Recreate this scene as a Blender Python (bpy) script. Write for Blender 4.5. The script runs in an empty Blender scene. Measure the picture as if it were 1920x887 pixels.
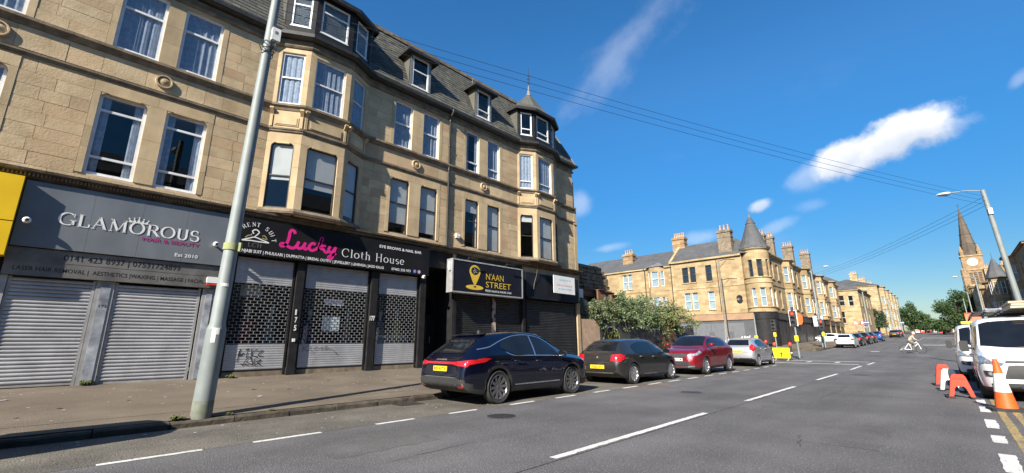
import bpy, bmesh, math, random
import numpy as np
from mathutils import Vector, Matrix
from mathutils.bvhtree import BVHTree
R_ = math.radians
random.seed(7)
scn = bpy.context.scene
col = scn.collection

# ------------------------------------------------------------------ camera
CAM = (0.0, 0.0, 1.38)
F_PX, PITCH, ROLL, YAW = 813.2, 0.23908, -0.00485, 0.7772
fw = Vector((math.cos(YAW)*math.cos(PITCH), math.sin(YAW)*math.cos(PITCH), math.sin(PITCH)))
r0 = Vector((math.sin(YAW), -math.cos(YAW), 0)); u0 = r0.cross(fw)
rt = r0*math.cos(ROLL)+u0*math.sin(ROLL); up = -r0*math.sin(ROLL)+u0*math.cos(ROLL)
cam = bpy.data.objects.new('camera', bpy.data.cameras.new('camera')); col.objects.link(cam)
cam.matrix_world = Matrix(((rt.x, up.x, -fw.x, CAM[0]), (rt.y, up.y, -fw.y, CAM[1]), (rt.z, up.z, -fw.z, CAM[2]), (0, 0, 0, 1)))
cam.data.sensor_width = 36; cam.data.lens = F_PX/1920*36; cam.data.clip_start = .1; cam.data.clip_end = 3000
scn.camera = cam
def pixdir(x, y):
    return (fw+rt*((x-960)/F_PX)-up*((y-443.5)/F_PX)).normalized()

# ------------------------------------------------------------------ light
SUN_EL, SUN_AZ = R_(33), R_(16.5)
ldir = Vector((math.cos(SUN_EL)*math.cos(SUN_AZ), math.cos(SUN_EL)*math.sin(SUN_AZ), -math.sin(SUN_EL)))
sun = bpy.data.objects.new('sun', bpy.data.lights.new('sun', 'SUN')); col.objects.link(sun)
sun.data.energy = 5.0; sun.data.angle = R_(.53); sun.data.color = (1, .93, .82)
sun.rotation_euler = (-ldir).to_track_quat('Z', 'Y').to_euler(); sun.location = (0, 0, 60)
scn.view_settings.view_transform = 'Standard'; scn.view_settings.look = 'None'
scn.view_settings.exposure = 1.05; scn.view_settings.gamma = 1

w = bpy.data.worlds.new('World'); scn.world = w; w.use_nodes = True
nt = w.node_tree; N = nt.nodes; Lk = nt.links
for n in list(N): N.remove(n)
def wn(t, **k):
    n = N.new(t)
    for a, b in k.items(): setattr(n, a, b)
    return n
def wmath(op, a, b=None, c=None):
    n = wn('ShaderNodeMath', operation=op)
    for i, v in enumerate((a, b, c)):
        if v is None: continue
        if isinstance(v, (int, float)): n.inputs[i].default_value = v
        else: Lk.new(v, n.inputs[i])
    return n.outputs[0]
def wdot(vec, c):
    n = wn('ShaderNodeVectorMath', operation='DOT_PRODUCT'); Lk.new(vec, n.inputs[0]); n.inputs[1].default_value = c
    return n.outputs['Value']
out = wn('ShaderNodeOutputWorld'); bg = wn('ShaderNodeBackground'); Lk.new(bg.outputs[0], out.inputs[0])
bg.inputs[1].default_value = .084
sky = wn('ShaderNodeTexSky', sky_type='NISHITA'); sky.sun_disc = False
sky.sun_elevation = SUN_EL; sky.sun_rotation = math.atan2(-ldir.x, -ldir.y) % (2*math.pi)
sky.altitude = 100; sky.air_density = 1.0; sky.dust_density = .3; sky.ozone_density = 3.0
tc = wn('ShaderNodeTexCoord'); D = tc.outputs['Generated']
hs = wn('ShaderNodeHueSaturation'); hs.inputs['Saturation'].default_value = 1.20; hs.inputs['Value'].default_value = 1.22; Lk.new(sky.outputs[0], hs.inputs['Color'])
sep = wn('ShaderNodeSeparateXYZ'); Lk.new(D, sep.inputs[0])
el = wn('ShaderNodeMapRange', interpolation_type='SMOOTHSTEP'); Lk.new(sep.outputs[2], el.inputs[0]); el.inputs[1].default_value = -.05; el.inputs[2].default_value = .55; el.inputs[3].default_value = .40; el.inputs[4].default_value = 1.0
Lk.new(wmath('MULTIPLY', el.outputs[0], 1.14), hs.inputs['Value']); es = wn('ShaderNodeMapRange'); Lk.new(sep.outputs[2], es.inputs[0]); es.inputs[2].default_value = .5; es.inputs[3].default_value = 1.50; es.inputs[4].default_value = 1.30; Lk.new(es.outputs[0], hs.inputs['Saturation'])
cur = hs.outputs[0]
def cloud(cx_, cy_, hx, hy, rot, strength, nscale, namp, top, bottom, soft=.5, stretch=1.0):
    """a cloud at a direction of the sky, its edge broken up by noise"""
    global cur
    c = pixdir(cx_, cy_); e1 = c.cross(Vector((0, 0, 1))).normalized(); e2 = e1.cross(c).normalized()
    a = R_(rot); f1 = e1*math.cos(a)+e2*math.sin(a); f2 = -e1*math.sin(a)+e2*math.cos(a)
    u = wdot(D, f1); v = wdot(D, f2); fr = wdot(D, c)
    uu = wmath('DIVIDE', u, hx); vv = wmath('DIVIDE', v, hy)
    d = wmath('SQRT', wmath('ADD', wmath('MULTIPLY', uu, uu), wmath('MULTIPLY', vv, vv)))
    cmb = wn('ShaderNodeCombineXYZ'); Lk.new(wmath('MULTIPLY', u, 1/stretch), cmb.inputs[0]); Lk.new(v, cmb.inputs[1]); cmb.inputs[2].default_value = cx_*.01
    nz = wn('ShaderNodeTexNoise'); Lk.new(cmb.outputs[0], nz.inputs['Vector']); nz.inputs['Scale'].default_value = nscale; nz.inputs['Detail'].default_value = 9; nz.inputs['Roughness'].default_value = .6
    s = wmath('ADD', wmath('SUBTRACT', 1.0, d), wmath('MULTIPLY', wmath('SUBTRACT', nz.outputs['Fac'], .5), namp))
    mr = wn('ShaderNodeMapRange', interpolation_type='SMOOTHSTEP'); Lk.new(s, mr.inputs[0]); mr.inputs[1].default_value = 0; mr.inputs[2].default_value = soft; mr.inputs[3].default_value = 0; mr.inputs[4].default_value = strength
    m = wmath('MULTIPLY', mr.outputs[0], wmath('GREATER_THAN', fr, 0))
    sh = wn('ShaderNodeMapRange'); Lk.new(wmath('ADD', vv, wmath('MULTIPLY', wmath('SUBTRACT', nz.outputs['Fac'], .5), 1.2)), sh.inputs[0]); sh.inputs[1].default_value = -.7; sh.inputs[2].default_value = .35
    cm = wn('ShaderNodeMix', data_type='RGBA'); Lk.new(sh.outputs[0], cm.inputs['Factor']); cm.inputs['A'].default_value = (*bottom, 1); cm.inputs['B'].default_value = (*top, 1)
    mx = wn('ShaderNodeMix', data_type='RGBA'); Lk.new(m, mx.inputs['Factor']); Lk.new(cur, mx.inputs['A']); Lk.new(cm.outputs['Result'], mx.inputs['B'])
    cur = mx.outputs['Result']
WT, WB = (6.6, 6.7, 7.0), (3.6, 4.1, 5.0)
cloud(1645, 272, .098, .040, 18, 1.0, 24, 1.25, WT, WB, .6)
cloud(1718, 242, .066, .042, 0, 1.0, 24, 1.25, WT, WB, .6)
cloud(1568, 298, .052, .036, 20, .95, 24, 1.25, WT, WB, .6)
cloud(1800, 236, .03, .018, 10, .22, 26, 1.8, WT, WB, .8)
cloud(1512, 335, .05, .03, 20, .30, 12, 1.5, WT, WB, .8)
cloud(1425, 385, .028, .015, 18, .6, 16, 1.3, WT, (4.6, 5, 5.6), .7)
cloud(1522, 385, .036, .015, 5, .12, 14, 1.5, WT, WT, .9)
cloud(1455, 425, .045, .016, 20, .22, 14, 1.6, WT, WT, .9)
cloud(1090, 382, .035, .035, 10, .28, 12, 1.3, WT, WT, .9)
cloud(1320, 445, .06, .02, 6, .25, 12, 1.5, WT, WT, .9)
cloud(1140, 465, .05, .012, 8, .22, 12, 1.4, WT, WT, .9)
cloud(1180, 80, .30, .050, 38, .30, 11, 2.6, (4.6, 5, 6), (4.6, 5, 6), 1.3, 1.6)
cloud(1912, 150, .022, .012, 40, .22, 18, 1.4, WT, WT, .9)
# scattered thin cloud over the rest of the sky
mp = wn('ShaderNodeMapping'); Lk.new(D, mp.inputs[0]); mp.inputs['Scale'].default_value = (1.3, 1.3, 3.2)
nz = wn('ShaderNodeTexNoise'); Lk.new(mp.outputs[0], nz.inputs['Vector']); nz.inputs['Scale'].default_value = 1.7; nz.inputs['Detail'].default_value = 8
mr = wn('ShaderNodeMapRange', interpolation_type='SMOOTHSTEP'); Lk.new(nz.outputs['Fac'], mr.inputs[0]); mr.inputs[1].default_value = .62; mr.inputs[2].default_value = .9; mr.inputs[4].default_value = .25
mx = wn('ShaderNodeMix', data_type='RGBA'); Lk.new(mr.outputs[0], mx.inputs['Factor']); Lk.new(cur, mx.inputs['A']); mx.inputs['B'].default_value = (4.8, 5.2, 6, 1)
Lk.new(mx.outputs['Result'], bg.inputs[0])

# ------------------------------------------------------------------ helpers
def zr(x):
    return float(np.interp(x, [-200, 25, 40, 50, 60, 80, 110, 160, 250, 420, 900], [0, 0, .10, .30, .58, 1.05, 1.75, 2.9, 5.0, 8.2, 10]))

class MB:
    def __init__(s): s.v = []; s.f = []; s.m = []; s.cm = 0
    def vert(s, p): s.v.append(tuple(p)); return len(s.v)-1
    def face(s, pts):
        i = len(s.v); s.v.extend(tuple(p) for p in pts); s.f.append(tuple(range(i, i+len(pts)))); s.m.append(s.cm)
    def idx(s, ids): s.f.append(tuple(ids)); s.m.append(s.cm)
    def hexa(s, p):      # 8 points: bottom 0-3 (ccw from above), top 4-7
        i = len(s.v); s.v.extend(tuple(q) for q in p)
        for a in ((3, 2, 1, 0), (4, 5, 6, 7), (0, 1, 5, 4), (1, 2, 6, 5), (2, 3, 7, 6), (3, 0, 4, 7)):
            s.f.append(tuple(i+k for k in a)); s.m.append(s.cm)
    def box(s, x0, x1, y0, y1, z0, z1, F=None):
        if x0 > x1: x0, x1 = x1, x0
        if y0 > y1: y0, y1 = y1, y0
        if z0 > z1: z0, z1 = z1, z0
        p = [(x0, y0, z0), (x1, y0, z0), (x1, y1, z0), (x0, y1, z0), (x0, y0, z1), (x1, y0, z1), (x1, y1, z1), (x0, y1, z1)]
        if F: p = [F(*q) for q in p]
        s.hexa(p)
    def prism(s, poly, a, b, F=None):   # poly in (u,z), extruded along n from a to b
        F = F or (lambda u, n, z: (u, n, z))
        n = len(poly); i = len(s.v)
        s.v.extend(tuple(F(u, a, z)) for u, z in poly); s.v.extend(tuple(F(u, b, z)) for u, z in poly)
        s.f.append(tuple(range(i+n-1, i-1, -1))); s.m.append(s.cm); s.f.append(tuple(range(i+n, i+2*n))); s.m.append(s.cm)
        for k in range(n):
            q = (k+1) % n; s.f.append((i+k, i+q, i+n+q, i+n+k)); s.m.append(s.cm)
    def tube(s, pts, rad, n=8, caps=True):
        pts = [Vector(p) for p in pts]; rr = rad if isinstance(rad, (list, tuple)) else [rad]*len(pts)
        base = len(s.v); ref = None
        for k, p in enumerate(pts):
            t = (pts[min(k+1, len(pts)-1)]-pts[max(k-1, 0)]).normalized()
            if ref is None:
                ref = Vector((0, 0, 1)) if abs(t.z) < .9 else Vector((1, 0, 0))
            a = t.cross(ref)
            if a.length < 1e-4: a = t.cross(Vector((0, 1, 0)))
            a.normalize(); b = t.cross(a).normalized(); ref = a.cross(t)
            for j in range(n):
                th = 2*math.pi*j/n; s.v.append(tuple(p+(a*math.cos(th)+b*math.sin(th))*rr[k]))
        for k in range(len(pts)-1):
            for j in range(n):
                q = (j+1) % n; s.f.append((base+k*n+j, base+k*n+q, base+(k+1)*n+q, base+(k+1)*n+j)); s.m.append(s.cm)
        if caps:
            s.f.append(tuple(base+j for j in range(n))[::-1]); s.m.append(s.cm)
            e = base+(len(pts)-1)*n; s.f.append(tuple(e+j for j in range(n))); s.m.append(s.cm)
    def lathe(s, prof, c=(0, 0, 0), n=24, axis='Z', a0=0, a1=2*math.pi):
        full = abs(a1-a0-2*math.pi) < 1e-6; cnt = n if full else n+1; base = len(s.v); c = Vector(c)
        for r, h in prof:
            for j in range(cnt):
                th = a0+(a1-a0)*j/n; x, y = r*math.cos(th), r*math.sin(th)
                s.v.append(tuple(c+Vector((x, y, h) if axis == 'Z' else (x, h, y) if axis == 'Y' else (h, x, y))))
        for k in range(len(prof)-1):
            for j in range(cnt if full else n):
                q = (j+1) % cnt; s.f.append((base+k*cnt+j, base+k*cnt+q, base+(k+1)*cnt+q, base+(k+1)*cnt+j)); s.m.append(s.cm)
    def sweep(s, path, prof, close=True):
        """sweep a profile [(out, z)] along a plan path [(x, y)], out = to the right of travel"""
        n = len(path); offs = []
        for k in range(n):
            d = []
            if k > 0: d.append((Vector(path[k])-Vector(path[k-1])).normalized())
            if k < n-1: d.append((Vector(path[k+1])-Vector(path[k])).normalized())
            nn = [Vector((q.y, -q.x)) for q in d]
            m = nn[0] if len(nn) == 1 else (nn[0]+nn[1]).normalized()
            sc = 1 if len(nn) == 1 else 1/max(.3, m.dot(nn[0]))
            offs.append(m*sc)
        base = len(s.v); pc = len(prof)
        for k in range(n):
            for o, z in prof: s.v.append((path[k][0]+offs[k].x*o, path[k][1]+offs[k].y*o, z))
        for k in range(n-1):
            for j in range(pc if close else pc-1):
                q = (j+1) % pc; s.f.append((base+k*pc+j, base+k*pc+q, base+(k+1)*pc+q, base+(k+1)*pc+j)); s.m.append(s.cm)
        if close:
            s.f.append(tuple(base+j for j in range(pc))); s.m.append(s.cm); e = base+(n-1)*pc; s.f.append(tuple(e+j for j in range(pc))[::-1]); s.m.append(s.cm)
    def mesh(s, name, mats, smooth=False, angle=40, fix=True):
        me = bpy.data.meshes.new(name); me.from_pydata(s.v, [], s.f)
        for m in (mats if isinstance(mats, (list, tuple)) else [mats]): me.materials.append(m)
        if len(me.materials) > 1: me.polygons.foreach_set('material_index', s.m)
        if fix:
            bm = bmesh.new(); bm.from_mesh(me)
            if smooth: bmesh.ops.remove_doubles(bm, verts=bm.verts, dist=1e-5)
            bmesh.ops.recalc_face_normals(bm, faces=bm.faces); bm.to_mesh(me); bm.free()
        if smooth:
            me.polygons.foreach_set('use_smooth', [True]*len(me.polygons)); me.set_sharp_from_angle(angle=R_(angle))
        me.update(); return me
    def build_parts(s, name, mats, parent=None, smooth=False, angle=40):
        """link every separate piece as an object of its own"""
        par = list(range(len(s.v)))
        def find(a):
            while par[a] != a: par[a] = par[par[a]]; a = par[a]
            return a
        for f in s.f:
            for q in f[1:]: par[find(q)] = find(f[0])
        groups = {}
        for k, f in enumerate(s.f): groups.setdefault(find(f[0]), []).append(k)
        res = []
        for fs in groups.values():
            m = MB(); mp = {}
            for k in fs:
                for i in s.f[k]:
                    if i not in mp: mp[i] = len(m.v); m.v.append(s.v[i])
                m.f.append(tuple(mp[i] for i in s.f[k])); m.m.append(s.m[k])
            res.append(m.build(name, mats, parent, smooth, angle))
        return res
    def build(s, name, mats, parent=None, smooth=False, angle=40, fix=True):
        return link(name, s.mesh(name, mats, smooth, angle, fix), parent)

LOC = {}
def link(name, data, parent=None):
    o = bpy.data.objects.new(name, data); col.objects.link(o)
    if parent is not None:
        o.parent = parent
        if parent.name in LOC: o.matrix_parent_inverse = Matrix.Translation(-Vector(LOC[parent.name]))
    return o
def tag(o, label, cat, group=None):
    o['label'] = label; o['category'] = cat
    if group: o['group'] = group
    return o
def struct(o): o['kind'] = 'structure'; return o
def stuff(o): o['kind'] = 'stuff'; return o
def thing(name, label, cat, loc=(0, 0, 0), group=None):
    """empty at the base of a thing whose parts are modelled in world coordinates"""
    o = bpy.data.objects.new(name, None); col.objects.link(o); o.location = loc; o.empty_display_size = .2
    LOC[o.name] = tuple(loc); return tag(o, label, cat, group)
def lthing(name, label, cat, loc, rz=0, group=None, s=1):
    """empty whose parts are modelled in the thing's own coordinates"""
    o = bpy.data.objects.new(name, None); col.objects.link(o); o.location = loc; o.rotation_euler = (0, 0, rz); o.scale = (s, s, s); o.empty_display_size = .2
    return tag(o, label, cat, group)
def kids(o): return [c for c in bpy.data.objects if c.parent == o]
def copy_tree(o, parent=None):
    c = o.copy(); col.objects.link(c)
    if parent is not None: c.parent = parent
    for ch in o.children: copy_tree(ch, c)
    return c

# ------------------------------------------------------------------ materials
def mk(name, c1, c2=None, rough=.8, scale=2., detail=6, lo=.35, hi=.65, bump=0., bscale=40, metal=0., rnd=0., coat=0., spec=.5, world=False,
       stain=0., sscale=.6, streak=False, alt=None, fleck=None, emit=None, tracks=False):
    m = bpy.data.materials.new(name); m.use_nodes = True; t = m.node_tree; n = t.nodes; L = t.links
    b = n['Principled BSDF']; b.inputs['Roughness'].default_value = rough; b.inputs['Metallic'].default_value = metal
    b.inputs['Specular IOR Level'].default_value = spec
    if coat: b.inputs['Coat Weight'].default_value = coat; b.inputs['Coat Roughness'].default_value = .03
    def new(tp, **k):
        q = n.new(tp)
        for a, v in k.items(): setattr(q, a, v)
        return q
    if world: vec = new('ShaderNodeNewGeometry').outputs['Position']
    else: vec = new('ShaderNodeTexCoord').outputs['Object']
    c2 = c2 or tuple(x*.8 for x in c1)
    nz = new('ShaderNodeTexNoise'); nz.inputs['Scale'].default_value = scale; nz.inputs['Detail'].default_value = detail; L.new(vec, nz.inputs['Vector'])
    mr = new('ShaderNodeMapRange'); mr.inputs[1].default_value = lo; mr.inputs[2].default_value = hi; L.new(nz.outputs['Fac'], mr.inputs[0])
    mx = new('ShaderNodeMix', data_type='RGBA'); mx.inputs['A'].default_value = (*c1, 1); mx.inputs['B'].default_value = (*c2, 1); L.new(mr.outputs[0], mx.inputs['Factor'])
    c = mx.outputs['Result']
    if rnd or alt:
        oi = new('ShaderNodeObjectInfo'); ge = new('ShaderNodeNewGeometry')
        ad = new('ShaderNodeMath', operation='ADD'); L.new(oi.outputs['Random'], ad.inputs[0]); L.new(ge.outputs['Random Per Island'], ad.inputs[1])
        fr = new('ShaderNodeMath', operation='FRACT'); L.new(ad.outputs[0], fr.inputs[0])
        if alt:
            m7 = new('ShaderNodeMath', operation='MULTIPLY'); L.new(fr.outputs[0], m7.inputs[0]); m7.inputs[1].default_value = 7.31
            f7 = new('ShaderNodeMath', operation='FRACT'); L.new(m7.outputs[0], f7.inputs[0])
            p7 = new('ShaderNodeMath', operation='POWER'); L.new(f7.outputs[0], p7.inputs[0]); p7.inputs[1].default_value = 2.0
            ma = new('ShaderNodeMix', data_type='RGBA'); L.new(p7.outputs[0], ma.inputs['Factor']); L.new(c, ma.inputs['A']); ma.inputs['B'].default_value = (*alt, 1); c = ma.outputs['Result']
        m2 = new('ShaderNodeMapRange'); L.new(fr.outputs[0], m2.inputs[0]); m2.inputs[3].default_value = 1-rnd; m2.inputs[4].default_value = 1+rnd
        hv = new('ShaderNodeHueSaturation'); L.new(c, hv.inputs['Color']); L.new(m2.outputs[0], hv.inputs['Value']); c = hv.outputs['Color']
    if stain:
        mpn = new('ShaderNodeMapping'); L.new(vec, mpn.inputs[0]); mpn.inputs['Scale'].default_value = (1, 1, .18) if streak else (1, 1, 1)
        n2 = new('ShaderNodeTexNoise'); n2.inputs['Scale'].default_value = sscale; n2.inputs['Detail'].default_value = 8; n2.inputs['Roughness'].default_value = .62; L.new(mpn.outputs[0], n2.inputs['Vector'])
        r2 = new('ShaderNodeMapRange'); r2.inputs[1].default_value = .42; r2.inputs[2].default_value = .72; r2.inputs[3].default_value = 1; r2.inputs[4].default_value = 1-stain; L.new(n2.outputs['Fac'], r2.inputs[0])
        h2 = new('ShaderNodeHueSaturation'); L.new(c, h2.inputs['Color']); L.new(r2.outputs[0], h2.inputs['Value']); c = h2.outputs['Color']
    for fc, fs, ft in ((fleck if isinstance(fleck, list) else [fleck]) if fleck else []):    # (colour, scale, threshold)
        n3 = new('ShaderNodeTexNoise'); n3.inputs['Scale'].default_value = fs; n3.inputs['Detail'].default_value = 3; L.new(vec, n3.inputs['Vector'])
        r3 = new('ShaderNodeMapRange'); r3.inputs[1].default_value = ft; r3.inputs[2].default_value = ft+.08; L.new(n3.outputs['Fac'], r3.inputs[0])
        m3 = new('ShaderNodeMix', data_type='RGBA'); L.new(r3.outputs[0], m3.inputs['Factor']); L.new(c, m3.inputs['A']); m3.inputs['B'].default_value = (*fc, 1); c = m3.outputs['Result']
    if tracks:   # wheel-polished lanes and long worn streaks along the road
        mpt = new('ShaderNodeMapping'); L.new(vec, mpt.inputs[0]); mpt.inputs['Scale'].default_value = (.05, .85, 1)
        n4 = new('ShaderNodeTexNoise'); n4.inputs['Scale'].default_value = 1.0; n4.inputs['Detail'].default_value = 5; L.new(mpt.outputs[0], n4.inputs['Vector'])
        r4 = new('ShaderNodeMapRange'); r4.inputs[1].default_value = .35; r4.inputs[2].default_value = .65; r4.inputs[3].default_value = .84; r4.inputs[4].default_value = 1.12; L.new(n4.outputs['Fac'], r4.inputs[0])
        h4 = new('ShaderNodeHueSaturation'); L.new(c, h4.inputs['Color']); L.new(r4.outputs[0], h4.inputs['Value']); c = h4.outputs['Color']
    L.new(c, b.inputs['Base Color'])
    if bump:
        nb = new('ShaderNodeTexNoise'); nb.inputs['Scale'].default_value = bscale; nb.inputs['Detail'].default_value = 4; L.new(vec, nb.inputs['Vector'])
        bp = new('ShaderNodeBump'); bp.inputs['Strength'].default_value = bump; bp.inputs['Distance'].default_value = .02; L.new(nb.outputs['Fac'], bp.inputs['Height']); L.new(bp.outputs[0], b.inputs['Normal'])
    if emit: b.inputs['Emission Color'].default_value = (*emit[0], 1); b.inputs['Emission Strength'].default_value = emit[1]
    return m
def glassmat(name, tint=(.55, .62, .66), refl=1.0, ior=1.45, rough=.01):
    m = bpy.data.materials.new(name); m.use_nodes = True; t = m.node_tree; n = t.nodes; L = t.links
    for q in list(n): n.remove(q)
    o = n.new('ShaderNodeOutputMaterial'); tr = n.new('ShaderNodeBsdfTransparent'); tr.inputs[0].default_value = (*tint, 1)
    gl = n.new('ShaderNodeBsdfGlossy'); gl.inputs['Roughness'].default_value = rough; gl.inputs['Color'].default_value = (refl, refl, refl, 1)
    tx = n.new('ShaderNodeTexCoord'); nz = n.new('ShaderNodeTexNoise'); nz.inputs['Scale'].default_value = 1.6; nz.inputs['Detail'].default_value = 1; L.new(tx.outputs['Object'], nz.inputs['Vector'])
    bp = n.new('ShaderNodeBump'); bp.inputs['Strength'].default_value = .02; bp.inputs['Distance'].default_value = .05; L.new(nz.outputs['Fac'], bp.inputs['Height']); L.new(bp.outputs[0], gl.inputs['Normal'])
    fr = n.new('ShaderNodeFresnel'); ge = n.new('ShaderNodeNewGeometry'); bk = n.new('ShaderNodeMapRange'); bk.inputs[3].default_value = ior; bk.inputs[4].default_value = 1/ior; L.new(ge.outputs['Backfacing'], bk.inputs[0]); L.new(bk.outputs[0], fr.inputs[0])
    ad = n.new('ShaderNodeMath'); ad.operation = 'ADD'; ad.inputs[1].default_value = .03; L.new(fr.outputs[0], ad.inputs[0])
    mx = n.new('ShaderNodeMixShader'); L.new(ad.outputs[0], mx.inputs[0]); L.new(tr.outputs[0], mx.inputs[1]); L.new(gl.outputs[0], mx.inputs[2]); L.new(mx.outputs[0], o.inputs[0])
    return m
M = {}
M['stone'] = mk('sandstone', (.51, .385, .225), (.60, .465, .29), scale=3, rnd=.09, alt=(.49, .345, .205), world=True, stain=.36, sscale=.55, bump=.35, bscale=22, rough=.9, spec=.2)
M['dress'] = mk('dressed_sandstone', (.57, .44, .265), (.49, .37, .22), scale=2.2, rnd=.10, world=True, stain=.35, sscale=.8, streak=True, bump=.2, bscale=25, rough=.9, spec=.2)
M['mortar'] = mk('mortar', (.58, .47, .34), (.48, .38, .26), scale=5, world=True, stain=.3, rough=.95, spec=.1)
M['dark_stone'] = mk('weathered_cornice_stone', (.16, .125, .085), (.075, .06, .046), scale=3.5, world=True, stain=.4, bump=.5, bscale=12, rough=.95, spec=.15)
M['sill'] = mk('sill_stone', (.27, .215, .15), (.16, .13, .095), scale=4, world=True, stain=.35, sscale=1.2, bump=.3, bscale=15, rough=.95, spec=.15)
M['slate'] = mk('slate', (.07, .07, .067), (.105, .10, .088), scale=6, rnd=.25, alt=(.12, .118, .085), world=True, stain=.3, rough=.75, spec=.3)
M['lead'] = mk('lead_flashing', (.20, .205, .21), (.14, .145, .15), scale=4, stain=.3, rough=.6, spec=.4)
M['gutter'] = mk('black_gutter', (.022, .022, .022), (.04, .038, .035), scale=5, rough=.5)
M['upvc'] = mk('white_window_frame', (.80, .80, .79), (.70, .70, .68), scale=5, rough=.4, stain=.12, world=True)
M['darkframe'] = mk('dark_window_frame', (.035, .03, .026), (.06, .05, .042), scale=6, rough=.5)
M['glass'] = glassmat('window_glass', (.90, .93, .94), .82)
M['curtain'] = mk('net_curtain', (.33, .37, .44), (.23, .27, .34), scale=9, rough=.95, spec=.1)
M['blind'] = mk('cream_blind', (.50, .50, .48), (.44, .44, .42), scale=2, rough=.9, spec=.1)
M['refl_blind'] = mk('reflection_tinted_blind', (.42, .49, .52), (.32, .38, .41), scale=2, rough=.8)  # blue-grey of reflections in the far windows put into the blind colour
M['slatblind'] = mk('slatted_blind', (.66, .70, .72), (.5, .55, .58), scale=2, rough=.8)
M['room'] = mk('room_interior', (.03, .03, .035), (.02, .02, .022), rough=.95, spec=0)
M['black'] = mk('black_paint', (.014, .014, .015), (.024, .023, .023), scale=3, rough=.55, spec=.25, stain=.2, world=True)
M['blackgloss'] = mk('black_fascia', (.010, .010, .011), (.016, .015, .016), scale=2, rough=.5, spec=.2, world=True)
M['blackslat'] = mk('black_shutter', (.022, .022, .024), (.035, .034, .034), scale=3, rough=.42, stain=.3, world=True)
M['galv'] = mk('galvanised_shutter', (.47, .475, .485), (.38, .385, .395), scale=2.5, rough=.45, metal=.25, stain=.25, sscale=1.1, streak=True, world=True)
M['grille'] = mk('grille_metal', (.30, .305, .315), (.23, .235, .24), scale=3, rough=.5, metal=.3, world=True)
M['galvd'] = mk('shutter_guide', (.46, .46, .455), (.35, .35, .345), scale=4, rough=.5, metal=.2, stain=.35, streak=True, world=True)
M['grey_sign'] = mk('grey_aluminium_sign', (.225, .245, .265), (.19, .21, .23), scale=1.2, rough=.38, metal=.25, stain=.22, sscale=.8, streak=True, world=True)
M['silver_sign'] = mk('brushed_silver_fascia', (.30, .285, .265), (.21, .20, .185), scale=1.8, rough=.38, metal=.5, stain=.3, sscale=.9, world=True)
M['marble'] = mk('grey_marble_panel', (.50, .53, .57), (.20, .22, .25), scale=5, lo=.3, hi=.7, rough=.3, world=True, stain=.3)
M['yellow'] = mk('yellow_sign_paint', (.80, .52, .012), (.74, .47, .01), scale=2, rough=.4, world=True)
M['purple'] = mk('purple_lettering', (.11, .02, .24), rough=.45)
M['white'] = mk('white_paint', (.78, .78, .76), (.70, .70, .68), rough=.5)
M['pink'] = mk('magenta_lettering', (.72, .02, .24), (.66, .02, .22), rough=.4)
M['pinkdark'] = mk('dark_magenta_lettering', (.33, .02, .17), rough=.5)
M['ink'] = mk('black_lettering', (.02, .02, .022), rough=.5)
M['greytext'] = mk('dull_grey_lettering', (.16, .15, .14), rough=.6)
M['gold'] = mk('gold_lettering', (.72, .50, .06), (.66, .44, .05), rough=.4)
M['paint_worn'] = mk('road_paint', (.66, .65, .62), (.60, .59, .55), scale=3, rough=.75, fleck=[((.16, .155, .15), 26, .60), ((.20, .195, .19), 7, .66)], world=True, stain=.22)
M['yellow_worn'] = mk('yellow_road_paint', (.44, .31, .10), (.36, .26, .09), scale=3, rough=.75, fleck=[((.14, .125, .10), 20, .50), ((.15, .14, .12), 5, .56)], world=True, stain=.3)
M['asphalt'] = mk('asphalt', tracks=True, c1=(.135, .130, .130), c2=(.102, .099, .100), scale=.7, detail=8, rough=.85, bump=.9, bscale=55, world=True, fleck=[((.055, .053, .053), 34, .60), ((.30, .29, .28), 45, .60)], stain=.34, sscale=.28, spec=.35)
M['patch'] = mk('patched_asphalt', (.118, .112, .11), (.09, .086, .085), scale=1.4, detail=8, rough=.88, bump=.8, bscale=50, world=True, fleck=[((.04, .04, .04), 36, .6), ((.22, .2, .19), 45, .6)], stain=.3, sscale=.7)
M['patch2'] = mk('reddish_patch', (.17, .125, .10), (.125, .098, .085), scale=1.4, detail=8, rough=.9, bump=.8, bscale=50, world=True, fleck=[((.06, .05, .05), 36, .6), ((.27, .23, .2), 45, .6)], stain=.3, sscale=.7)
M['bay_asphalt'] = mk('parking_strip_asphalt', (.165, .150, .125), (.12, .11, .094), scale=1.0, detail=8, rough=.9, bump=.9, bscale=50, world=True, fleck=[((.045, .043, .04), 30, .58), ((.26, .245, .22), 38, .60)], stain=.35, sscale=.5, spec=.25)
M['pave'] = mk('footway_asphalt', (.185, .150, .110), (.142, .117, .090), scale=.9, detail=8, rough=.92, bump=.6, bscale=60, world=True, fleck=[((.08, .07, .058), 46, .63), ((.29, .26, .22), 60, .64)], stain=.34, sscale=.5, spec=.2)
M['kerb'] = mk('kerb_stone', (.125, .105, .08), (.07, .062, .05), scale=4, rough=.95, bump=.8, bscale=14, world=True, rnd=.2, stain=.3, spec=.15)
M['moss'] = mk('moss_and_weeds', (.06, .085, .02), (.11, .12, .035), scale=8, rough=.9, rnd=.3)
M['earth'] = mk('ground_soil', (.10, .10, .07), (.06, .075, .04), scale=.2, rough=1, world=True)
M['leaf'] = mk('bush_leaf', (.05, .10, .022), (.08, .13, .035), scale=1.3, rnd=.40, rough=.6, alt=(.17, .20, .13), world=True)
M['leaf2'] = mk('tree_leaf', (.03, .065, .016), (.05, .088, .024), scale=.4, rnd=.35, rough=.6, world=True)
M['leaf3'] = mk('dark_tree_leaf', (.028, .055, .02), (.045, .075, .028), scale=.4, rnd=.35, rough=.6, world=True)
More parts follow.
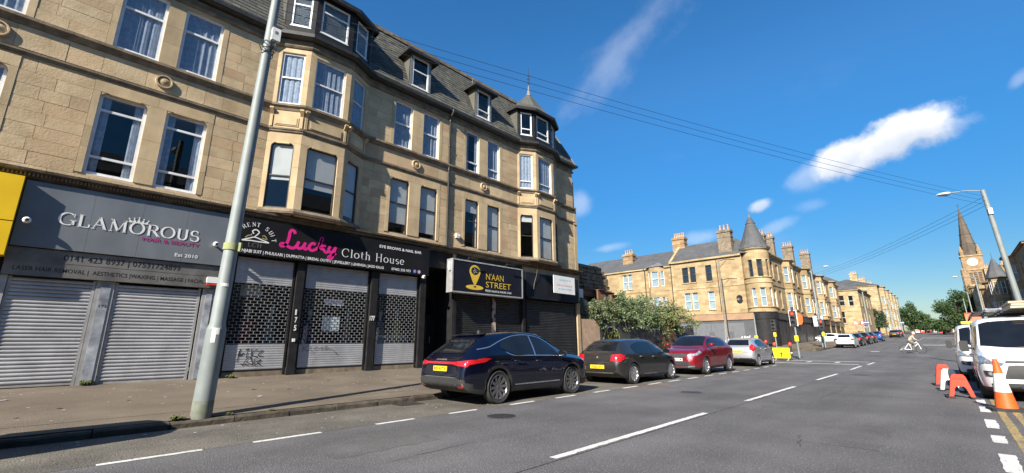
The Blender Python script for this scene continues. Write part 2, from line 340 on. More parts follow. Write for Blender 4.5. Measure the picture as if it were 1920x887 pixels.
M['bark'] = mk('bark', (.10, .075, .05), (.06, .045, .03), scale=8, rough=.95, bump=.6, bscale=20)
M['steel'] = mk('galvanised_post', (.25, .28, .275), (.205, .235, .23), scale=2.5, rough=.6, metal=.1, stain=.18, sscale=1.5, streak=True, world=True)
M['postbase'] = mk('mossy_post_base', (.22, .23, .21), (.12, .14, .07), scale=5, rough=.8, stain=.3, world=True)
M['rust'] = mk('rusty_iron', (.24, .12, .07), (.13, .07, .045), scale=5, rough=.9, world=True, stain=.4)
M['tanwall'] = mk('peeling_render', (.50, .35, .24), (.40, .28, .20), scale=2.5, rough=.95, world=True, stain=.35, fleck=((.30, .21, .16), 9, .6), bump=.4, bscale=14)
M['hoard'] = mk('painted_hoarding', (.085, .087, .095), (.05, .05, .055), scale=1.2, rough=.8, world=True, stain=.4, streak=True, rnd=.35)
M['brown'] = mk('brown_boarding', (.20, .115, .07), (.13, .08, .055), scale=2, rough=.9, world=True, stain=.35)
M['graff'] = mk('yellow_spray_paint', (.52, .48, .07), rough=.7)
M['cable'] = mk('cable', (.03, .03, .033), rough=.6)
M['plast_r'] = mk('red_plastic', (.72, .06, .025), (.62, .05, .022), scale=4, rough=.5, stain=.25)
M['plast_o'] = mk('orange_plastic', (.80, .12, .02), rough=.5)
M['plast_w'] = mk('white_plastic', (.76, .77, .74), (.62, .63, .6), scale=5, rough=.5, stain=.2)
M['plast_y'] = mk('yellow_plastic', (.80, .62, .02), rough=.5)
M['rubber'] = mk('black_rubber', (.02, .02, .02), (.035, .034, .033), scale=6, rough=.8)
M['bluesign'] = mk('blue_sign', (.02, .12, .50), rough=.4)
M['redlamp'] = mk('red_signal_lamp', (.7, .03, .02), rough=.3, emit=((1, .05, .02), 2.2))
M['lampoff'] = mk('unlit_signal_lens', (.03, .035, .03), rough=.2)
M['lampglass'] = mk('lamp_glass', (.55, .57, .58), rough=.25)
# ================================================================== ground, road, footways
KY = 9.46            # kerb face on the shop side
YF = 15.5            # shop building line
def zpave(x, y):     # footway surface
    return zr(x)+.12+.28*max(0, min(1, (y-KY)/6.04))
def sheet(name, x0, x1, ya, yb, mat, zf, nx, ny=1):
    m = MB()
    for i in range(nx+1):
        x = x0+(x1-x0)*i/nx; a = ya(x) if callable(ya) else ya; b = yb(x) if callable(yb) else yb
        for j in range(ny+1):
            y = a+(b-a)*j/ny; m.v.append((x, y, zf(x, y)))
    for i in range(nx):
        for j in range(ny):
            q = i*(ny+1)+j; m.f.append((q, q+ny+1, q+ny+2, q+1)); m.m.append(0)
    return struct(m.build(name, mat, fix=False))
g = MB(); xs = [-900, -200, 0, 25, 40, 50, 60, 80, 110, 160, 250, 420, 900, 1500]
for x in xs:
    for y in (-1200, -60, 60, 1200): g.v.append((x, y, zr(x)-.09))
for i in range(len(xs)-1):
    for j in range(3): q = i*4+j; g.f.append((q, q+4, q+5, q+1)); g.m.append(0)
struct(g.build('ground', M['earth'], fix=False))
flat = lambda x, y: zr(x)
sheet('road', -60, 420, -2.6, 7.39, M['asphalt'], flat, 240, 4)
sheet('road_parking_strip', -60, 31, 7.39, KY, M['bay_asphalt'], flat, 91)
sheet('road_beyond_junction', 31, 420, 7.39, KY, M['asphalt'], flat, 190)
sheet('side_road', 42, 52.5, KY, 60, M['asphalt'], flat, 8, 6)
def nearend(x): return KY+.13 if x < 37 else KY+.13+ (4.2-math.sqrt(max(0, 4.2**2-(x-37)**2)))
sheet('pavement', -60, 41.1, nearend, 15.56, M['pave'], zpave, 140, 6)
sheet('pavement_far_corner', 52.6, 105, lambda x: KY+.13+(2.5-math.sqrt(max(0, 2.5**2-(55.1-x)**2)) if x < 55.1 else 0), 14.3, M['pave'], zpave, 60, 3)
sheet('pavement_side_street', 52.62, 56.2, 14.3, 60, M['pave'], lambda x, y: zr(x)+.38, 4, 4)
sheet('pavement_far', 105, 420, KY+.13, 14.0, M['pave'], zpave, 80, 2)
sheet('pavement_opposite', -60, 420, -9.0, -2.73, M['pave'], lambda x, y: zr(x)+.12, 240, 2)
sheet('vacant_lot', 21.3, 41.1, 15.56, 50, M['earth'], lambda x, y: zr(x)+.38, 10, 6)
# kerb stones
kerb = bpy.data.objects.new('kerb', None); col.objects.link(kerb); struct(kerb)
kms = []
for k in range(4):
    m = MB(); rr = random.Random(k); L = .93
    xs_ = [-.46, -.2, .1, .3, .46]; base = []
    for x in xs_:
        o = rr.uniform(-.008, .008); t = rr.uniform(-.012, .004)
        base.append([(x, o, -.2), (x, o, .09+t), (x, .022+o, .12+t), (x, .125, .122), (x, .125, -.2)])
    for i in range(4):
        for j in range(5):
            q = (j+1) % 5; m.face([base[i][j], base[i][q], base[i+1][q], base[i+1][j]])
    m.face(base[0]); m.face(base[-1][::-1]); kms.append(m.mesh('kerb_stone', M['kerb'], smooth=True, angle=30))
for k in range(49):
    x = -5.5+k*.935
    if x > 37: break
    o = link('kerb_stone', kms[k % 4], kerb); o.location = (x, KY+random.uniform(-.006, .006), zr(x)+random.uniform(-.012, .004)); o.rotation_euler = (0, random.uniform(-.006, .006), random.uniform(-.006, .006))
for k in range(7):     # round the corner of the side street
    a = R_(-90+12.8*(k+.5)); cx_, cy_, rad = 37, KY+4.2, 4.2
    o = link('kerb_stone', kms[k % 4], kerb); o.location = (cx_+rad*math.cos(a), cy_+rad*math.sin(a), zr(cx_+rad*math.cos(a))-.003); o.rotation_euler = (0, 0, a+math.pi/2)
m = MB()
m.sweep([(41.2, 13.8), (41.2, 60)], [(0, -.2), (0, .33), (-.12, .36), (-.12, -.2)])
m.sweep([(52.5, 60), (52.5, 12.1), (52.9, 10.7), (53.7, 9.9), (55.1, KY), (60, KY)], [(0, .2), (0, .66), (-.12, .68), (-.12, .2)])
for x in range(60, 400, 4): m.hexa([(x, KY, zr(x)-.1), (x+3.99, KY, zr(x+4)-.1), (x+3.99, KY+.12, zr(x+4)-.1), (x, KY+.12, zr(x)-.1), (x, KY, zr(x)+.12), (x+3.99, KY, zr(x+4)+.12), (x+3.99, KY+.12, zr(x+4)+.122), (x, KY+.12, zr(x)+.122)])
struct(m.build('kerb_far', M['kerb']))
m = MB()
for x in range(-40, 400, 4): m.hexa([(x, -2.73, zr(x)-.1), (x+3.99, -2.73, zr(x+4)-.1), (x+3.99, -2.6, zr(x+4)-.1), (x, -2.6, zr(x)-.1), (x, -2.73, zr(x)+.122), (x+3.99, -2.73, zr(x+4)+.122), (x+3.99, -2.6, zr(x+4)+.12), (x, -2.6, zr(x)+.12)])
struct(m.build('kerb_opposite', M['kerb']))
sheet('road_seam', -20, 34, 3.60, 3.612, M['rubber'], lambda x, y: zr(x)+.004, 60)
sheet('road_seam', -20, 31, 7.39, 7.40, M['rubber'], lambda x, y: zr(x)+.003, 60)
# tar seam along the footway
sheet('pavement_seam', -8, 22, 10.32, 10.335, M['rubber'], lambda x, y: zpave(x, y)+.004, 60)

# painted markings, each one its own sheet
marks = bpy.data.objects.new('road_markings', None); col.objects.link(marks); struct(marks)
def mark(x0, x1, y0, y1, mat='paint_worn', name='road_marking', sk=0, dz=.004):
    m = MB(); n = max(1, int((x1-x0)/(.09 if x0 < 22 else .8))); jit = [(random.uniform(-.014, .008), random.uniform(-.006, .006)) for _ in range(n+1)]
    for i in range(n):
        a, b = x0+(x1-x0)*i/n, x0+(x1-x0)*(i+1)/n
        ja = jit[i]; jb = jit[i+1]
        m.face([(a, y0+ja[0], zr(a)+dz), (b, y0+jb[0], zr(b)+dz), (b+sk, y1+jb[1], zr(b)+dz), (a+sk, y1+ja[1], zr(a)+dz)])
    o = link(name, m.mesh(name, M[mat], fix=False), marks); return o
for x0, x1 in ((-1.4, -.3), (.54, 1.58), (2.19, 3.16), (4.11, 4.89), (5.70, 6.43), (7.42, 8.24), (9.06, 9.89), (10.75, 11.55), (12.3, 13.15), (13.9, 14.8), (15.4, 16.3), (17, 17.9), (18.6, 19.5), (20.2, 21.1), (21.8, 22.7), (23.4, 24.3), (25, 25.9), (26.6, 27.5), (28.2, 29)):
    mark(x0, x1, 7.34, 7.44)
for x0, x1 in ((-3.2, 1.4), (4.47, 9.21), (11.66, 16.25), (19.5, 23.5), (27, 30.6)): mark(x0, x1, 3.66, 3.77)
for k in range(9): mark(56+k*7, 60+k*7, 3.6, 3.72)
for x0, x1 in ((5.0, 5.9), (7.35, 8.45), (9.3, 9.98), (10.75, 11.85), (13.0, 14.0), (14.6, 15.6), (17.4, 18.2)): mark(x0, x1, -.31, -.17)
for y0, y1 in ((-.50, -.40), (-.70, -.60)): mark(2, 40, y0, y1, 'yellow_worn', 'yellow_line')
mark(32.0, 32.35, 4.0, 8.8); mark(32.2, 35.2, 3.55, 3.67); mark(30.5, 32.0, 8.75, 8.87); mark(35.5, 35.8, 3.9, 8.6)
mark(33.6, 34.9, 5.2, 5.4); mark(33.6, 34.9, 6.7, 6.9); mark(51.0, 51.4, 2.2, 3.2)
mark(70.0, 71.0, -2.0, 3.4); mark(110, 111.2, -2.2, 3.4)
mark(52.5, 53.2, 4.9, 5.5)

# repairs, seams and ironwork in the carriageway
def patchsheet(x0, x1, y0, y1, mat, name):
    m = MB(); rg = random.Random(int(x0*10)); n = 10; lo = [(x0+(x1-x0)*k/n, y0+rg.uniform(-.05, .05)) for k in range(n+1)]; hi_ = [(x0+(x1-x0)*k/n, y1+rg.uniform(-.05, .05)) for k in range(n+1)]
    for k in range(n): m.face([(*lo[k], zr(lo[k][0])+.003), (*lo[k+1], zr(lo[k+1][0])+.003), (*hi_[k+1], zr(hi_[k+1][0])+.003), (*hi_[k], zr(hi_[k][0])+.003)])
    return struct(m.build(name, M[mat], fix=False))
patchsheet(11.9, 14.6, 6.75, 7.30, 'patch2', 'road_patch'); patchsheet(16.5, 22.5, 5.2, 6.3, 'patch', 'road_patch'); patchsheet(7.6, 9.8, .9, 1.9, 'patch', 'road_patch'); patchsheet(2.6, 4.2, 5.6, 6.5, 'patch', 'road_patch'); patchsheet(27, 36, 1.0, 2.4, 'patch', 'road_patch')
def crack(pts, w_=.012):
    m = MB(); rg = random.Random(int(pts[0][0]*7)); P = []
    for (a, b) in zip(pts[:-1], pts[1:]):
        for k in range(8): t = k/8; P.append((a[0]+(b[0]-a[0])*t+rg.uniform(-.03, .03), a[1]+(b[1]-a[1])*t+rg.uniform(-.03, .03)))
    for a, b in zip(P[:-1], P[1:]):
        d = Vector((b[0]-a[0], b[1]-a[1])).normalized(); nx_ = Vector((-d.y, d.x))*w_*rg.uniform(.3, .7); m.face([(a[0]+nx_.x, a[1]+nx_.y, zr(a[0])+.0035), (b[0]+nx_.x, b[1]+nx_.y, zr(b[0])+.0035), (b[0]-nx_.x, b[1]-nx_.y, zr(b[0])+.0035), (a[0]-nx_.x, a[1]-nx_.y, zr(a[0])+.0035)])
    struct(m.build('road_crack', M['rubber'], fix=False))
crack([(7.2, 1.7), (8.2, 1.9)], .010); crack([(3.0, 5.0), (4.6, 5.15)], .008); crack([(13, 2.55), (15.5, 2.5), (18, 2.6)], .010)
for x, y in ((12.6, 5.4), (6.2, 6.4), (23.5, 2.9)):
    o = thing('manhole_cover', {12.6: 'round iron manhole cover in the lane beside the charcoal hatchback', 6.2: 'round iron manhole cover in the lane near the foreground dashes', 23.5: 'round iron manhole cover just past the centre line dashes'}[x], 'manhole cover', (x, y, 0)); m = MB(); m.lathe([(0, .006), (.27, .006), (.28, .002)], (x, y, 0), 24); m.build('plate', M['gutter'], o)
    m = MB(); m.lathe([(.285, .0045), (.33, .0045)], (x, y, 0), 24); m.build('frame_ring', M['patch'], o)
o = thing('road_drain', 'iron gully grating at the kerb in front of the dark blue SUV', 'drain', (5.9, KY-.25, 0)); m = MB()
for k in range(7): m.box(5.66+k*.07, 5.70+k*.07, KY-.44, KY-.06, .002, .008)
m.box(5.62, 5.66, KY-.46, KY-.04, .002, .008); m.box(6.15, 6.19, KY-.46, KY-.04, .002, .008); m.build('grating', M['gutter'], o)
m = MB(); m.face([(5.6, KY-.48, .0016), (6.2, KY-.48, .0016), (6.2, KY-.02, .0016), (5.6, KY-.02, .0016)]); m.build('pit', M['ink'], o, fix=False)

# ================================================================== sandstone tenement with the shops
T = thing('tenement_building', 'long three storey sandstone tenement with mansard roof above the shop fronts', 'building', (7, YF, .4))
def frame_of(P, Q):
    P, Q = Vector(P), Vector(Q); U = (Q-P).normalized(); Nn = Vector((U.y, -U.x))
    return (lambda u, n, z: (P.x+U.x*u+Nn.x*n, P.y+U.y*u+Nn.y*n, z)), (Q-P).length
FF = lambda u, n, z: (u, YF-n, z)
BAY1 = [(3.84, YF), (4.77, YF-.55), (6.30, YF-.55), (7.31, YF)]
BAY2 = [(16.18, YF), (17.13, YF-.55), (18.66, YF-.55), (19.65, YF)]
X0, X1 = -9.0, 21.2
Z1A, Z1B, Z2A, Z2B = 5.76, 8.05, 9.58, 11.72
PAIRS = [((-4.48, -3.45), (-3.03, -2.0)), ((-.33, .69), (1.12, 2.14)), ((8.57, 9.46), (10.03, 10.92)), ((12.55, 13.40), (13.98, 14.83))]
def wallgrid(m, F, u0, u1, z0, z1, ops, n0, n1):
    us = sorted({u0, u1, *[v for o in ops for v in o[:2] if u0 < v < u1]}); zs = sorted({z0, z1, *[v for o in ops for v in o[2:] if z0 < v < z1]})
    for b in range(len(zs)-1):
        run = None
        for a in range(len(us)-1):
            cu, cz = (us[a]+us[a+1])/2, (zs[b]+zs[b+1])/2
            hole = any(o[0] < cu < o[1] and o[2] < cz < o[3] for o in ops)
            if not hole:
                run = (run[0] if run else us[a], us[a+1])
            if (hole or a == len(us)-2) and run:
                m.box(run[0], run[1], n0, n1, zs[b], zs[b+1], F); run = None
def ashlar(u0, u1, z0, z1, ops, course=.345, lmin=.5, lmax=1.15, rng=random):
    """rectangles (u0,u1,z0,z1) of coursed stone, cut round the openings"""
    zc = sorted({z0, z1, *[v for o in ops for v in o[2:] if z0 < v < z1]}); rows = []
    for a, b in zip(zc[:-1], zc[1:]):
        k = max(1, round((b-a)/course)); rows += [(a+(b-a)*i/k, a+(b-a)*(i+1)/k) for i in range(k)]
    outp = []
    for a, b in rows:
        free = [(u0, u1)]
        for o in ops:
            if o[2] < (a+b)/2 < o[3]:
                free = [q for f0, f1 in free for q in ((f0, min(f1, o[0])), (max(f0, o[1]), f1)) if q[1]-q[0] > .05]
        for f0, f1 in free:
            x = f0; first = True
            while x < f1-1e-6:
                L = rng.uniform(lmin, lmax)*(.6 if first else 1); first = False
                e = x+L
                if f1-e < .35: e = f1
                outp.append((x, e, a, b)); x = e
    return outp
main_ops = [(u[0], u[1], Z1A, Z1B+.08) for p in PAIRS for u in p]+[(u[0], u[1], Z2A, Z2B) for p in PAIRS for u in p]
core = MB()
spans = [(X0, BAY1[0][0]), (BAY1[3][0], BAY2[0][0]), (BAY2[3][0], X1)]
for a, b in spans: wallgrid(core, FF, a, b, 5.30, 12.2, [o for o in main_ops if a < o[0] < b], -.40, 0)
bay_ops = []
for B in (BAY1, BAY2):
    for i in range(3):
        F, L = frame_of(B[i], B[i+1]); ww = .36 if i != 1 else .545; c = L/2
        if i == 0: c = L/2-.03
        ops = [(c-ww, c+ww, Z1A, Z1B+.04), (c-ww-.02, c+ww+.02, Z2A, Z2B-.10)]
        bay_ops.append((F, L, ops, i, B)); wallgrid(core, F, 0, L, 5.56, 12.2, ops, -.22, .0)
core.box(X0, X0+.4, YF+.42, YF+11, .3, 15.6); core.box(X1-.4, X1, YF+.42, YF+11, .3, 12.2); core.box(X0+.42, X1-.42, YF+10.6, YF+11, .3, 15.6)
core.box(X0, X1, YF+.5, YF+10.5, 5.2, 5.28); core.box(X0+.45, X1-.45, YF+.45, YF+10.5, 8.7, 8.8)
core.box(X0, X1, YF-.02, YF+.40, 5.0, 5.295)
core.build('wall', M['mortar'], T)
# individual stones
rects = []
rs = random.Random(3)
def block(p): return [(p[0][0]-.15, p[1][1]+.15, Z1A-.06, Z1B+.40), (p[0][0]-.15, p[1][1]+.15, Z2A, Z2B+.10)]
dres_ops = [o for p in PAIRS for o in block(p)]
for a, b in spans:
    ops = [o for o in dres_ops if a-.5 < o[0] < b]
    for za, zb in ((5.57, 8.50), (8.67, 9.30), (9.54, 11.80)):
        for r in ashlar(a, b, za, zb, ops, .335 if za != 8.67 else .62, .45, 1.15, rs): rects.append((FF, r))
unit = MB(); unit.prism([(-.5, -.5), (.5, -.5), (.5, .5), (-.5, .5)], 0, 1, lambda u, n, z: (u, -n, z)); unit_me = unit.mesh('stone', M['stone'])
def key(t):
    (F, r) = t; p = F((r[0]+r[1])/2, 0, (r[2]+r[3])/2)
    vis = 0 if p[0] < -2.6 and p[2] > 6 else 1
    return -(vis*(r[1]-r[0])*(r[3]-r[2])/(p[0]**2+p[1]**2+1))
rects.sort(key=key)
for F, r in rects[:300]:
    o = link('stone', unit_me, T); t = rs.uniform(.014, .022); g_ = .004
    o.location = F((r[0]+r[1])/2, 0, (r[2]+r[3])/2); o.scale = (r[1]-r[0]-2*g_, t, r[3]-r[2]-2*g_)
    o.matrix_parent_inverse = Matrix.Translation(-Vector(LOC[T.name]))
m = MB()
for F, r in rects[300:]: m.box(r[0]+.004, r[1]-.004, 0, rs.uniform(.014, .022), r[2]+.004, r[3]-.004, F)
stuff(m.build('stonework', M['stone'], T))
# dressed margins round the windows
def quadrant(m, F, u, z, r, sgn, n0, n1):
    """concave shoulder that fills the top corner of an opening"""
    pts = [(u, z)]+[(u+sgn*(r-r*math.sin(t)), z-(r-r*math.cos(t))) for t in [math.pi/2*k/5 for k in range(6)]]
    m.prism(pts, n0, n1, F)
def pillow(F, u0, u1, z0, z1, name='dressing', n=.027, par=None, mat='dress'):
    m = MB(); m.box(u0+.003, u1-.003, 0, n, z0+.003, z1-.003, F); return m.build(name, M[mat], par or T)
for p in PAIRS:
    for za, zb, sh in ((Z1A, Z1B+.08, True), (Z2A, Z2B, False)):
        for a, b in ((p[0][0]-.15, p[0][0]), (p[0][1], p[1][0]), (p[1][1], p[1][1]+.15)):
            zz = za
            for e in (za+.72, za+1.3, zb): pillow(FF, a, b, zz, e, 'jamb_stone'); zz = e
        top = zb+.31 if sh else zb+.10
        mid = (p[0][1]+p[1][0])/2
        pillow(FF, p[0][0]-.15, mid, zb, top, 'lintel'); pillow(FF, mid, p[1][1]+.15, zb, top, 'lintel')
        if sh:
            m = MB()
            for u in p:
                quadrant(m, FF, u[0], zb, .17, 1, -.19, .02); quadrant(m, FF, u[1], zb, .17, -1, -.19, .02)
                m.box(u[0]+.17, u[1]-.17, -.12, .05, zb-.03, zb+.02, FF)
            m.build_parts('window_shoulder', M['dress'], T)
for F, L, ops, i, B in bay_ops:
    rc = [(0, L, 5.57, 5.74)]
    for o, nx_ in ((ops[0], 8.44), (ops[1], 11.80)):
        zz = o[2]-.02
        for e in (o[2]+.78, o[2]+1.45, o[3]):
            rc += [(0, o[0], zz, e), (o[1], L, zz, e)]; zz = e
        rc.append((0, L, o[3], nx_))
    for r in rc: pillow(F, *r, name='bay_stone', n=.02)
    m = MB(); o = ops[0]; zb = o[3]
    quadrant(m, F, o[0], zb, .15, 1, -.14, .018); quadrant(m, F, o[1], zb, .15, -1, -.14, .018); m.box(o[0]+.15, o[1]-.15, -.1, .045, zb-.03, zb+.02, F)
    m.build_parts('window_shoulder', M['dress'], T)
    # panelled apron between the floors with little brackets
    m = MB(); m.box(.0, L, .0, .03, 8.62, 9.30, F)
    pu0, pu1 = .16, L-.16
    m.box(pu0, pu1, .03, .055, 8.72, 9.06, F); m.box(pu0+.05, pu1-.05, .055, .075, 8.76, 9.02, F)
    m.build('bay_panel', M['dress'], T)
    m = MB()
    for u in (.02, L-.10):
        m.box(u, u+.08, .03, .07, 8.66, 9.10, F); m.prism([(.03, 9.10), (.19, 9.28), (.19, 9.33), (.03, 9.33)], u-.02, u+.10, lambda a, b, z, F=F: F(b, a, z))
    m.build_parts('bracket', M['dress'], T)
PATH = [(X0, YF)]+BAY1+BAY2+[(X1, YF), (X1, YF+10)]
m = MB(); m.sweep(PATH, [(0, 9.30), (.05, 9.30), (.09, 9.40), (.15, 9.44), (.15, 9.52), (0, 9.56)]); m.build('sill_course', M['sill'], T)
m = MB(); m.sweep(PATH, [(0, 8.49), (.05, 8.50), (.055, 8.55), (.085, 8.57), (.085, 8.62), (0, 8.66)]); m.build('string_course', M['sill'], T)
m = MB(); m.sweep(PATH, [(0, 11.80), (.06, 11.82), (.10, 11.88), (.10, 11.92), (.04, 11.95), (.04, 12.14), (0, 12.14)]); m.build('eaves_course', M['sill'], T)
m = MB(); m.sweep(PATH, [(0, 12.14), (.12, 12.15), (.24, 12.19), (.31, 12.20), (.32, 12.33), (.2, 12.35), (0, 12.35)]); m.build('gutter', M['gutter'], T)
SP = [(X0, YF), (X1, YF), (X1, YF+10)]
m = MB(); m.sweep(SP, [(0, 5.285), (.14, 5.29), (.15, 5.33), (.22, 5.36), (.22, 5.44), (.33, 5.47), (.34, 5.53), (.1, 5.575), (0, 5.575)]); m.build('shop_cornice', M['dark_stone'], T)
for B in (BAY1, BAY2):
    m = MB(); m.sweep(B, [(0, 5.56), (.10, 5.57), (.12, 5.64), (.06, 5.74), (0, 5.74)]); m.build('bay_sill', M['sill'], T)
m = MB(); x = X0+.1
while x < X1-.1: m.box(x, x+.036, .222, .262, 5.365, 5.435, FF); x += .07
stuff(m.build('dentils', M['sill'], T))
for x in (-2.35, .92, 9.73, 13.70):      # carved roundels
    m = MB(); m.lathe([(.0, .10), (.035, .10), (.045, .07), (.12, .05), (.155, .03), (.165, .075), (.20, .075), (.215, .02), (.215, 0)], (0, 0, 0), 24, 'Y')
    for k, v in enumerate(m.v): m.v[k] = (v[0]+x, YF-.02-v[1], v[2]+8.985)
    m.build('roundel', M['dress'], T, smooth=True)
m = MB(); m.tube([(11.47, YF-.33, 12.25), (11.47, YF-.33, 12.12), (11.47, YF-.10, 11.9), (11.47, YF-.10, 5.58)], .05, 10)
for z in (11.7, 10.4, 9.2, 7.9, 6.6): m.tube([(11.47, YF-.10, z), (11.47, YF-.10, z+.07)], .066, 10)
m.build('drain_pipe', M['gutter'], T, smooth=True)

# ---- windows
def window(par, F, u0, u1, z0, z1, d=.17, rails=(.5,), frame='upvc', cover='curtain', cf=1.0, seed=0, fwid=.06, up_frac=None):
    m = MB(); w_ = fwid; a, b = -d-.075, -d
    m.box(u0, u0+w_, a, b, z0, z1, F); m.box(u1-w_, u1, a, b, z0, z1, F); m.box(u0+w_, u1-w_, a, b, z0, z0+w_*1.15, F); m.box(u0+w_, u1-w_, a, b, z1-w_, z1, F)
    for r in rails:
        z = z0+(z1-z0)*r; m.box(u0+w_, u1-w_, a+.008, b-.006, z-w_*.42, z+w_*.42, F)
    m.box(u0-.02, u1+.02, -d-.02, -d+.035, z0-.03, z0+.012, F)
    wo = m.build('window', M[frame], par)
    zs = [z0]+[z0+(z1-z0)*r for r in sorted(rails)]+[z1]
    for k in range(len(zs)-1):
        p = MB(); n = -d-.028-(.006 if k == 0 and len(zs) == 3 else 0)
        p.face([F(u0+w_*.8, n, zs[k]+w_*.35), F(u1-w_*.8, n, zs[k]+w_*.35), F(u1-w_*.8, n, zs[k+1]-w_*.35), F(u0+w_*.8, n, zs[k+1]-w_*.35)]); p.build('pane', M['glass'], wo, fix=False)
    n = -d-.068; rg = random.Random(seed)
    if cover in ('curtain', 'side'):
        bits = [(u0+.03, u1-.03)] if cover == 'curtain' else [(u0+.03, u0+.03+(u1-u0)*.22), (u1-.03-(u1-u0)*.22, u1-.03)]
        for (p, q) in bits:
            c = MB(); k = max(4, int((q-p)/.022)); ph = rg.uniform(0, 6)
            for i in range(k+1):
                u = p+(q-p)*i/k; dn = .016*math.sin(u*34+ph)+.010*math.sin(u*71+2*ph)
                c.v += [F(u, n+dn, z0+.02), F(u, n+dn*.7, z1-.02)]
            for i in range(k): c.f.append((2*i, 2*i+2, 2*i+3, 2*i+1)); c.m.append(0)
            c.build('curtain', M['curtain'], wo, smooth=True, angle=80, fix=False)
    elif cover in ('blind', 'slats'):
        c = MB(); zb = z1-(z1-z0)*cf
        if cover == 'blind': c.box(u0+.04, u1-.04, n, n+.004, zb, z1-.02, F); c.box(u0+.04, u1-.04, n-.006, n+.012, zb-.03, zb, F)
        else:
            z = zb
            while z < z1-.03: c.hexa([F(u0+.05, n, z), F(u1-.05, n, z), F(u1-.05, n+.03, z-.012), F(u0+.05, n+.03, z-.012), F(u0+.05, n, z+.004), F(u1-.05, n, z+.004), F(u1-.05, n+.03, z-.008), F(u0+.05, n+.03, z-.008)]); z += .04
        c.build('blind', M['blind' if cover == 'blind' else 'slatblind'], wo)
    return wo
sd = 0
for pi, p in enumerate(PAIRS):
    for wi, u in enumerate(p):
        sd += 1
        if pi <= 1:
            window(T, FF, u[0], u[1], Z1A, Z1B+.07, .06, (.22, .80), 'upvc', 'side', seed=sd, fwid=.075); window(T, FF, u[0], u[1], Z2A, Z2B, .05, (.66,), 'upvc', 'curtain', seed=sd+50, fwid=.075)
        elif pi == 2:
            window(T, FF, u[0], u[1], Z1A, Z1B+.07, .04, (.55,), 'darkframe', 'blind', .80 if wi == 0 else .88, fwid=.045); window(T, FF, u[0], u[1], Z2A, Z2B, .05, (.52,), 'upvc', 'curtain', seed=sd+50, fwid=.07)
        else:
            window(T, FF, u[0], u[1], Z1A, Z1B+.07, .04, (.55,), 'darkframe', 'blind', 1.0 if wi else .25, fwid=.045); window(T, FF, u[0], u[1], Z2A, Z2B, .05, (.24,), 'upvc', 'curtain' if wi else 'side', seed=sd+50, fwid=.07)
for F, L, ops, i, B in bay_ops:
    sd += 1; o = ops[0]; q = ops[1]; b2 = B is BAY2
    window(T, F, o[0], o[1], o[2], o[3]-.01, .035, (.5,), 'darkframe', 'blind', (.55, .62, .9)[i] if not b2 else (.15, 1, .9)[i], fwid=.042)
    window(T, F, q[0], q[1], q[2], q[3], .04, (.52,) if not b2 else (.22,), 'upvc', 'curtain', seed=sd+90)
m = MB()
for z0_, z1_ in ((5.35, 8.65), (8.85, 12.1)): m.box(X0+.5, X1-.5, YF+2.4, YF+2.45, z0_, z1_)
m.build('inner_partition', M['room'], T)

# ---- mansard roof
RZ0, RZ1, RY0, RY1 = 12.30, 15.72, YF-.20, YF+1.25
def ry(z): return RY0+(RY1-RY0)*(z-RZ0)/(RZ1-RZ0)
def rx1(z): return X1+.18-1.45*(z-RZ0)/(RZ1-RZ0)
m = MB(); m.face([(X0, RY0, RZ0), (X1+.18, RY0, RZ0), (rx1(RZ1), RY1, RZ1), (X0, RY1, RZ1)]); m.face([(X1+.18, RY0, RZ0), (X1+.18, YF+10, RZ0), (rx1(RZ1), YF+10, RZ1), (rx1(RZ1), RY1, RZ1)])
m.face([(X0, RY1, RZ1), (rx1(RZ1), RY1, RZ1), (rx1(RZ1), YF+10, RZ1), (X0, YF+10, RZ1)]); m.face([(X0, RY0, RZ0), (X0, RY1, RZ1), (X0, YF+10, RZ1), (X0, YF+10, RZ0)])
roof = m.build('roof', M['slate'], T, fix=False)
sl = Vector((0, RY1-RY0, RZ1-RZ0)).normalized(); sn = Vector((0, -sl.z, sl.y))
m = MB(); rowh = .19; nrow = int((Vector((0, RY1-RY0, RZ1-RZ0)).length)/rowh)
for k in range(nrow):
    b = Vector((0, RY0, RZ0))+sl*(k*rowh); x = X0+(k % 2)*.13
    while x < rx1(b.z)-.05:
        e = min(x+.25+rs.uniform(-.02, .02), rx1(b.z)); t = .012+rs.uniform(0, .008); low = rs.uniform(-.012, .008)
        p0 = b+sl*low+sn*(t+.012); p1 = b+sl*(rowh+.02)+sn*.010
        m.hexa([(x+.003, p0.y-sn.y*t, p0.z-sn.z*t), (e-.003, p0.y-sn.y*t, p0.z-sn.z*t), (e-.003, p1.y-sn.y*t, p1.z-sn.z*t), (x+.003, p1.y-sn.y*t, p1.z-sn.z*t), (x+.003, p0.y, p0.z), (e-.003, p0.y, p0.z), (e-.003, p1.y, p1.z), (x+.003, p1.y, p1.z)]); x = e
stuff(m.build('slates', M['slate'], roof, fix=False))
m = MB(); x = X0
while x < rx1(RZ1): e = min(rx1(RZ1)+.05, x+rs.uniform(.7, 1.0)); m.box(x+.006, e-.006, RY1-.10, RY1+.16, RZ1-.05, RZ1+.13+rs.uniform(-.015, .015)); x = e
m.build('ridge_coping', M['sill'], roof)
m = MB(); m.tube([(X1+.2, RY0-.02, RZ0+.03), (rx1(RZ1)+.02, RY1, RZ1+.05)], .05, 8); m.build('hip_flashing', M['lead'], roof, smooth=True)
m = MB(); m.box(11.2, 12.9, YF+2.4, YF+3.1, 15.7, 16.45); m.box(11.13, 12.97, YF+2.33, YF+3.17, 16.45, 16.58); ch = m.build('chimney', M['sill'], roof)
for x in (11.75, 12.2):
    m = MB(); m.lathe([(.10, 16.58), (.12, 16.62), (.10, 16.66), (.09, 17.02), (.12, 17.05), (.12, 17.1), (.07, 17.1)], (x, YF+2.75, 0), 14); m.build('chimney_pot', M['upvc'], T, smooth=True)

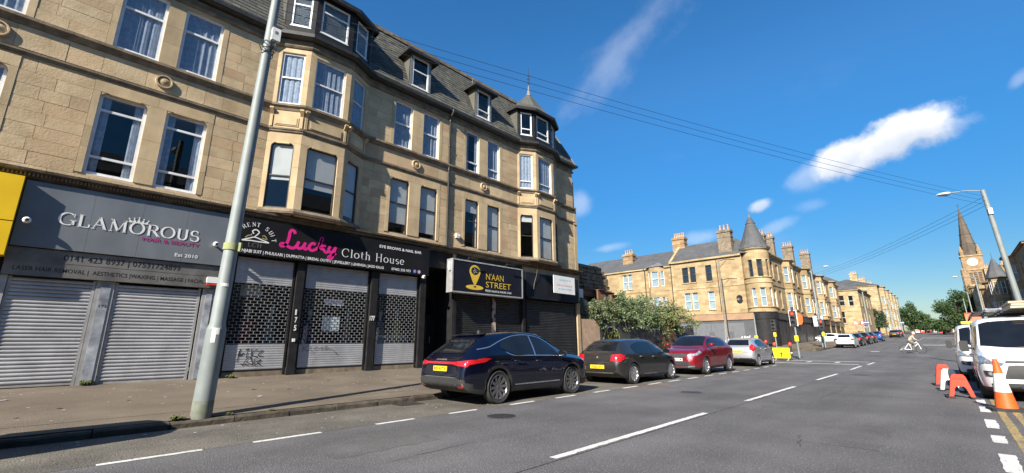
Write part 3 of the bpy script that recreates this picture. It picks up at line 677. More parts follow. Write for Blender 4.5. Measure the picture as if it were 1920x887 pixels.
def dormer(xc, hw):
    z0, z1, yf = 12.72, 14.38, YF-.04
    F = lambda u, n, z: (xc+u, yf-n, z)
    d = MB()
    for s in (-1, 1):
        d.cm = 0
        a = [(xc+s*hw, yf, z0-.25), (xc+s*hw, ry(z1)+.1, z1), (xc+s*hw, yf, z1)]
        b = [(xc+s*(hw-.05), *p[1:]) for p in a]
        d.face(a); d.face(b[::-1])
        for k in range(3): q = (k+1) % 3; d.face([a[k], a[q], b[q], b[k]])
    m = MB(); m.box(-hw, hw, -.05, .02, z0-.28, z0-.02, F); m.box(-hw, -hw+.12, -.06, .02, z0-.02, z1, F); m.box(hw-.12, hw, -.06, .02, z0-.02, z1, F); m.box(-hw+.12, hw-.12, -.06, .02, z1-.12, z1, F)
    D_ = m.build('dormer', M['lead'], T); d.build_parts('dormer_cheek', M['slate'], D_)
    window(T, F, -hw+.12, hw-.12, z0, z1-.12, -.01, (.55,) if xc < 11 else (.28,), 'upvc', 'none')
    ov = .26; ap = (xc, ry(14.5)+.15, 15.12); e = [(xc-hw-ov, yf-ov, z1+.02), (xc+hw+ov, yf-ov, z1+.02), (xc+hw+ov, ry(z1)+.5, z1+.02), (xc-hw-ov, ry(z1)+.5, z1+.02)]
    m = MB()
    for k in range(4): m.face([e[k], e[(k+1) % 4], ap])
    m.face(e[::-1]); m.build('dormer_roof', M['slate'], D_)
    m = MB(); m.box(xc-hw-ov, xc+hw+ov, yf-ov-.03, yf-ov, z1-.10, z1+.045)
    for s in (-1, 1): m.box(xc+s*(hw+ov), xc+s*(hw+ov+.03), yf-ov, ry(z1)+.3, z1-.10, z1+.045)
    m.box(xc-hw-ov+.01, xc+hw+ov-.01, yf-ov+.01, ry(z1)+.2, z1-.06, z1-.03)
    m.build('dormer_eaves', M['gutter'], D_)
    m = MB(); m.lathe([(.11, 15.0), (.06, 15.18), (.03, 15.3), (.045, 15.34), (.012, 15.42), (.006, 15.58)], (ap[0], ap[1], 0), 10); m.build('finial', M['lead'], D_, smooth=True)
dormer(9.72, .56); dormer(13.62, .55)

def bay_dormer(B, spire):
    P = [Vector(p) for p in B]; ins = .06
    pts = [(P[0].x+.05, YF+.25), (P[0].x+.08, YF-.02), (P[1].x+.03, YF-.47), (P[2].x-.03, YF-.47), (P[3].x-.08, YF-.02), (P[3].x-.05, YF+.25)]
    z0, z1 = 12.33, 14.42
    b = MB(); b.face([(x, y, 12.345) for x, y in [(P[0].x-.1, YF+.3)]+[tuple(p) for p in B]+[(P[3].x+.1, YF+.3)]])
    D_ = b.build('bay_dormer', M['lead'], T)
    for i in range(1, 4):
        F, L = frame_of(pts[i], pts[i+1]); ww = .34 if i != 2 else .53; c = L/2
        m = MB(); wallgrid(m, F, 0, L, z0, z1, [(c-ww, c+ww, 12.82, 14.24)], -.10, 0); m.build('dormer_panel', M['black'], D_)
        window(T, F, c-ww, c+ww, 12.82, 14.24, .02, (.68,) if not spire else (.28,), 'upvc', 'slats' if not spire else 'none', 1.0, fwid=.065)
    for s, (p, q) in ((-1, (pts[0], pts[1])), (1, (pts[4], pts[5]))):
        m = MB(); x = p[0] if s < 0 else q[0]
        m.box(x-.03, x+.03, YF-.02, ry(z1)+.1, z0, z1); m.build('dormer_cheek', M['slate'], D_)
    ov = .24
    outer = [(P[0].x-.2, YF+.95), (P[0].x-.16, YF-.12), (P[1].x-.06, YF-.47-ov), (P[2].x+.06, YF-.47-ov), (P[3].x+.16, YF-.12), (P[3].x+.2, YF+.95)]
    m = MB(); cxm = (P[1].x+P[2].x)/2
    if spire:
        ap = (cxm-.05, YF+.55, 16.35); mid = [((p[0]-cxm)*.62+cxm, (p[1]-ap[1])*.62+ap[1], 15.02) for p in outer]
        n = len(outer)
        for k in range(n):
            q = (k+1) % n; m.face([(*outer[k], z1+.02), (*outer[q], z1+.02), mid[q], mid[k]]); m.face([mid[k], mid[q], ap])
    else:
        r1, r2 = (P[1].x-.1, YF+1.1, 15.85), (P[2].x+.1, YF+1.1, 15.85); o = [(*p, z1+.02) for p in outer]
        m.face([o[0], o[1], r1]); m.face([o[1], o[2], r1]); m.face([o[2], o[3], r2, r1]); m.face([o[3], o[4], r2]); m.face([o[4], o[5], r2])
    m.face([(*p, z1+.02) for p in outer][::-1]); m.build('dormer_roof', M['slate'], D_, fix=False)
    m = MB(); m.sweep(outer, [(0, z1-.10), (.03, z1-.10), (.05, z1+.05), (0, z1+.05)]); m.build('dormer_eaves', M['gutter'], D_)
    if spire:
        m = MB(); m.lathe([(.17, 16.12), (.10, 16.4), (.04, 16.75), (.05, 16.8), (.02, 16.86)], (ap[0], ap[1], 0), 10); m.build('finial_cap', M['lead'], D_, smooth=True)
        m = MB(); m.tube([(ap[0], ap[1], 16.8), (ap[0], ap[1], 18.1)], .016, 6)
        for z, w_ in ((17.05, .10), (17.3, .14), (17.55, .09)):
            m.tube([(ap[0]-w_, ap[1], z), (ap[0]+w_, ap[1], z)], .012, 5); m.tube([(ap[0], ap[1]-w_, z+.03), (ap[0], ap[1]+w_, z+.03)], .012, 5)
        m.build('finial', M['gutter'], D_)
bay_dormer(BAY1, False); bay_dormer(BAY2, True)
# stepped end of the party wall
m = MB(); m.box(X1+.002, X1+.28, YF-.03, YF+.9, .4, 9.45); m.box(X1-.05, X1+.33, YF-.08, YF+.95, 8.45, 8.66); m.box(X1+.002, X1+.22, YF+.06, YF+.8, 9.45, 11.3)
m.build_parts('party_wall', M['dress'], T)
# ================================================================== lettering
def arc(cx_, cy_, rx, ry_, a0, a1, n=14):
    return [(cx_+rx*math.cos(R_(a0+(a1-a0)*k/n)), cy_+ry_*math.sin(R_(a0+(a1-a0)*k/n))) for k in range(n+1)]
def smooth_line(pts, n=6):
    P = [pts[0]]+list(pts)+[pts[-1]]; outp = []
    for i in range(1, len(P)-2):
        for k in range(n):
            t = k/n; a, b, c, d = P[i-1], P[i], P[i+1], P[i+2]
            outp.append(tuple(.5*(2*b[j]+(c[j]-a[j])*t+(2*a[j]-5*b[j]+4*c[j]-d[j])*t*t+(3*b[j]-a[j]-3*c[j]+d[j])*t**3) for j in (0, 1)))
    return outp+[pts[-1]]
def ribbon(m, pts, wfn, F, n):
    L, Rr = [], []
    for k, p in enumerate(pts):
        a = Vector(pts[max(0, k-1)]); b = Vector(pts[min(len(pts)-1, k+1)]); d = (b-a)
        if d.length < 1e-9: d = Vector((1, 0))
        d.normalize(); w_ = wfn(d)/2; nn = Vector((-d.y, d.x))*w_
        L.append(F(p[0]+nn.x, n, p[1]+nn.y)); Rr.append(F(p[0]-nn.x, n, p[1]-nn.y))
    for k in range(len(pts)-1): m.face([L[k], L[k+1], Rr[k+1], Rr[k]])
def sf(*xs, y=0, w_=.11): return [('t', [(x-w_, y), (x+w_, y)]) for x in xs]
SER = {
 'G': (.92, [('a', arc(.46, .5, .42, .5, 48, 300)), ('T', [(.78, .06), (.78, .42)]), ('t', [(.60, .42), (.92, .42)]), ('t', [(.80, .70), (.80, .98)]), ('t', arc(.46, .5, .42, .5, 300, 318, 4))]),
 'L': (.76, [('T', [(.20, 0), (.20, 1)]), ('t', [(.08, 0), (.68, 0)]), ('T2', [(.68, 0), (.70, .26)]), *sf(.20, y=1)]),
 'A': (.94, [('t', [(.12, 0), (.45, 1)]), ('T', [(.43, 1), (.80, 0)]), ('t', [(.24, .33), (.66, .33)]), *sf(.12, .80)]),
 'M': (1.12, [('t', [(.15, 0), (.18, 1)]), ('T', [(.18, 1), (.55, .06)]), ('t', [(.55, .06), (.92, 1)]), ('T', [(.93, 1), (.95, 0)]), *sf(.15, .95), ('t', [(.06, 1), (.2, 1)]), ('t', [(.9, 1), (1.06, 1)])]),
 'O': (.98, [('a', arc(.48, .5, .42, .5, 90, 450, 24))]),
 'R': (.90, [('T', [(.20, 0), (.20, 1)]), ('a', [(.20, .98), (.42, .98)]+arc(.45, .74, .24, .24, 90, -90)+[(.20, .50)]), ('T', [(.46, .5), (.82, 0)]), *sf(.20), ('t', [(.08, 1), (.3, 1)]), ('t', [(.76, 0), (.94, 0)])]),
 'U': (.92, [('a', [(.20, 1), (.20, .32)]+arc(.46, .32, .26, .32, 180, 360)+[(.72, 1)]), *sf(.20, .72, y=1)]),
 'S': (.70, [('a', arc(.34, .74, .24, .25, 40, 250)+arc(.36, .26, .26, .26, 70, -140)), ('t', [(.55, .74), (.55, .98)]), ('t', [(.10, .26), (.10, .02)])]),
 'C': (.86, [('a', arc(.46, .5, .41, .5, 45, 315)), ('t', [(.76, .68), (.76, .98)])]),
 'H': (.98, [('T', [(.20, 0), (.20, 1)]), ('T', [(.76, 0), (.76, 1)]), ('t', [(.2, .52), (.76, .52)]), *sf(.2, .76), *sf(.2, .76, y=1)]),
 'E': (.78, [('T', [(.20, 0), (.20, 1)]), ('t', [(.08, 0), (.66, 0)]), ('t', [(.08, 1), (.62, 1)]), ('t', [(.2, .52), (.5, .52)]), ('t', [(.66, 0), (.66, .2)]), ('t', [(.62, 1), (.62, .8)])]),
 'N': (.98, [('t', [(.2, 0), (.2, 1)]), ('T', [(.2, 1), (.78, 0)]), ('t', [(.78, 0), (.78, 1)]), *sf(.2), *sf(.2, .78, y=1)]),
 'T': (.80, [('T', [(.38, 0), (.38, 1)]), ('t', [(.06, 1), (.70, 1)]), ('t', [(.06, 1), (.06, .8)]), ('t', [(.70, 1), (.70, .8)]), *sf(.38)]),
 'W': (1.2, [('T', [(.08, 1), (.34, 0)]), ('t', [(.34, 0), (.58, 1)]), ('T', [(.58, 1), (.84, 0)]), ('t', [(.84, 0), (1.1, 1)]), *sf(.08, .58, 1.1, y=1)]),
 'I': (.42, [('T', [(.2, 0), (.2, 1)]), *sf(.2), *sf(.2, y=1)]),
 'l': (.36, [('T', [(.18, 0), (.18, 1)]), *sf(.18), ('t', [(.06, .98), (.18, 1)])]),
 'o': (.66, [('a', arc(.32, .32, .27, .32, 90, 450, 20))]),
 't': (.44, [('T', [(.18, .85), (.18, .14)]), ('t', arc(.30, .14, .12, .13, 180, 300, 6)), ('t', [(.04, .62), (.38, .62)])]),
 'h': (.72, [('T', [(.17, 0), (.17, 1)]), ('a', [(.17, .46)]+arc(.36, .40, .19, .24, 150, 0)+[(.55, 0)]), *sf(.17, .55)]),
 'u': (.72, [('a', [(.15, .62), (.15, .22)]+arc(.34, .22, .19, .22, 180, 360)), ('T', [(.55, .62), (.55, 0)]), ('t', [(.04, .62), (.16, .62)]), ('t', [(.44, .62), (.56, .62)]), ('t', [(.55, 0), (.66, 0)])]),
 's': (.50, [('a', arc(.24, .47, .16, .16, 40, 250)+arc(.25, .16, .18, .16, 70, -140))]),
 'e': (.60, [('t', [(.06, .35), (.53, .35)]), ('a', arc(.31, .32, .25, .32, 8, 320))]),
 ' ': (.36, [])}
def serif(s, u, z, h, F, n, thick=.15, thin=.05, gap=.04, width=None, slope=0):
    m = MB(); tot = sum(SER[c][0]+gap for c in s); k = 1 if width is None else width/(tot*h); x = u
    for c in s:
        wd, st = SER[c]
        for kind, pts in st:
            fn = {'a': lambda d: (thin+(thick-thin)*abs(d.y)**1.3)*h, 'T': lambda d: thick*h, 't': lambda d: thin*h, 'T2': lambda d: thick*.55*h}[kind]
            ribbon(m, [(x+p[0]*h*k, z+p[1]*h+slope*(x-u)) for p in pts], fn, F, n)
        x += (wd+gap)*h*k
    return m
def sans(s, u0, u1, z, h, F, n, mat, par, bold=0., name='lettering', mono=False):
    """flat lettering fitted between u0 and u1, capital height h"""
    cu = bpy.data.curves.new('text', 'FONT'); cu.body = s; cu.size = 1; cu.offset = bold; cu.resolution_u = 2
    ob = bpy.data.objects.new('text', cu); col.objects.link(ob); dg = bpy.context.evaluated_depsgraph_get(); me = bpy.data.meshes.new_from_object(ob.evaluated_get(dg))
    bpy.data.objects.remove(ob); bpy.data.curves.remove(cu)
    xs_ = [v.co.x for v in me.vertices]; a, b = min(xs_), max(xs_); k = (u1-u0)/(b-a); hk = h/.70
    m = MB(); m.v = [tuple(F(u0+(v.co.x-a)*k, n, z+v.co.y*hk)) for v in me.vertices]; m.f = [tuple(p.vertices) for p in me.polygons]; m.m = [0]*len(m.f)
    bpy.data.meshes.remove(me); return m.build(name, mat, par, fix=False)
def strokes(lines, F, n, wid, mat, par, name, smooth=True):
    m = MB()
    for k, l in enumerate(lines): ribbon(m, smooth_line(l) if smooth else l, lambda d: wid, F, n+.0004*k)
    return m.build(name, mat, par, fix=False)

# ================================================================== shop fronts
def slat_mesh(w_, h, bulge, mat, F, u0):
    m = MB(); prof = [(0, 0)]+[(bulge*math.sin(t), h*(.03+.47*(1-math.cos(t)))) for t in [math.pi*k/8 for k in range(1, 8)]]+[(0, h*.97)]
    a = [F(u0, n, z) for n, z in prof]; b = [F(u0+w_, n, z) for n, z in prof]
    for k in range(len(prof)-1): m.face([a[k], b[k], b[k+1], a[k+1]])
    m.face([b[0], a[0], a[-1], b[-1]]); m.face(a); m.face(b[::-1]); return m.mesh('slat', mat, smooth=True, angle=50)
def shutter(par, u0, u1, z0, z1, pitch, n, mat, bulge=.034, F=FF, skip=None, name='roller_shutter', guide=None):
    m = MB(); m.box(u0-.06, u0, n-.06, n+.035, z0-.1, z1, F); m.box(u1, u1+.06, n-.06, n+.035, z0-.1, z1, F)
    m.box(u0, u1, n-.05, n+.012, z0, z0+.06, F)
    sh = m.build(name, guide or mat, par)
    me = slat_mesh(u1-u0, pitch, bulge, mat, lambda u, nn, z: F(u, n+nn, z), u0)
    z = z0+.06
    while z < z1-pitch*.5:
        if not (skip and skip[0] < z+pitch/2 < skip[1]):
            o = link('slat', me, sh); o.location = (random.uniform(-.003, .003), random.uniform(-.002, .002), z)
        z += pitch
    return sh
# --- grey hairdresser's front with the double roller shutter
S1 = thing('closed_shop', 'grey shop front with two closed galvanised roller shutters and marble panels', 'shop', (.9, YF, .4))
shutter(S1, -1.03, .36, .42, 2.96, .088, -.03, M['galv'], guide=M['galvd']); shutter(S1, .86, 2.62, .40, 2.96, .088, -.03, M['galv'], guide=M['galvd'])
for a, b in ((.43, .79), (2.72, 3.04)):
    m = MB(); m.box(a, b, -.08, .03, .36, 2.97, FF); m.build('pilaster', M['galvd'], S1)
    m = MB(); m.box(a+.09, b-.07, .03, .045, .42, 2.92, FF); m.build('marble_panel', M['marble'], S1)
sans('173', .555, .70, 2.30, .07, FF, .05, M['ink'], S1, .01)
m = MB(); m.box(-1.22, -1.10, -.08, .05, .36, 2.97, FF); m.build('pilaster', M['galvd'], S1)
m = MB(); m.box(-.70, -.37, -.012, .0, 1.295, 1.325, FF); m.build('letter_slot', M['ink'], S1)
m = MB(); m.box(-1.22, 3.06, -.30, .12, 2.98, 3.64, FF); m.box(-1.22, 3.06, .12, .126, 3.325, 3.335, FF); m.build('silver_fascia', M['silver_sign'], S1)
F1 = lambda u, n, z: (u, YF-.12-n, z)
sans('0141 423 8937 | 07531724899', -.27, 2.09, 3.405, .145, F1, .003, M['ink'], S1, .012)
sans('LASER HAIR REMOVAL |  AESTHETICS |WAXING | MASSAGE | FACIALS', -1.06, 2.76, 3.10, .105, F1, .003, M['ink'], S1, .006)
# its sign
G1 = thing('shop_sign', 'grey metal sign with GLAMOROUS in white letters and a crown', 'shop sign', (.9, YF-.15, 3.65))
for a, b in ((-1.2, .05), (.054, 1.05), (1.054, 2.05), (2.054, 3.06)):
    m = MB(); m.box(a, b, .0, .19, 3.66, 5.27, FF); m.build('sign_panel', M['grey_sign'], G1)
GS = lambda u, n, z: (u, YF-.19-n, z)
serif('GLAM', -.52, 4.29, .31, GS, .012, .17, .055, width=1.32).build('lettering', M['white'], G1, fix=False)
serif('O', .82, 4.29, .31, GS, .012, .17, .055, width=.34).build('lettering', M['white'], G1, fix=False)
serif('ROUS', 1.17, 4.29, .31, GS, .012, .17, .055, width=1.24).build('lettering', M['white'], G1, fix=False)
m = MB(); c0, zc = .985, 4.60
for k in range(-2, 3):
    x = c0+k*.075; h = (.075, .10, .13, .10, .075)[k+2]; m.face([GS(x-.042, .012, zc), GS(x+.042, .012, zc), GS(x*1.0+(x-c0)*.35, .012, zc+h)])
    m.face([GS(x+(x-c0)*.35+.018*math.cos(t), .012, zc+h+.012+.018*math.sin(t)) for t in [k2*math.pi/4 for k2 in range(8)]])
ribbon(m, [(c0-.2, zc+.0), (c0+.2, zc+.0)], lambda d: .03, GS, .013); m.build('crown_emblem', M['white'], G1, fix=False)
sans('HAIR & BEAUTY', 1.12, 2.42, 4.14, .10, GS, .012, M['pinkdark'], G1, .02)
sans('Est 2010', 1.89, 2.43, 3.80, .095, GS, .012, M['white'], G1, .01)
def cctv(x, z, y, label):
    o = thing('security_camera', label, 'camera', (x, y, z), 'dome cameras on the shop signs')
    m = MB(); m.lathe([(.0, .0), (.07, .0), (.075, .02), (.06, .05), (.035, .10), (.035, .17)], (0, 0, 0), 16, 'Y')
    m.v = [(v[0]+x, y-v[1]*-1-.0, v[2]+z) for v in m.v]; m.build('bracket', M['white'], o, smooth=True)
    m = MB(); m.lathe([(0, -.08), (.05, -.065), (.075, -.03), (.078, .0)], (0, 0, 0), 16, 'Y'); m.v = [(v[0]+x, y+v[1], v[2]+z) for v in m.v]; m.build('dome', M['white'], o, smooth=True)
    m = MB(); m.lathe([(0, -.088), (.03, -.08), (.04, -.066)], (0, 0, 0), 12, 'Y'); m.v = [(v[0]+x, y+v[1], v[2]+z) for v in m.v]; m.build('lens', M['ink'], o, smooth=True)
cctv(-1.02, 4.25, YF-.36, 'white dome camera at the yellow end of the grey GLAMOROUS sign')
cctv(2.80, 4.26, YF-.36, 'white dome camera beside Est 2010 near the tall lamp post')
cctv(10.18, 4.03, YF-.34, 'white dome camera under the Lucky sign by the dark close entrance')
def wallbox(x0, x1, z0, z1, y, d, mat, label, name='alarm_box', band=None):
    o = thing(name, label, 'box', ((x0+x1)/2, y, z0)); m = MB(); m.prism([(x0+.02, z0), (x1-.02, z0), (x1, z0+.03), (x1, z1-.03), (x1-.02, z1), (x0+.02, z1), (x0, z1-.03), (x0, z0+.03)], y, y-d); m.build('casing', mat, o)
    m = MB(); m.box(x0+.01, x1-.01, y-d*.9, y-.01, z0-.06, z0-.002) ; m.build('lens', band or M['white'], o)
wallbox(2.74, 3.02, 3.12, 3.30, YF-.14, .10, M['white'], 'cream alarm box with red base beside the silver fascia', band=M['plast_r'])
wallbox(11.40, 11.58, 4.52, 4.86, YF-.34, .10, M['white'], 'white alarm box at the upper corner of the NAAN STREET sign')
wallbox(11.98, 12.20, 6.12, 6.26, YF-.02, .12, M['white'], 'small white box on the sandstone beside the drain pipe')
# --- yellow neighbour, mostly out of the picture
S0 = thing('closed_shop', 'dark shop front under the yellow sign at the picture edge', 'shop', (-3, YF, .4))
m = MB(); m.box(-9, -1.24, -.3, .0, .36, 5.28, FF); m.build('wall_panel', M['black'], S0)
shutter(S0, -4.0, -1.6, .42, 2.9, .09, .05, M['galv'], guide=M['galvd'])
G0 = thing('shop_sign', 'bright yellow sign with purple script letters beside the grey sign', 'shop sign', (-3, YF-.1, 3.4))
for z0_, z1_ in ((4.19, 5.285), (3.38, 4.165)):
    m = MB(); m.box(-6.5, -1.225, .02, .42, z0_, z1_, FF); m.build('sign_panel', M['yellow'], G0)
Y0 = lambda u, n, z: (u, YF-.42-n, z)
strokes([[(-2.05, 4.6), (-2.03, 4.84), (-2.05, 4.9)]], Y0, .008, .105, M['purple'], G0, 'lettering'); strokes([[(-2.04, 4.78), (-1.95, 4.9), (-1.82, 4.86), (-1.80, 4.68), (-1.72, 4.62), (-1.6, 4.75)]], Y0, .008, .105, M['purple'], G0, 'lettering')
strokes([[(-2.9, 4.75), (-2.6, 4.9), (-2.45, 4.75), (-2.5, 4.6), (-2.35, 4.6), (-2.3, 4.85)]], Y0, .008, .1, M['purple'], G0, 'lettering')
strokes([[(-2.1, 3.72), (-1.9, 3.72), (-1.92, 3.84), (-2.05, 3.86), (-2.1, 3.7), (-2.0, 3.62), (-1.88, 3.66)]], Y0, .008, .045, M['brown'], G0, 'lettering')
# --- cloth shop with the pierced shutters
S2 = thing('closed_shop', 'black shop front with three brick-pattern pierced security shutters', 'shop', (6.8, YF, .4))
bays = ((3.45, 5.22), (5.56, 7.94), (8.31, 10.13))
for a, b in ((3.07, 3.38), (5.27, 5.51), (7.99, 8.26), (10.18, 10.45)):
    m = MB(); m.box(a, b, -.30, .14, .34, 4.12, FF); m.box(a-.02, b+.02, .0, .16, .34, .62, FF); m.build('pilaster', M['black'], S2)
m = MB(); m.box(3.05, 10.5, -.5, .06, 4.09, 5.285, FF); m.build('fascia_backing', M['black'], S2)
for bi, (a, b) in enumerate(bays):
    shutter(S2, a+.05, b-.05, .54, 4.08, .075, .0, M['galv'], .007, skip=(1.36, 3.24), guide=M['black'])
    m = MB(); m.box(a, b, -.3, .02, .34, .54, FF); m.build('plinth', M['sill'], S2)
    gr = MB(); rh, rw = .094, .20; z = 1.38; row = 0
    while z < 3.22:
        gr.box(a+.05, b-.05, -.005, .004, z-.005, z+.005, FF); u = a+.05+(row % 2)*rw/2
        while u < b-.07: gr.box(u, u+.022, -.004, .006, z+.005, z+rh-.005, FF); u += rw
        z += rh; row += 1
    stuff(gr.build('pierced_grille', M['grille'], S2))
    m = MB(); m.box(a-.02, b+.02, -.235, -.225, .54, 4.08, FF); m.build('shop_window', M['glass'], S2)
m = MB(); m.box(3.1, 10.4, -1.75, -1.7, .3, 4.1, FF); m.box(3.1, 10.4, -1.7, -.3, .3, .42, FF); m.box(3.1, 10.4, -1.7, -.5, 4.05, 4.085, FF); m.box(3.1, 3.15, -1.7, -.5, .4, 4.0, FF); m.box(10.35, 10.4, -1.7, -.5, .4, 4.0, FF); m.build('shop_interior', mk('shop_interior_paint', (.035, .032, .03), (.02, .019, .018)), S2)
sans('1', 5.325, 5.375, 2.30, .17, FF, .165, M['white'], S2, .03); sans('7', 5.335, 5.415, 2.05, .17, FF, .165, M['white'], S2, .03); sans('5', 5.335, 5.42, 1.79, .17, FF, .165, M['white'], S2, .03)
sans('177', 7.99, 8.20, 2.20, .16, FF, .165, M['white'], S2, .04)
m = MB(); m.box(5.33, 5.42, .14, .165, 1.43, 1.53, FF); m.build('door_bell', M['white'], S2)
strokes([[(3.86, .82), (3.92, 1.22), (3.88, 1.02), (4.02, 1.10), (3.93, 1.0)], [(4.10, .95), (4.12, 1.12)], [(4.07, 1.2), (4.14, 1.22), (4.1, 1.17), (4.07, 1.2)], [(4.22, 1.22), (4.24, .92)], [(4.38, 1.2), (4.22, 1.06), (4.42, .96)], [(4.4, 1.12), (4.55, 1.16), (4.42, 1.02), (4.58, .98)], [(4.02, .72), (4.18, .98), (4.3, .74), (4.12, .84)], [(4.34, .92), (4.36, .72), (4.52, .88), (4.42, .82), (4.56, .70)], [(3.95, .78), (4.2, .74)]], FF, .016, .022, M['ink'], S2, 'spray_tag')
strokes([[(5.78, 1.30), (5.74, 1.10)], [(5.92, 1.28), (5.78, 1.20), (5.94, 1.12)], [(6.0, 1.28), (5.99, 1.14), (6.1, 1.14)], [(6.2, 1.26), (6.13, 1.2), (6.2, 1.14), (6.27, 1.2), (6.2, 1.26)], [(6.42, 1.26), (6.32, 1.22), (6.42, 1.18), (6.32, 1.14)], [(6.48, 1.14), (6.5, 1.27), (6.6, 1.22), (6.5, 1.18), (6.75, 1.16), (6.95, .98), (6.86, 1.06)], [(5.98, 1.05), (6.15, 1.07)]], FF, .016, .013, mk('grey_spray_paint', (.10, .10, .11)), S2, 'spray_tag')
# things in the window
def gown(x, y, z0, h, r, mat, label, lean=0):
    o = thing('dress', label, 'dress', (x, y, .45), 'dresses in the cloth shop window')
    m = MB(); n = 22; prof = [(r, 0), (r*.86, .2), (r*.66, .45), (r*.5, .62), (r*.56, .78), (r*.5, .88), (r*.22, .93)]
    for k, (q, t) in enumerate(prof):
        for j in range(n):
            th = 2*math.pi*j/n; rr = q*(1+.10*math.sin(th*7)*(1-t)); m.v.append((x+rr*math.cos(th), y+rr*.6*math.sin(th), z0+h*t))
    for k in range(len(prof)-1):
        for j in range(n): q = (j+1) % n; m.f.append((k*n+j, k*n+q, (k+1)*n+q, (k+1)*n+j)); m.m.append(0)
    m.build('gown', mat, o, smooth=True, angle=80)
    m = MB(); m.tube([(x, y, z0+h*.92), (x, y, z0+h)], .04, 8); m.lathe([(0, z0+h*1.0), (.07, z0+h*1.03), (.085, z0+h*1.09), (.06, z0+h*1.15), (0, z0+h*1.17)], (x, y, 0), 12); m.tube([(x, y, .42), (x, y, z0+.05)], .02, 6); m.build('mannequin_stand', M['plast_w'], o, smooth=True)
for x, c1, lab, h, r in ((4.15, (.30, .015, .025), 'deep red gown behind the first pierced shutter', 1.55, .34), (4.85, (.16, .25, .24), 'pale green gown beside the red one in the shop window', 1.6, .30), (6.1, (.10, .08, .12), 'dark violet gown behind the middle pierced shutter', 1.55, .3), (7.5, (.35, .30, .20), 'beige gown at the far side of the middle shutter', 1.6, .3), (9.6, (.42, .36, .05), 'yellow green gown behind the last pierced shutter', 1.7, .32), (8.85, (.22, .22, .24), 'grey gown behind the last pierced shutter', 1.6, .3)):
    gown(x, YF+.62, .75, h, r, mk('dress_fabric', c1, tuple(q*.6 for q in c1), scale=9, rough=.8), lab)
for a, b, z0_, z1_, lab, c1 in ((6.42, 7.10, 2.70, 2.93, 'small white notice taped inside the middle shutter', (.72, .74, .80)), (6.40, 7.02, 1.80, 2.30, 'larger pale blue poster taped inside the middle shutter', (.60, .70, .74)), (3.75, 4.35, 2.85, 3.2, 'faded photo poster high inside the first shutter', (.32, .34, .30))):
    m = MB(); m.box(a, b, -.222, -.215, z0_, z1_, FF); tag(m.build('poster', mk('poster_print', c1, tuple(q*.7 for q in c1), scale=7)), lab, 'poster')
G2 = thing('shop_sign', 'black sign with Lucky in pink script and white Cloth House lettering', 'shop sign', (6.8, YF-.15, 4.1))
m = MB(); m.box(3.28, 10.46, .07, .28, 4.10, 5.26, FF); m.build('sign_panel', M['blackgloss'], G2)
LS = lambda u, n, z: (u, YF-.28-n, z)
lu = [[(.50, .84), (.46, .97), (.34, 1.0), (.28, .86), (.27, .62), (.22, .34), (.12, .14), (.0, .10), (-.04, .18), (.06, .24), (.22, .15), (.40, .06), (.54, .10), (.62, .24)],
      [(.70, .46), (.64, .24), (.70, .10), (.84, .14), (.94, .34), (.98, .46)], [(.98, .46), (.93, .20), (1.0, .10), (1.10, .18)],
      [(1.42, .42), (1.30, .48), (1.18, .34), (1.16, .18), (1.28, .08), (1.44, .16), (1.54, .28)],
      [(1.58, .10), (1.66, .5), (1.72, .84), (1.64, .72), (1.58, .10)], [(1.90, .46), (1.78, .44), (1.66, .28), (1.80, .22), (1.92, .08), (2.04, .16)],
      [(2.10, .46), (2.04, .24), (2.12, .12), (2.24, .18), (2.34, .40)], [(2.36, .46), (2.30, .12), (2.24, -.16), (2.12, -.24), (2.06, -.16), (2.2, -.04), (2.4, .1)]]
sx, sz = 1.86/2.44, .64
strokes([[(4.62+p[0]*sx, 4.44+p[1]*sz) for p in l] for l in lu], LS, .004, .098, M['pink'], G2, 'lettering')
serif('Cloth House', 6.66, 4.43, .30, LS, .004, .115, .04, gap=.10, width=2.62).build('lettering', M['white'], G2, fix=False)
sans('EYE BROWS & NAIL BAR', 8.13, 10.05, 4.985, .105, LS, .004, M['white'], G2, .02)
sans('PUNJABI SUIT | PHULKARI | DUPPATTA | BRIDAL OUTFIT | JEWELLERY | LEHENGA | JAGO KALGI', 3.16+.2, 8.36, 4.16, .095, LS, .004, M['white'], G2, .018)
sans('07402 335 973', 8.70, 9.57, 4.165, .095, LS, .004, M['white'], G2, .015)
for x, c1, ch_ in ((9.76, (.10, .20, .60), 'f'), (9.97, (.55, .30, .45), 'o')):
    m = MB(); m.face([LS(x+.075*math.cos(t), .012, 4.225+.075*math.sin(t)) for t in [k*math.pi/12 for k in range(24)]]); m.build('badge', mk('badge_colour', c1), G2, fix=False)
    sans(ch_, x-.02, x+.025, 4.19, .08, LS, .014, M['white'], G2)
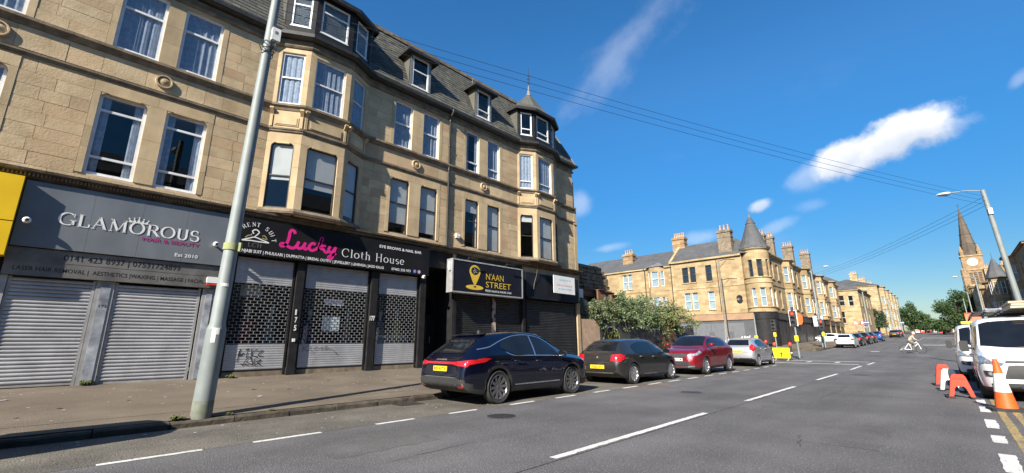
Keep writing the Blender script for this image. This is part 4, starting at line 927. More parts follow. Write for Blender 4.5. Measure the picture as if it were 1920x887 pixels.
# round emblem with the hanger
ec, ez = 3.82, 4.57
strokes([[(ec-.05, ez+.20), (ec-.09, ez+.28), (ec, ez+.34), (ec+.10, ez+.27), (ec+.04, ez+.17), (ec, ez+.12), (ec+.02, ez+.08)], [(ec-.36, ez-.05), (ec-.2, ez+.02), (ec, ez+.09), (ec+.25, ez+.02), (ec+.42, ez-.03)], [(ec-.36, ez-.05), (ec-.1, ez-.03), (ec+.1, ez-.035), (ec+.42, ez-.03)]], LS, .004, .035, M['white'], G2, 'hanger_emblem')
strokes([[(ec-.27, ez+.04), (ec-.2, ez+.12), (ec-.12, ez+.15), (ec-.1, ez+.2)], [(ec+.2, ez+.17), (ec+.28, ez+.17), (ec+.34, ez+.06), (ec+.2, ez+.1)]], LS, .004, .04, mk('olive_emblem', (.25, .24, .10)), G2, 'emblem_horse')
for k, c in enumerate('WE RENT SUIT'):
    if c == ' ': continue
    a = R_(172-k*14.6); px_, pz_ = ec+.56*math.cos(a), ez-.04+.54*math.sin(a); t = a-math.pi/2
    Fr = lambda u, n, z, px_=px_, pz_=pz_, t=t: LS(px_+u*math.cos(t)-z*math.sin(t), n, pz_+u*math.sin(t)+z*math.cos(t))
    serif(c, -.05, -.06, .13, Fr, .012, .15, .06).build('lettering', M['white'], G2, fix=False)
serif('LCH', 3.64, 4.345, .13, LS, .004, .13, .06, gap=.08, width=.42).build('lettering', M['greytext'], G2, fix=False)
# --- dark close entrance
S3 = thing('close_entrance', 'black recessed close entrance between the two shops', 'entrance', (11.2, YF, .4))
m = MB(); m.box(10.46, 11.93, -1.3, -1.2, .36, 4.6, FF); m.box(10.455, 10.50, -1.2, -.32, .36, 4.6, FF); m.box(11.90, 11.95, -1.2, .10, .36, 4.6, FF); m.box(10.505, 11.89, -1.19, .05, 4.55, 5.284, FF); m.build('lobby_wall', M['black'], S3)
m = MB(); m.box(10.75, 11.70, -1.2, -1.14, .42, 2.55, FF); dr = m.build('door', M['blackgloss'], S3)
m = MB(); m.tube([FF(11.58, -1.12, 1.35), FF(11.58, -1.10, 1.38), FF(11.58, -1.10, 1.62), FF(11.58, -1.12, 1.65)], .014, 8); m.build('handle', M['galvd'], dr)
for z0_, z1_ in ((.55, 1.2), (1.35, 2.4)):
    m = MB(); m.box(10.85, 11.45, -1.14, -1.125, z0_, z1_, FF); m.build('door_panel', M['black'], dr)
m = MB(); m.box(10.7, 11.75, -1.2, -1.15, 2.62, 3.3, FF); m.build('fanlight', M['glass'], S3)
# --- black naan shop
S4 = thing('closed_shop', 'black shop front with two closed black shutters either side of a flaking post', 'shop', (14.2, YF, .4))
m = MB(); m.box(11.96, 16.55, -.4, -.08, .34, 5.284, FF); m.build('wall_panel', M['black'], S4)
shutter(S4, 12.16, 14.30, .46, 3.46, .085, -.05, M['blackslat'], guide=M['black']); shutter(S4, 14.68, 16.32, .46, 3.46, .085, -.05, M['blackslat'], guide=M['black'])
m = MB(); m.box(14.37, 14.60, -.07, .02, .40, 3.46, FF); m.build('post', mk('flaking_paint', (.42, .34, .29), (.06, .05, .05), scale=5, lo=.42, hi=.56, rough=.9, world=True), S4)
m = MB(); m.box(11.96, 12.09, -.07, .12, .36, 5.0, FF); m.box(16.42, 16.6, -.07, .12, .36, 5.0, FF); m.build_parts('pilaster', M['black'], S4)
m = MB(); m.box(12.10, 16.41, -.07, .10, 3.48, 5.26, FF); m.build('fascia', M['black'], S4)
G3 = thing('shop_sign', 'black banner with yellow map-pin emblem reading NAAN STREET', 'shop sign', (13.7, YF-.4, 3.5))
NSY = .52
m = MB(); m.box(11.56, 15.92, .16, NSY, 3.56, 4.93, FF); m.build('sign_panel', mk('dark_navy_banner', (.010, .011, .018), (.015, .016, .024), scale=2, rough=.5, spec=.2), G3)
m = MB(); m.box(11.50, 15.98, .13, NSY+.02, 4.93, 4.985, FF); m.box(11.50, 15.98, .13, NSY+.02, 3.505, 3.56, FF); m.box(11.50, 11.56, .13, NSY+.02, 3.56, 4.93, FF); m.box(15.92, 15.98, .13, NSY+.02, 3.56, 4.93, FF); m.build('sign_frame', M['galvd'], G3)
NS = lambda u, n, z: (u, YF-NSY-n, z)
pc, pz = 12.80, 4.52
pin = [(pc+.33*math.cos(R_(t)), pz+.30*math.sin(R_(t))) for t in range(-25, 206, 11)]+[(pc-.16, pz-.42), (pc, pz-.68), (pc+.16, pz-.42)]
m = MB(); m.face([NS(x, .010, z) for x, z in pin]); m.face([NS(pc+.52*math.cos(t), .006, 3.80+.11*math.sin(t)) for t in [k*math.pi/12 for k in range(24)]]); m.build('map_pin_emblem', M['gold'], G3, fix=False)
m = MB(); m.face([NS(pc+.23*math.cos(t), .014, pz+.03+.18*math.sin(t)) for t in [k*math.pi/12 for k in range(24)]])
m.face([NS(pc+.09*math.cos(t)*1.0, .012, 3.83+.03*math.sin(t)) for t in [k*math.pi/8 for k in range(16)]]); m.build('naan_emblem', M['ink'], G3, fix=False)
m = MB()
for k in range(9): a = k*2.4; q = .15*math.sqrt(k/9); m.face([NS(pc+q*math.cos(a)+.02*math.cos(t), .018, pz+.03+q*.8*math.sin(a)+.02*math.sin(t)) for t in [j*math.pi/4 for j in range(8)]])
m.build('naan_emblem_dots', M['white'], G3, fix=False)
sans("N'AAN", 13.48, 14.62, 4.22, .30, NS, .010, M['gold'], G3, -.004); sans('STREET', 13.47, 15.12, 3.86, .28, NS, .010, M['gold'], G3, -.004)
sans('FRESH NAAN & KARAK CHAI', 13.44, 15.14, 3.66, .10, NS, .010, M['white'], G3, .012)
m = MB()
for x in (12.5, 14.9):
    m.tube([FF(x, .12, 5.02), FF(x, NSY, 5.10), FF(x, NSY+.22, 5.06)], .012, 6); m.tube([FF(x-.28, NSY+.22, 5.06), FF(x+.28, NSY+.22, 5.05)], .028, 8)
m.build_parts('sign_lamp', M['gutter'], G3, smooth=True)
# --- black end unit
S5 = thing('closed_shop', 'black end unit with one wide closed black shutter', 'shop', (19, YF, .4))
m = MB(); m.box(16.61, X1, -.4, -.1, .34, 5.284, FF); m.build('wall_panel', M['black'], S5)
shutter(S5, 16.85, 20.98, .44, 3.60, .085, -.04, M['blackslat'], guide=M['black'])
m = MB(); m.box(16.62, X1+.02, -.09, .16, 3.70, 4.98, FF); m.box(16.62, X1+.02, -.09, .26, 3.60, 3.70, FF); m.build('fascia', mk('dark_blue_fascia', (.014, .017, .024), (.010, .012, .016), rough=.45, spec=.25, world=True), S5)
G4 = thing('letting_board', 'small white letting board fixed to the black end unit', 'sign', (19.4, YF-.5, 4.0))
m = MB(); m.box(18.5, 20.42, .46, .49, 4.0, 4.98, FF); m.build('sign_panel', M['white'], G4)
m = MB(); m.box(18.9, 18.96, .16, .46, 4.3, 4.36, FF); m.box(19.9, 19.96, .16, .46, 4.3, 4.36, FF); m.box(18.9, 18.96, .16, .46, 4.7, 4.76, FF); m.box(19.9, 19.96, .16, .46, 4.7, 4.76, FF); m.build_parts('bracket', M['galvd'], G4)
WS = lambda u, n, z: (u, YF-.49-n, z)
for z, c1, a, b in ((4.72, (.45, .65, .75), 19.0, 19.9), (4.42, (.75, .45, .45), 18.8, 20.1), (4.22, (.45, .6, .75), 18.9, 20.0)):
    m = MB(); k = a
    while k < b: e = k+random.uniform(.05, .16); m.face([WS(k, .005, z), WS(e, .005, z), WS(e, .005, z+.08), WS(k, .005, z+.08)]); k = e+.05
    m.build('faded_lettering', mk('faded_print', c1), G4, fix=False)
m = MB(); m.tube([FF(17.35, .05, 5.6), FF(17.42, .28, 5.35), FF(17.36, .27, 4.9), FF(17.22, .2, 4.4), FF(17.2, .18, 4.1)], .014, 6); tag(m.build('loose_cable', M['sill'], None, smooth=True), 'pale loose cable hanging down the black end fascia', 'cable')
# weeds at the foot of the walls
def weed(x, y, z, r, n, label):
    o = thing('weed', label, 'weed', (x, y, z)); m = MB(); rg = random.Random(int(x*100))
    for k in range(n):
        a = rg.uniform(0, 6.28); L = r*rg.uniform(.5, 1.2); h = L*rg.uniform(.2, .9); w_ = L*.14; bx, by = x+rg.uniform(-r, r)*.6, y+rg.uniform(-r, r)*.35
        t = Vector((math.cos(a), math.sin(a), 0)); s = Vector((-t.y, t.x, 0))*w_; p = Vector((bx, by, z)); q = p+t*L*.6+Vector((0, 0, h)); e = p+t*L+Vector((0, 0, h*.6))
        m.face([p-s*.4, q-s, q+s, p+s*.4]); m.face([q-s, e, q+s])
    m.build('leaves', M['moss'], o, fix=False)
weed(.62, YF-.12, .40, .15, 70, 'weed tuft at the foot of the marble pilaster 173'); weed(3.75, YF-.2, .38, .15, 40, 'low weed at the foot of the first pierced shutter')
weed(2.4, KY+.12, .12, .06, 50, 'weeds on the kerb beside the lamp post'); weed(1.62, KY+.14, .12, .10, 60, 'yellowing weeds on the kerb before the lamp post'); weed(3.1, KY+.1, .12, .05, 50, 'mossy tuft along the kerb past the lamp post')
# ================================================================== vehicles
def hermite(cp):
    xs_ = np.array([p[0] for p in cp], float); ys = np.array([p[1] for p in cp], float); d = np.diff(ys)/np.diff(xs_); t = np.zeros(len(xs_))
    for i in range(1, len(xs_)-1): t[i] = 0 if d[i-1]*d[i] <= 0 else 2*d[i-1]*d[i]/(d[i-1]+d[i])
    t[0], t[-1] = d[0], d[-1]
    def f(x):
        x = min(max(x, xs_[0]), xs_[-1]); i = min(max(int(np.searchsorted(xs_, x))-1, 0), len(xs_)-2); h = xs_[i+1]-xs_[i]; s = (x-xs_[i])/h
        return float((2*s**3-3*s**2+1)*ys[i]+(s**3-2*s**2+s)*h*t[i]+(-2*s**3+3*s**2)*ys[i+1]+(s**3-s**2)*h*t[i+1])
    return f
def loft_body(sp):
    top, belt, bot, wid, rw = (hermite(sp[k]) for k in ('top', 'belt', 'bot', 'wid', 'roofw'))
    x0, x1 = sp['top'][0][0], sp['top'][-1][0]; R, zw = sp['arch'], sp['zw']
    xs_ = set(np.linspace(x0, x1, sp.get('n', 64)).tolist())
    for xw in sp['wheels']:
        for a in np.linspace(0, math.pi, 19): xs_.add(xw+R*math.cos(a))
        xs_.add(xw-R-.004); xs_.add(xw+R+.004)
    for e in (.015, .04, .08, .13): xs_.add(x0+e); xs_.add(x1-e)
    xs_ = sorted(x for x in xs_ if x0 <= x <= x1); m = MB(); loops = []
    for x in xs_:
        zb, zt, zbe, W, Wr = bot(x), top(x), belt(x), wid(x), rw(x); zbe = min(zbe, zt-.02); zl = zb
        for xw in sp['wheels']:
            if abs(x-xw) < R: zl = max(zl, zw+math.sqrt(R*R-(x-xw)**2))
        zl = min(zl, zbe-.04)
        yi = W*.60; P = [(0, zb), (yi, zb), (yi, zl), (W*(.93 if zl == zb else .985), zl)]
        for k in range(1, 9):
            s = k/8; z = zl+(zbe-zl)*s; hN = (z-zb)/max(.05, zbe-zb)
            P.append((W*(.945+.055*math.sin(math.pi*min(1, max(0, .08+hN*.78)))), z))
        Wg = W*.955; h = zt-zbe
        for k in range(1, 6): s = k/5; P.append((Wg+(Wr-Wg)*s**1.2, zbe+h*(.03+.83*s)))
        P += [(Wr*.90, zbe+h*.94), (Wr*.72, zbe+h*.98), (Wr*.4, zbe+h*.996), (0, zt)]
        loops.append([(x, y, z) for y, z in P]+[(x, -y, z) for y, z in P[-2:0:-1]])
    n = len(loops[0])
    for l in loops: m.v += l
    for i in range(len(loops)-1):
        for j in range(n):
            q = (j+1) % n; m.f.append((i*n+j, i*n+q, (i+1)*n+q, (i+1)*n+j)); m.m.append(0)
    m.f.append(tuple(range(n))); m.m.append(0); e = (len(loops)-1)*n; m.f.append(tuple(range(e+n-1, e-1, -1))); m.m.append(0)
    fn = sp.get('mat')
    if fn:
        for k, f in enumerate(m.f):
            c = [sum(m.v[i][a] for i in f)/len(f) for a in range(3)]; m.m[k] = fn(c[0], abs(c[1]), c[2], bot(c[0]))
    return m
def patch(bvh, poly, axis, off, mat, par, name, sgn=-1, res=.10):
    bm = bmesh.new(); f = bm.faces.new([bm.verts.new((p[0], p[1], 0)) for p in poly]); bmesh.ops.triangulate(bm, faces=[f])
    for _ in range(5):
        ed = [e for e in bm.edges if e.calc_length() > res]
        if not ed: break
        bmesh.ops.subdivide_edges(bm, edges=ed, cuts=1); bmesh.ops.triangulate(bm, faces=bm.faces[:])
    for v in bm.verts:
        a, b = v.co.x, v.co.y
        o, d = {'side': (Vector((a, sgn*3, b)), Vector((0, -sgn, 0))), 'rear': (Vector((-5, a, b)), Vector((1, 0, 0))), 'front': (Vector((5, a, b)), Vector((-1, 0, 0))), 'top': (Vector((a, b, 5)), Vector((0, 0, -1)))}[axis]
        h = bvh.ray_cast(o, d)
        if h[0] is None: h = bvh.find_nearest(o+d*(3 if axis != 'top' else 4))
        nn = h[1]
        if nn.dot(d) > 0: nn = -nn
        v.co = h[0]+nn*off-d*off*.5
    bmesh.ops.recalc_face_normals(bm, faces=bm.faces); me = bpy.data.meshes.new(name); bm.to_mesh(me); bm.free(); me.materials.append(mat)
    me.polygons.foreach_set('use_smooth', [True]*len(me.polygons)); me.set_sharp_from_angle(angle=R_(60)); return link(name, me, par)
def strip(bvh, line, wid, axis, off, mat, par, name, sgn=-1, closed=False):
    pts = smooth_line(line, 5) if len(line) > 2 else [tuple(np.array(line[0])+(np.array(line[1])-np.array(line[0]))*k/8) for k in range(9)]
    m = MB(); A = []
    for k, p in enumerate(pts):
        d = Vector(pts[min(k+1, len(pts)-1)])-Vector(pts[max(0, k-1)]); d.normalize(); nn = Vector((-d.y, d.x))*wid/2; row = []
        for s in (-1, 1):
            a, b = p[0]+nn.x*s, p[1]+nn.y*s
            o, dd = {'side': (Vector((a, sgn*3, b)), Vector((0, -sgn, 0))), 'rear': (Vector((-5, a, b)), Vector((1, 0, 0))), 'front': (Vector((5, a, b)), Vector((-1, 0, 0))), 'top': (Vector((a, b, 5)), Vector((0, 0, -1)))}[axis]
            h = bvh.ray_cast(o, dd)
            row.append(None if h[0] is None else h[0]-dd*off)
        A.append(row)
    for k in range(len(A)-1):
        if all(q is not None for q in A[k]+A[k+1]): m.face([A[k][0], A[k+1][0], A[k+1][1], A[k][1]])
    if m.f: return m.build(name, mat, par, fix=False)
PM = {}
def paint(c, metal=.35, rough=.32):
    if c not in PM: PM[c] = mk('car_paint', c, tuple(q*.94 for q in c), rough=rough, metal=metal, coat=1.0, scale=3)
    return PM[c]
M['cglass'] = mk('car_glass', (.010, .012, .015), (.007, .008, .010), rough=.04, spec=.45, coat=.15)
M['chrome'] = mk('chrome_trim', (.62, .63, .65), (.5, .5, .52), rough=.18, metal=.9)
M['alloy'] = mk('alloy_wheel', (.52, .53, .55), (.42, .43, .45), rough=.3, metal=.7)
M['alloyd'] = mk('dark_alloy_wheel', (.26, .26, .27), (.17, .17, .18), rough=.28, metal=.7)
M['trim'] = mk('black_plastic_trim', (.022, .022, .023), (.03, .03, .03), rough=.6)
M['tail'] = mk('tail_light', (.55, .012, .018), (.38, .008, .012), scale=14, rough=.12, coat=1)
M['head'] = mk('headlight', (.55, .58, .62), (.22, .24, .27), scale=16, lo=.4, hi=.6, rough=.1, metal=.5, coat=1)
M['plate_y'] = mk('yellow_plate', (.78, .56, .02), rough=.4); M['plate_w'] = mk('white_plate', (.76, .76, .74), rough=.4)
WM = {}
def wheel_meshes(R, w_, rim, n, style, mat):
    k = (R, w_, rim, n, style, mat.name)
    if k in WM: return WM[k]
    t = MB(); h = w_/2; t.lathe([(rim, -h*.8), (R*.93, -h), (R*.985, -h*.8), (R, -h*.45), (R, h*.45), (R*.985, h*.8), (R*.93, h), (rim, h*.8), (rim, -h*.8)], (0, 0, 0), 36, 'Y')
    tm = t.mesh('tyre', M['rubber'], smooth=True, angle=50)
    r = MB(); r.cm = 0
    r.lathe([(rim*1.01, -h*.82), (rim*.97, -h*.88), (rim*.90, -h*.62), (rim*.88, h*.3)], (0, 0, 0), 36, 'Y')
    for j in range(n):
        a = 2*math.pi*j/n
        for s in ((-1, 1) if style == 'twin' else (0,)):
            da = s*.32/n*2.2; wi, wo_ = (.028, .017) if style == 'twin' else (.045, .035)
            c, sn_ = math.cos(a), math.sin(a); co, so = math.cos(a+da), math.sin(a+da); p0, p1 = rim*.16, rim*.95
            A = [Vector((c*p0-sn_*q*wi, 0, sn_*p0+c*q*wi)) for q in (-1, 1)]; B = [Vector((co*p1-so*q*wo_, 0, so*p1+co*q*wo_)) for q in (-1, 1)]
            y0, y1, yb = -h*.62, -h*.80, -h*.35
            P = [A[0]+Vector((0, yb, 0)), A[1]+Vector((0, yb, 0)), B[1]+Vector((0, yb, 0)), B[0]+Vector((0, yb, 0)), A[0]+Vector((0, y0, 0)), A[1]+Vector((0, y0, 0)), B[1]+Vector((0, y1, 0)), B[0]+Vector((0, y1, 0))]
            r.hexa(P)
    r.lathe([(0, -h*.72), (rim*.13, -h*.72), (rim*.2, -h*.6), (rim*.2, -h*.3)], (0, 0, 0), 16, 'Y')
    r.cm = 1; r.lathe([(0, -h*.18), (rim*.55, -h*.2), (rim*.58, -h*.05), (rim*.93, 0)], (0, 0, 0), 24, 'Y')
    rm = r.mesh('rim', [mat, M['trim']], smooth=True, angle=35); WM[k] = (tm, rm); return WM[k]
def car(name, label, cat, sp, loc, rz=0, s=1, group=None, simple=False):
    o = lthing(name, label, cat, loc, rz, group, s); mb = loft_body(sp); pm = paint(sp['col'], sp.get('metal', .35), sp.get('rough', .32))
    me = mb.mesh('body', [pm, M['trim'], M['cglass']], smooth=True, angle=38); body = link('body', me, o)
    bm = bmesh.new(); bm.from_mesh(me); bvh = BVHTree.FromBMesh(bm); bm.free()
    W = max(p[1] for p in sp['wid']); tm, rm = wheel_meshes(*sp['wheel'])
    for xw in sp['wheels']:
        for sd_ in (-1, 1):
            wo_ = link('wheel', tm, o); wo_.location = (xw, sd_*(W-sp['wheel'][1]/2-.015), sp['zw']); wo_.rotation_euler = (0, random.uniform(0, 6), 0 if sd_ < 0 else math.pi)
            link('rim', rm, wo_)
    for sd_ in (-1, 1):
        for poly in sp.get('glass_side', []): patch(bvh, poly, 'side', .006, M['cglass'], o, 'side_window', sd_)
        for ln, w_, mt in sp.get('side_strips', []): strip(bvh, ln, w_, 'side', .009 if mt != 'seam' else .003, M['trim'] if mt == 'seam' else M[mt], o, 'door_seam' if mt == 'seam' else 'side_trim', sd_)
        for poly, mt, nm in sp.get('side_patch', []): patch(bvh, poly, 'side', .010, M[mt] if mt in M else paint(mt), o, nm, sd_)
        for hx, hz in sp.get('handles', []):
            h = bvh.ray_cast(Vector((hx, sd_*3, hz)), Vector((0, -sd_, 0)))
            if h[0]:
                m = MB(); y = h[0].y; m.tube([(hx-.11, y-sd_*.01, hz), (hx-.09, y+sd_*.035, hz+.004), (hx+.07, y+sd_*.035, hz+.004), (hx+.1, y-sd_*.01, hz)], [.014, .017, .017, .012], 8); m.build('door_handle', M['chrome'] if sp.get('chromeh') else pm, o, smooth=True)
        if sp.get('boxmir'):
            mx_, mz_, my_ = sp['mirror']; y0_, y1_ = sd_*(my_+.02), sd_*(my_+.19); m = MB(); m.prism([(y0_, -.12), (y0_+(y1_-y0_)*.85, -.13), (y1_, -.08), (y1_, .10), (y0_+(y1_-y0_)*.8, .15), (y0_, .14)], mx_-.05, mx_+.08, lambda u, n, z: (n, u, z+mz_)); m.tube([(mx_, sd_*(my_-.1), mz_-.05), (mx_, sd_*(my_+.08), mz_-.03)], .03, 6); m.build('wing_mirror', M['trim'], o)
        elif 'mirror' in sp:
            mx_, mz_, my_ = sp['mirror']; mw, mh, md = sp.get('mirsize', (.12, .075, .085))
            m = MB(); prof = [(0, -.5), (.75, -.46), (1, -.2), (1, .2), (.8, .46), (0, .5)]
            cx_, cy_ = mx_, sd_*(my_+mw)
            for a, (sc, dx) in enumerate(((.55, md), (.92, md*.6), (1, 0), (.98, -md*.5))):
                for j in range(12):
                    th = 2*math.pi*j/12; q = max(abs(math.cos(th)), abs(math.sin(th)))**.6; m.v.append((cx_+dx, cy_+mw*sc*math.cos(th)/q**1.5*.95, mz_+mh*sc*math.sin(th)/q**1.5*.95))
            for a in range(3):
                for j in range(12): q = (j+1) % 12; m.f.append((a*12+j, a*12+q, a*12+12+q, a*12+12+j)); m.m.append(0)
            m.f.append(tuple(range(12))); m.m.append(0); m.cm = 1; m.f.append(tuple(range(47, 35, -1))); m.m.append(1)
            m.cm = 0; m.tube([(mx_, sd_*(my_-.10), mz_-.06), (mx_, sd_*(my_+.05), mz_-.03)], .022, 6); m.build('wing_mirror', [M['trim'] if sp.get('mirtrim') else pm, M['cglass']], o, smooth=True, angle=50)
    if 'screen' in sp: patch(bvh, sp['screen'], 'top', .006, M['cglass'], o, 'windscreen')
    if 'rear_glass' in sp: patch(bvh, sp['rear_glass'], 'rear', .006, M['cglass'], o, 'rear_window')
    for poly, ax, mt, nm in sp.get('patches', []): patch(bvh, poly, ax, .010, M[mt] if isinstance(mt, str) else paint(mt), o, nm)
    for ln, w_, ax, mt, nm in sp.get('strips', []): strip(bvh, ln, w_, ax, .012, M[mt], o, nm)
    for ax, zc, txt, mt in sp.get('plates', []):
        d = -1 if ax == 'rear' else 1; h = bvh.ray_cast(Vector((5*d, 0, zc)), Vector((-d, 0, 0)))
        if h[0]:
            x = h[0].x+d*.015; m = MB(); m.box(min(x, x-d*.03), max(x, x-d*.03), -.26, .26, zc-.056, zc+.056); p = m.build('number_plate', M[mt], o)
            fr = lambda u, n, z, x=x, d=d: (x+d*n, -u*(-1 if d > 0 else 1), z)
            sans(txt, -.22, .22, zc-.037, .075, fr, .003, M['ink'], p, .01)
    return o, bvh
def mirror_poly(p): return [(-a, b) for a, b in p][::-1]
RR = random.Random(5)
# --- dark blue SUV
sp = dict(col=(.0035, .0048, .018), metal=.45, rough=.22, n=76, arch=.43, zw=.375, wheels=(-1.40, 1.45), wheel=(.375, .235, .275, 10, 'twin', M['alloyd']),
    top=[(-2.445, .70), (-2.41, .97), (-2.31, 1.09), (-1.82, 1.43), (-1.62, 1.585), (-1.2, 1.645), (-.4, 1.685), (.15, 1.665), (.72, 1.50), (1.22, 1.17), (1.42, 1.105), (1.95, 1.03), (2.27, .92), (2.41, .80), (2.445, .62)],
    belt=[(-2.445, .66), (-2.3, .98), (-1.6, 1.10), (0, 1.05), (1.2, .99), (2.0, .90), (2.4, .73), (2.445, .56)],
    bot=[(-2.445, .46), (-2.25, .33), (-1.9, .25), (2.0, .23), (2.3, .27), (2.445, .36)],
    wid=[(-2.445, .74), (-2.39, .85), (-2.2, .925), (-1.6, .958), (-.6, .93), (.5, .93), (1.4, .958), (2.0, .92), (2.3, .80), (2.445, .56)],
    roofw=[(-2.445, .62), (-2.3, .68), (-1.75, .62), (-1.2, .60), (0, .62), (.7, .63), (1.3, .74), (2.0, .75), (2.4, .60), (2.445, .45)],
    mat=lambda x, y, z, zb: 1 if (z < zb+.13 or any(.0 < math.hypot(x-xw, z-.375) < .475 for xw in (-1.40, 1.45)) and z < .9) else 0,
    glass_side=[[(-.02, 1.085), (.98, 1.05), (.78, 1.28), (.45, 1.45), (.12, 1.545), (-.02, 1.565)], [(-.10, 1.09), (-.10, 1.57), (-.45, 1.565), (-.85, 1.50), (-1.22, 1.38), (-1.28, 1.27), (-1.0, 1.16), (-.8, 1.10)]],
    side_strips=[([(1.02, 1.035), (.4, 1.06), (-.3, 1.075), (-.85, 1.085), (-1.12, 1.17)], .022, 'chrome'), ([(.99, 1.05), (.75, 1.33), (.3, 1.525), (-.2, 1.59), (-.7, 1.555), (-1.2, 1.43), (-1.6, 1.30), (-1.95, 1.24)], .02, 'chrome'), ([(-.06, 1.07), (-.06, 1.57)], .05, 'chrome'),
        ([(.95, 1.02), (.98, .8), (.90, .42)], .008, 'seam'), ([(-.06, 1.05), (-.08, .7), (-.10, .42)], .008, 'seam'), ([(-.85, 1.08), (-1.0, .95), (-.95, .80)], .008, 'seam'), ([(.88, .40), (-.85, .40)], .03, 'chrome')],
    handles=[(.05, .93), (-.75, .955)], mirror=(.92, 1.10, .90), screen=[(.30, -.60), (1.20, -.70), (1.27, 0), (1.20, .70), (.30, .60), (.26, 0)],
    rear_glass=[(-.58, 1.15), (.58, 1.15), (.50, 1.47), (-.50, 1.47)],
    patches=[([(-.80, .915), (.80, .915), (.80, .965), (-.80, .965)], 'rear', 'tail', 'light_bar'), ([(.52, .90), (.87, .86), (.90, .95), (.86, 1.0), (.55, .97)], 'rear', 'tail', 'tail_light'), ([(-.52, .90), (-.55, .97), (-.86, 1.0), (-.90, .95), (-.87, .86)], 'rear', 'tail', 'tail_light'),
        ([(-.74, .42), (.74, .42), (.80, .55), (.66, .62), (-.66, .62), (-.80, .55)], 'rear', 'trim', 'rear_diffuser'), ([(.64, .40), (.80, .41), (.80, .46), (.62, .45)], 'rear', 'tail', 'reflector'), ([(-.64, .40), (-.62, .45), (-.80, .46), (-.80, .41)], 'rear', 'tail', 'reflector')],
    strips=[([(-.82, .44), (-.66, .60), (0, .615), (.66, .60), (.82, .44)], .035, 'rear', 'chrome', 'bumper_trim'), ([(-.62, .42), (-.52, .52), (0, .53), (.52, .52), (.62, .42)], .03, 'rear', 'chrome', 'bumper_trim')],
    side_patch=[([(-2.34, .90), (-1.86, .955), (-1.66, 1.03), (-1.88, 1.045), (-2.33, .995)], 'tail', 'tail_light'), ([(2.1, .80), (2.36, .74), (2.3, .83), (1.98, .93)], 'head', 'headlight')],
    plates=[('rear', .81, 'R9 ATY', 'plate_y')])
lex, lb = car('parked_car', 'dark blue SUV with full-width red light bar parked in front of the NAAN STREET shop', 'car', sp, (8.72, 8.58, 0), 0, .985)
fr = lambda u, n, z: (-2.43-n, -u, z)
m = MB(); m.box(-1.72, -1.52, -.58, .58, 1.575, 1.605); m.build('spoiler', paint(sp['col'], .45, .22), lex)
strip(lb, [(-.20, 1.015), (.20, 1.015)], .03, 'rear', .015, M['chrome'], lex, 'badge_lettering')
m = MB(); m.lathe([(0, 0), (.05, 0), (.03, .06), (0, .07)], (-1.25, 0, 1.64), 8); m.build('aerial', M['trim'], lex)

def hatch(col_, L=4.24, Wd=.875, H=1.42, wb=2.66, fo=.76, belt=.90, tire=.315, rim=.21, nsp=9, style='one', metal=.35, rear='bmw', sill=.19, tuck=0, n=60):
    h = L/2; xf = h-fo; xr = xf-wb; k = H/1.42
    top = [(-h, .66*k), (-h+.05, .93*k), (-h+.16, 1.0*k), (-h+.50, 1.27*k), (-h+.72, 1.365*k), (-h+1.3, 1.41*k), (-.15, H), (.30, 1.385*k), (.72, 1.22*k), (1.12, .99*k), (1.25, .95*k), (1.65, .89*k), (h-.18, .78*k), (h-.05, .66*k), (h, .52*k)]
    bl = [(-h, .60*k), (-h+.2, (belt+.03)*k), (-.8, (belt+.01)*k), (.4, (belt-.02)*k), (1.2, (belt-.07)*k), (h-.3, .70*k), (h, .46*k)]
    bt = [(-h, .40), (-h+.2, .27), (-h+.5, sill), (h-.4, sill-.01), (h-.15, .22), (h, .28)]
    wd = [(-h, Wd*.78), (-h+.07, Wd*.89), (-h+.25, Wd*.965), (-h+.8, Wd), (0, Wd*.985), (xf, Wd), (h-.35, Wd*.93), (h-.1, Wd*.78), (h, Wd*.58)]
    rf = [(-h, Wd*.66), (-h+.2, Wd*.72), (-h+.7, Wd*.66), (-.4, Wd*.68), (.4, Wd*.68), (1.15, Wd*.80), (h-.3, Wd*.76), (h, Wd*.48)]
    zt = H-.115; zb = (belt+.035)*k
    return dict(col=col_, metal=metal, n=n, arch=tire+.045, zw=tire, wheels=(xr, xf), wheel=(tire, .205, rim, nsp, style, M['alloy']), top=top, belt=bl, bot=bt, wid=wd, roofw=rf, h=h, k=k,
        mat=lambda x, y, z, zb_: 1 if z < zb_+.05 else 0,
        glass_side=[[(-.02, zb), (.92, zb-.03), (.62, 1.19*k), (.30, zt-.02), (-.02, zt+.005)], [(-.10, zb), (-.10, zt+.008), (-.6, zt), (-1.0, zt-.06), (-1.22, 1.16*k), (-1.15, zb+.03), (-.9, zb)]],
        side_strips=[([(.98, zb), (1.0, .6), (.92, .26)], .008, 'seam'), ([(-.06, zt), (-.06, .6), (-.08, .26)], .01, 'seam'), ([(-.92, zb), (-.98, .72), (-.90, .60)], .008, 'seam')],
        handles=[(.08, belt*k-.08), (-.78, belt*k-.06)], mirror=(.86, zb+.055, Wd*.94), screen=[(.36, -Wd*.64), (1.02, -Wd*.76), (1.10, 0), (1.02, Wd*.76), (.36, Wd*.64), (.31, 0)],
        rear_glass=[(-Wd*.66, 1.03*k), (Wd*.66, 1.03*k), (Wd*.55, 1.30*k), (-Wd*.55, 1.30*k)])
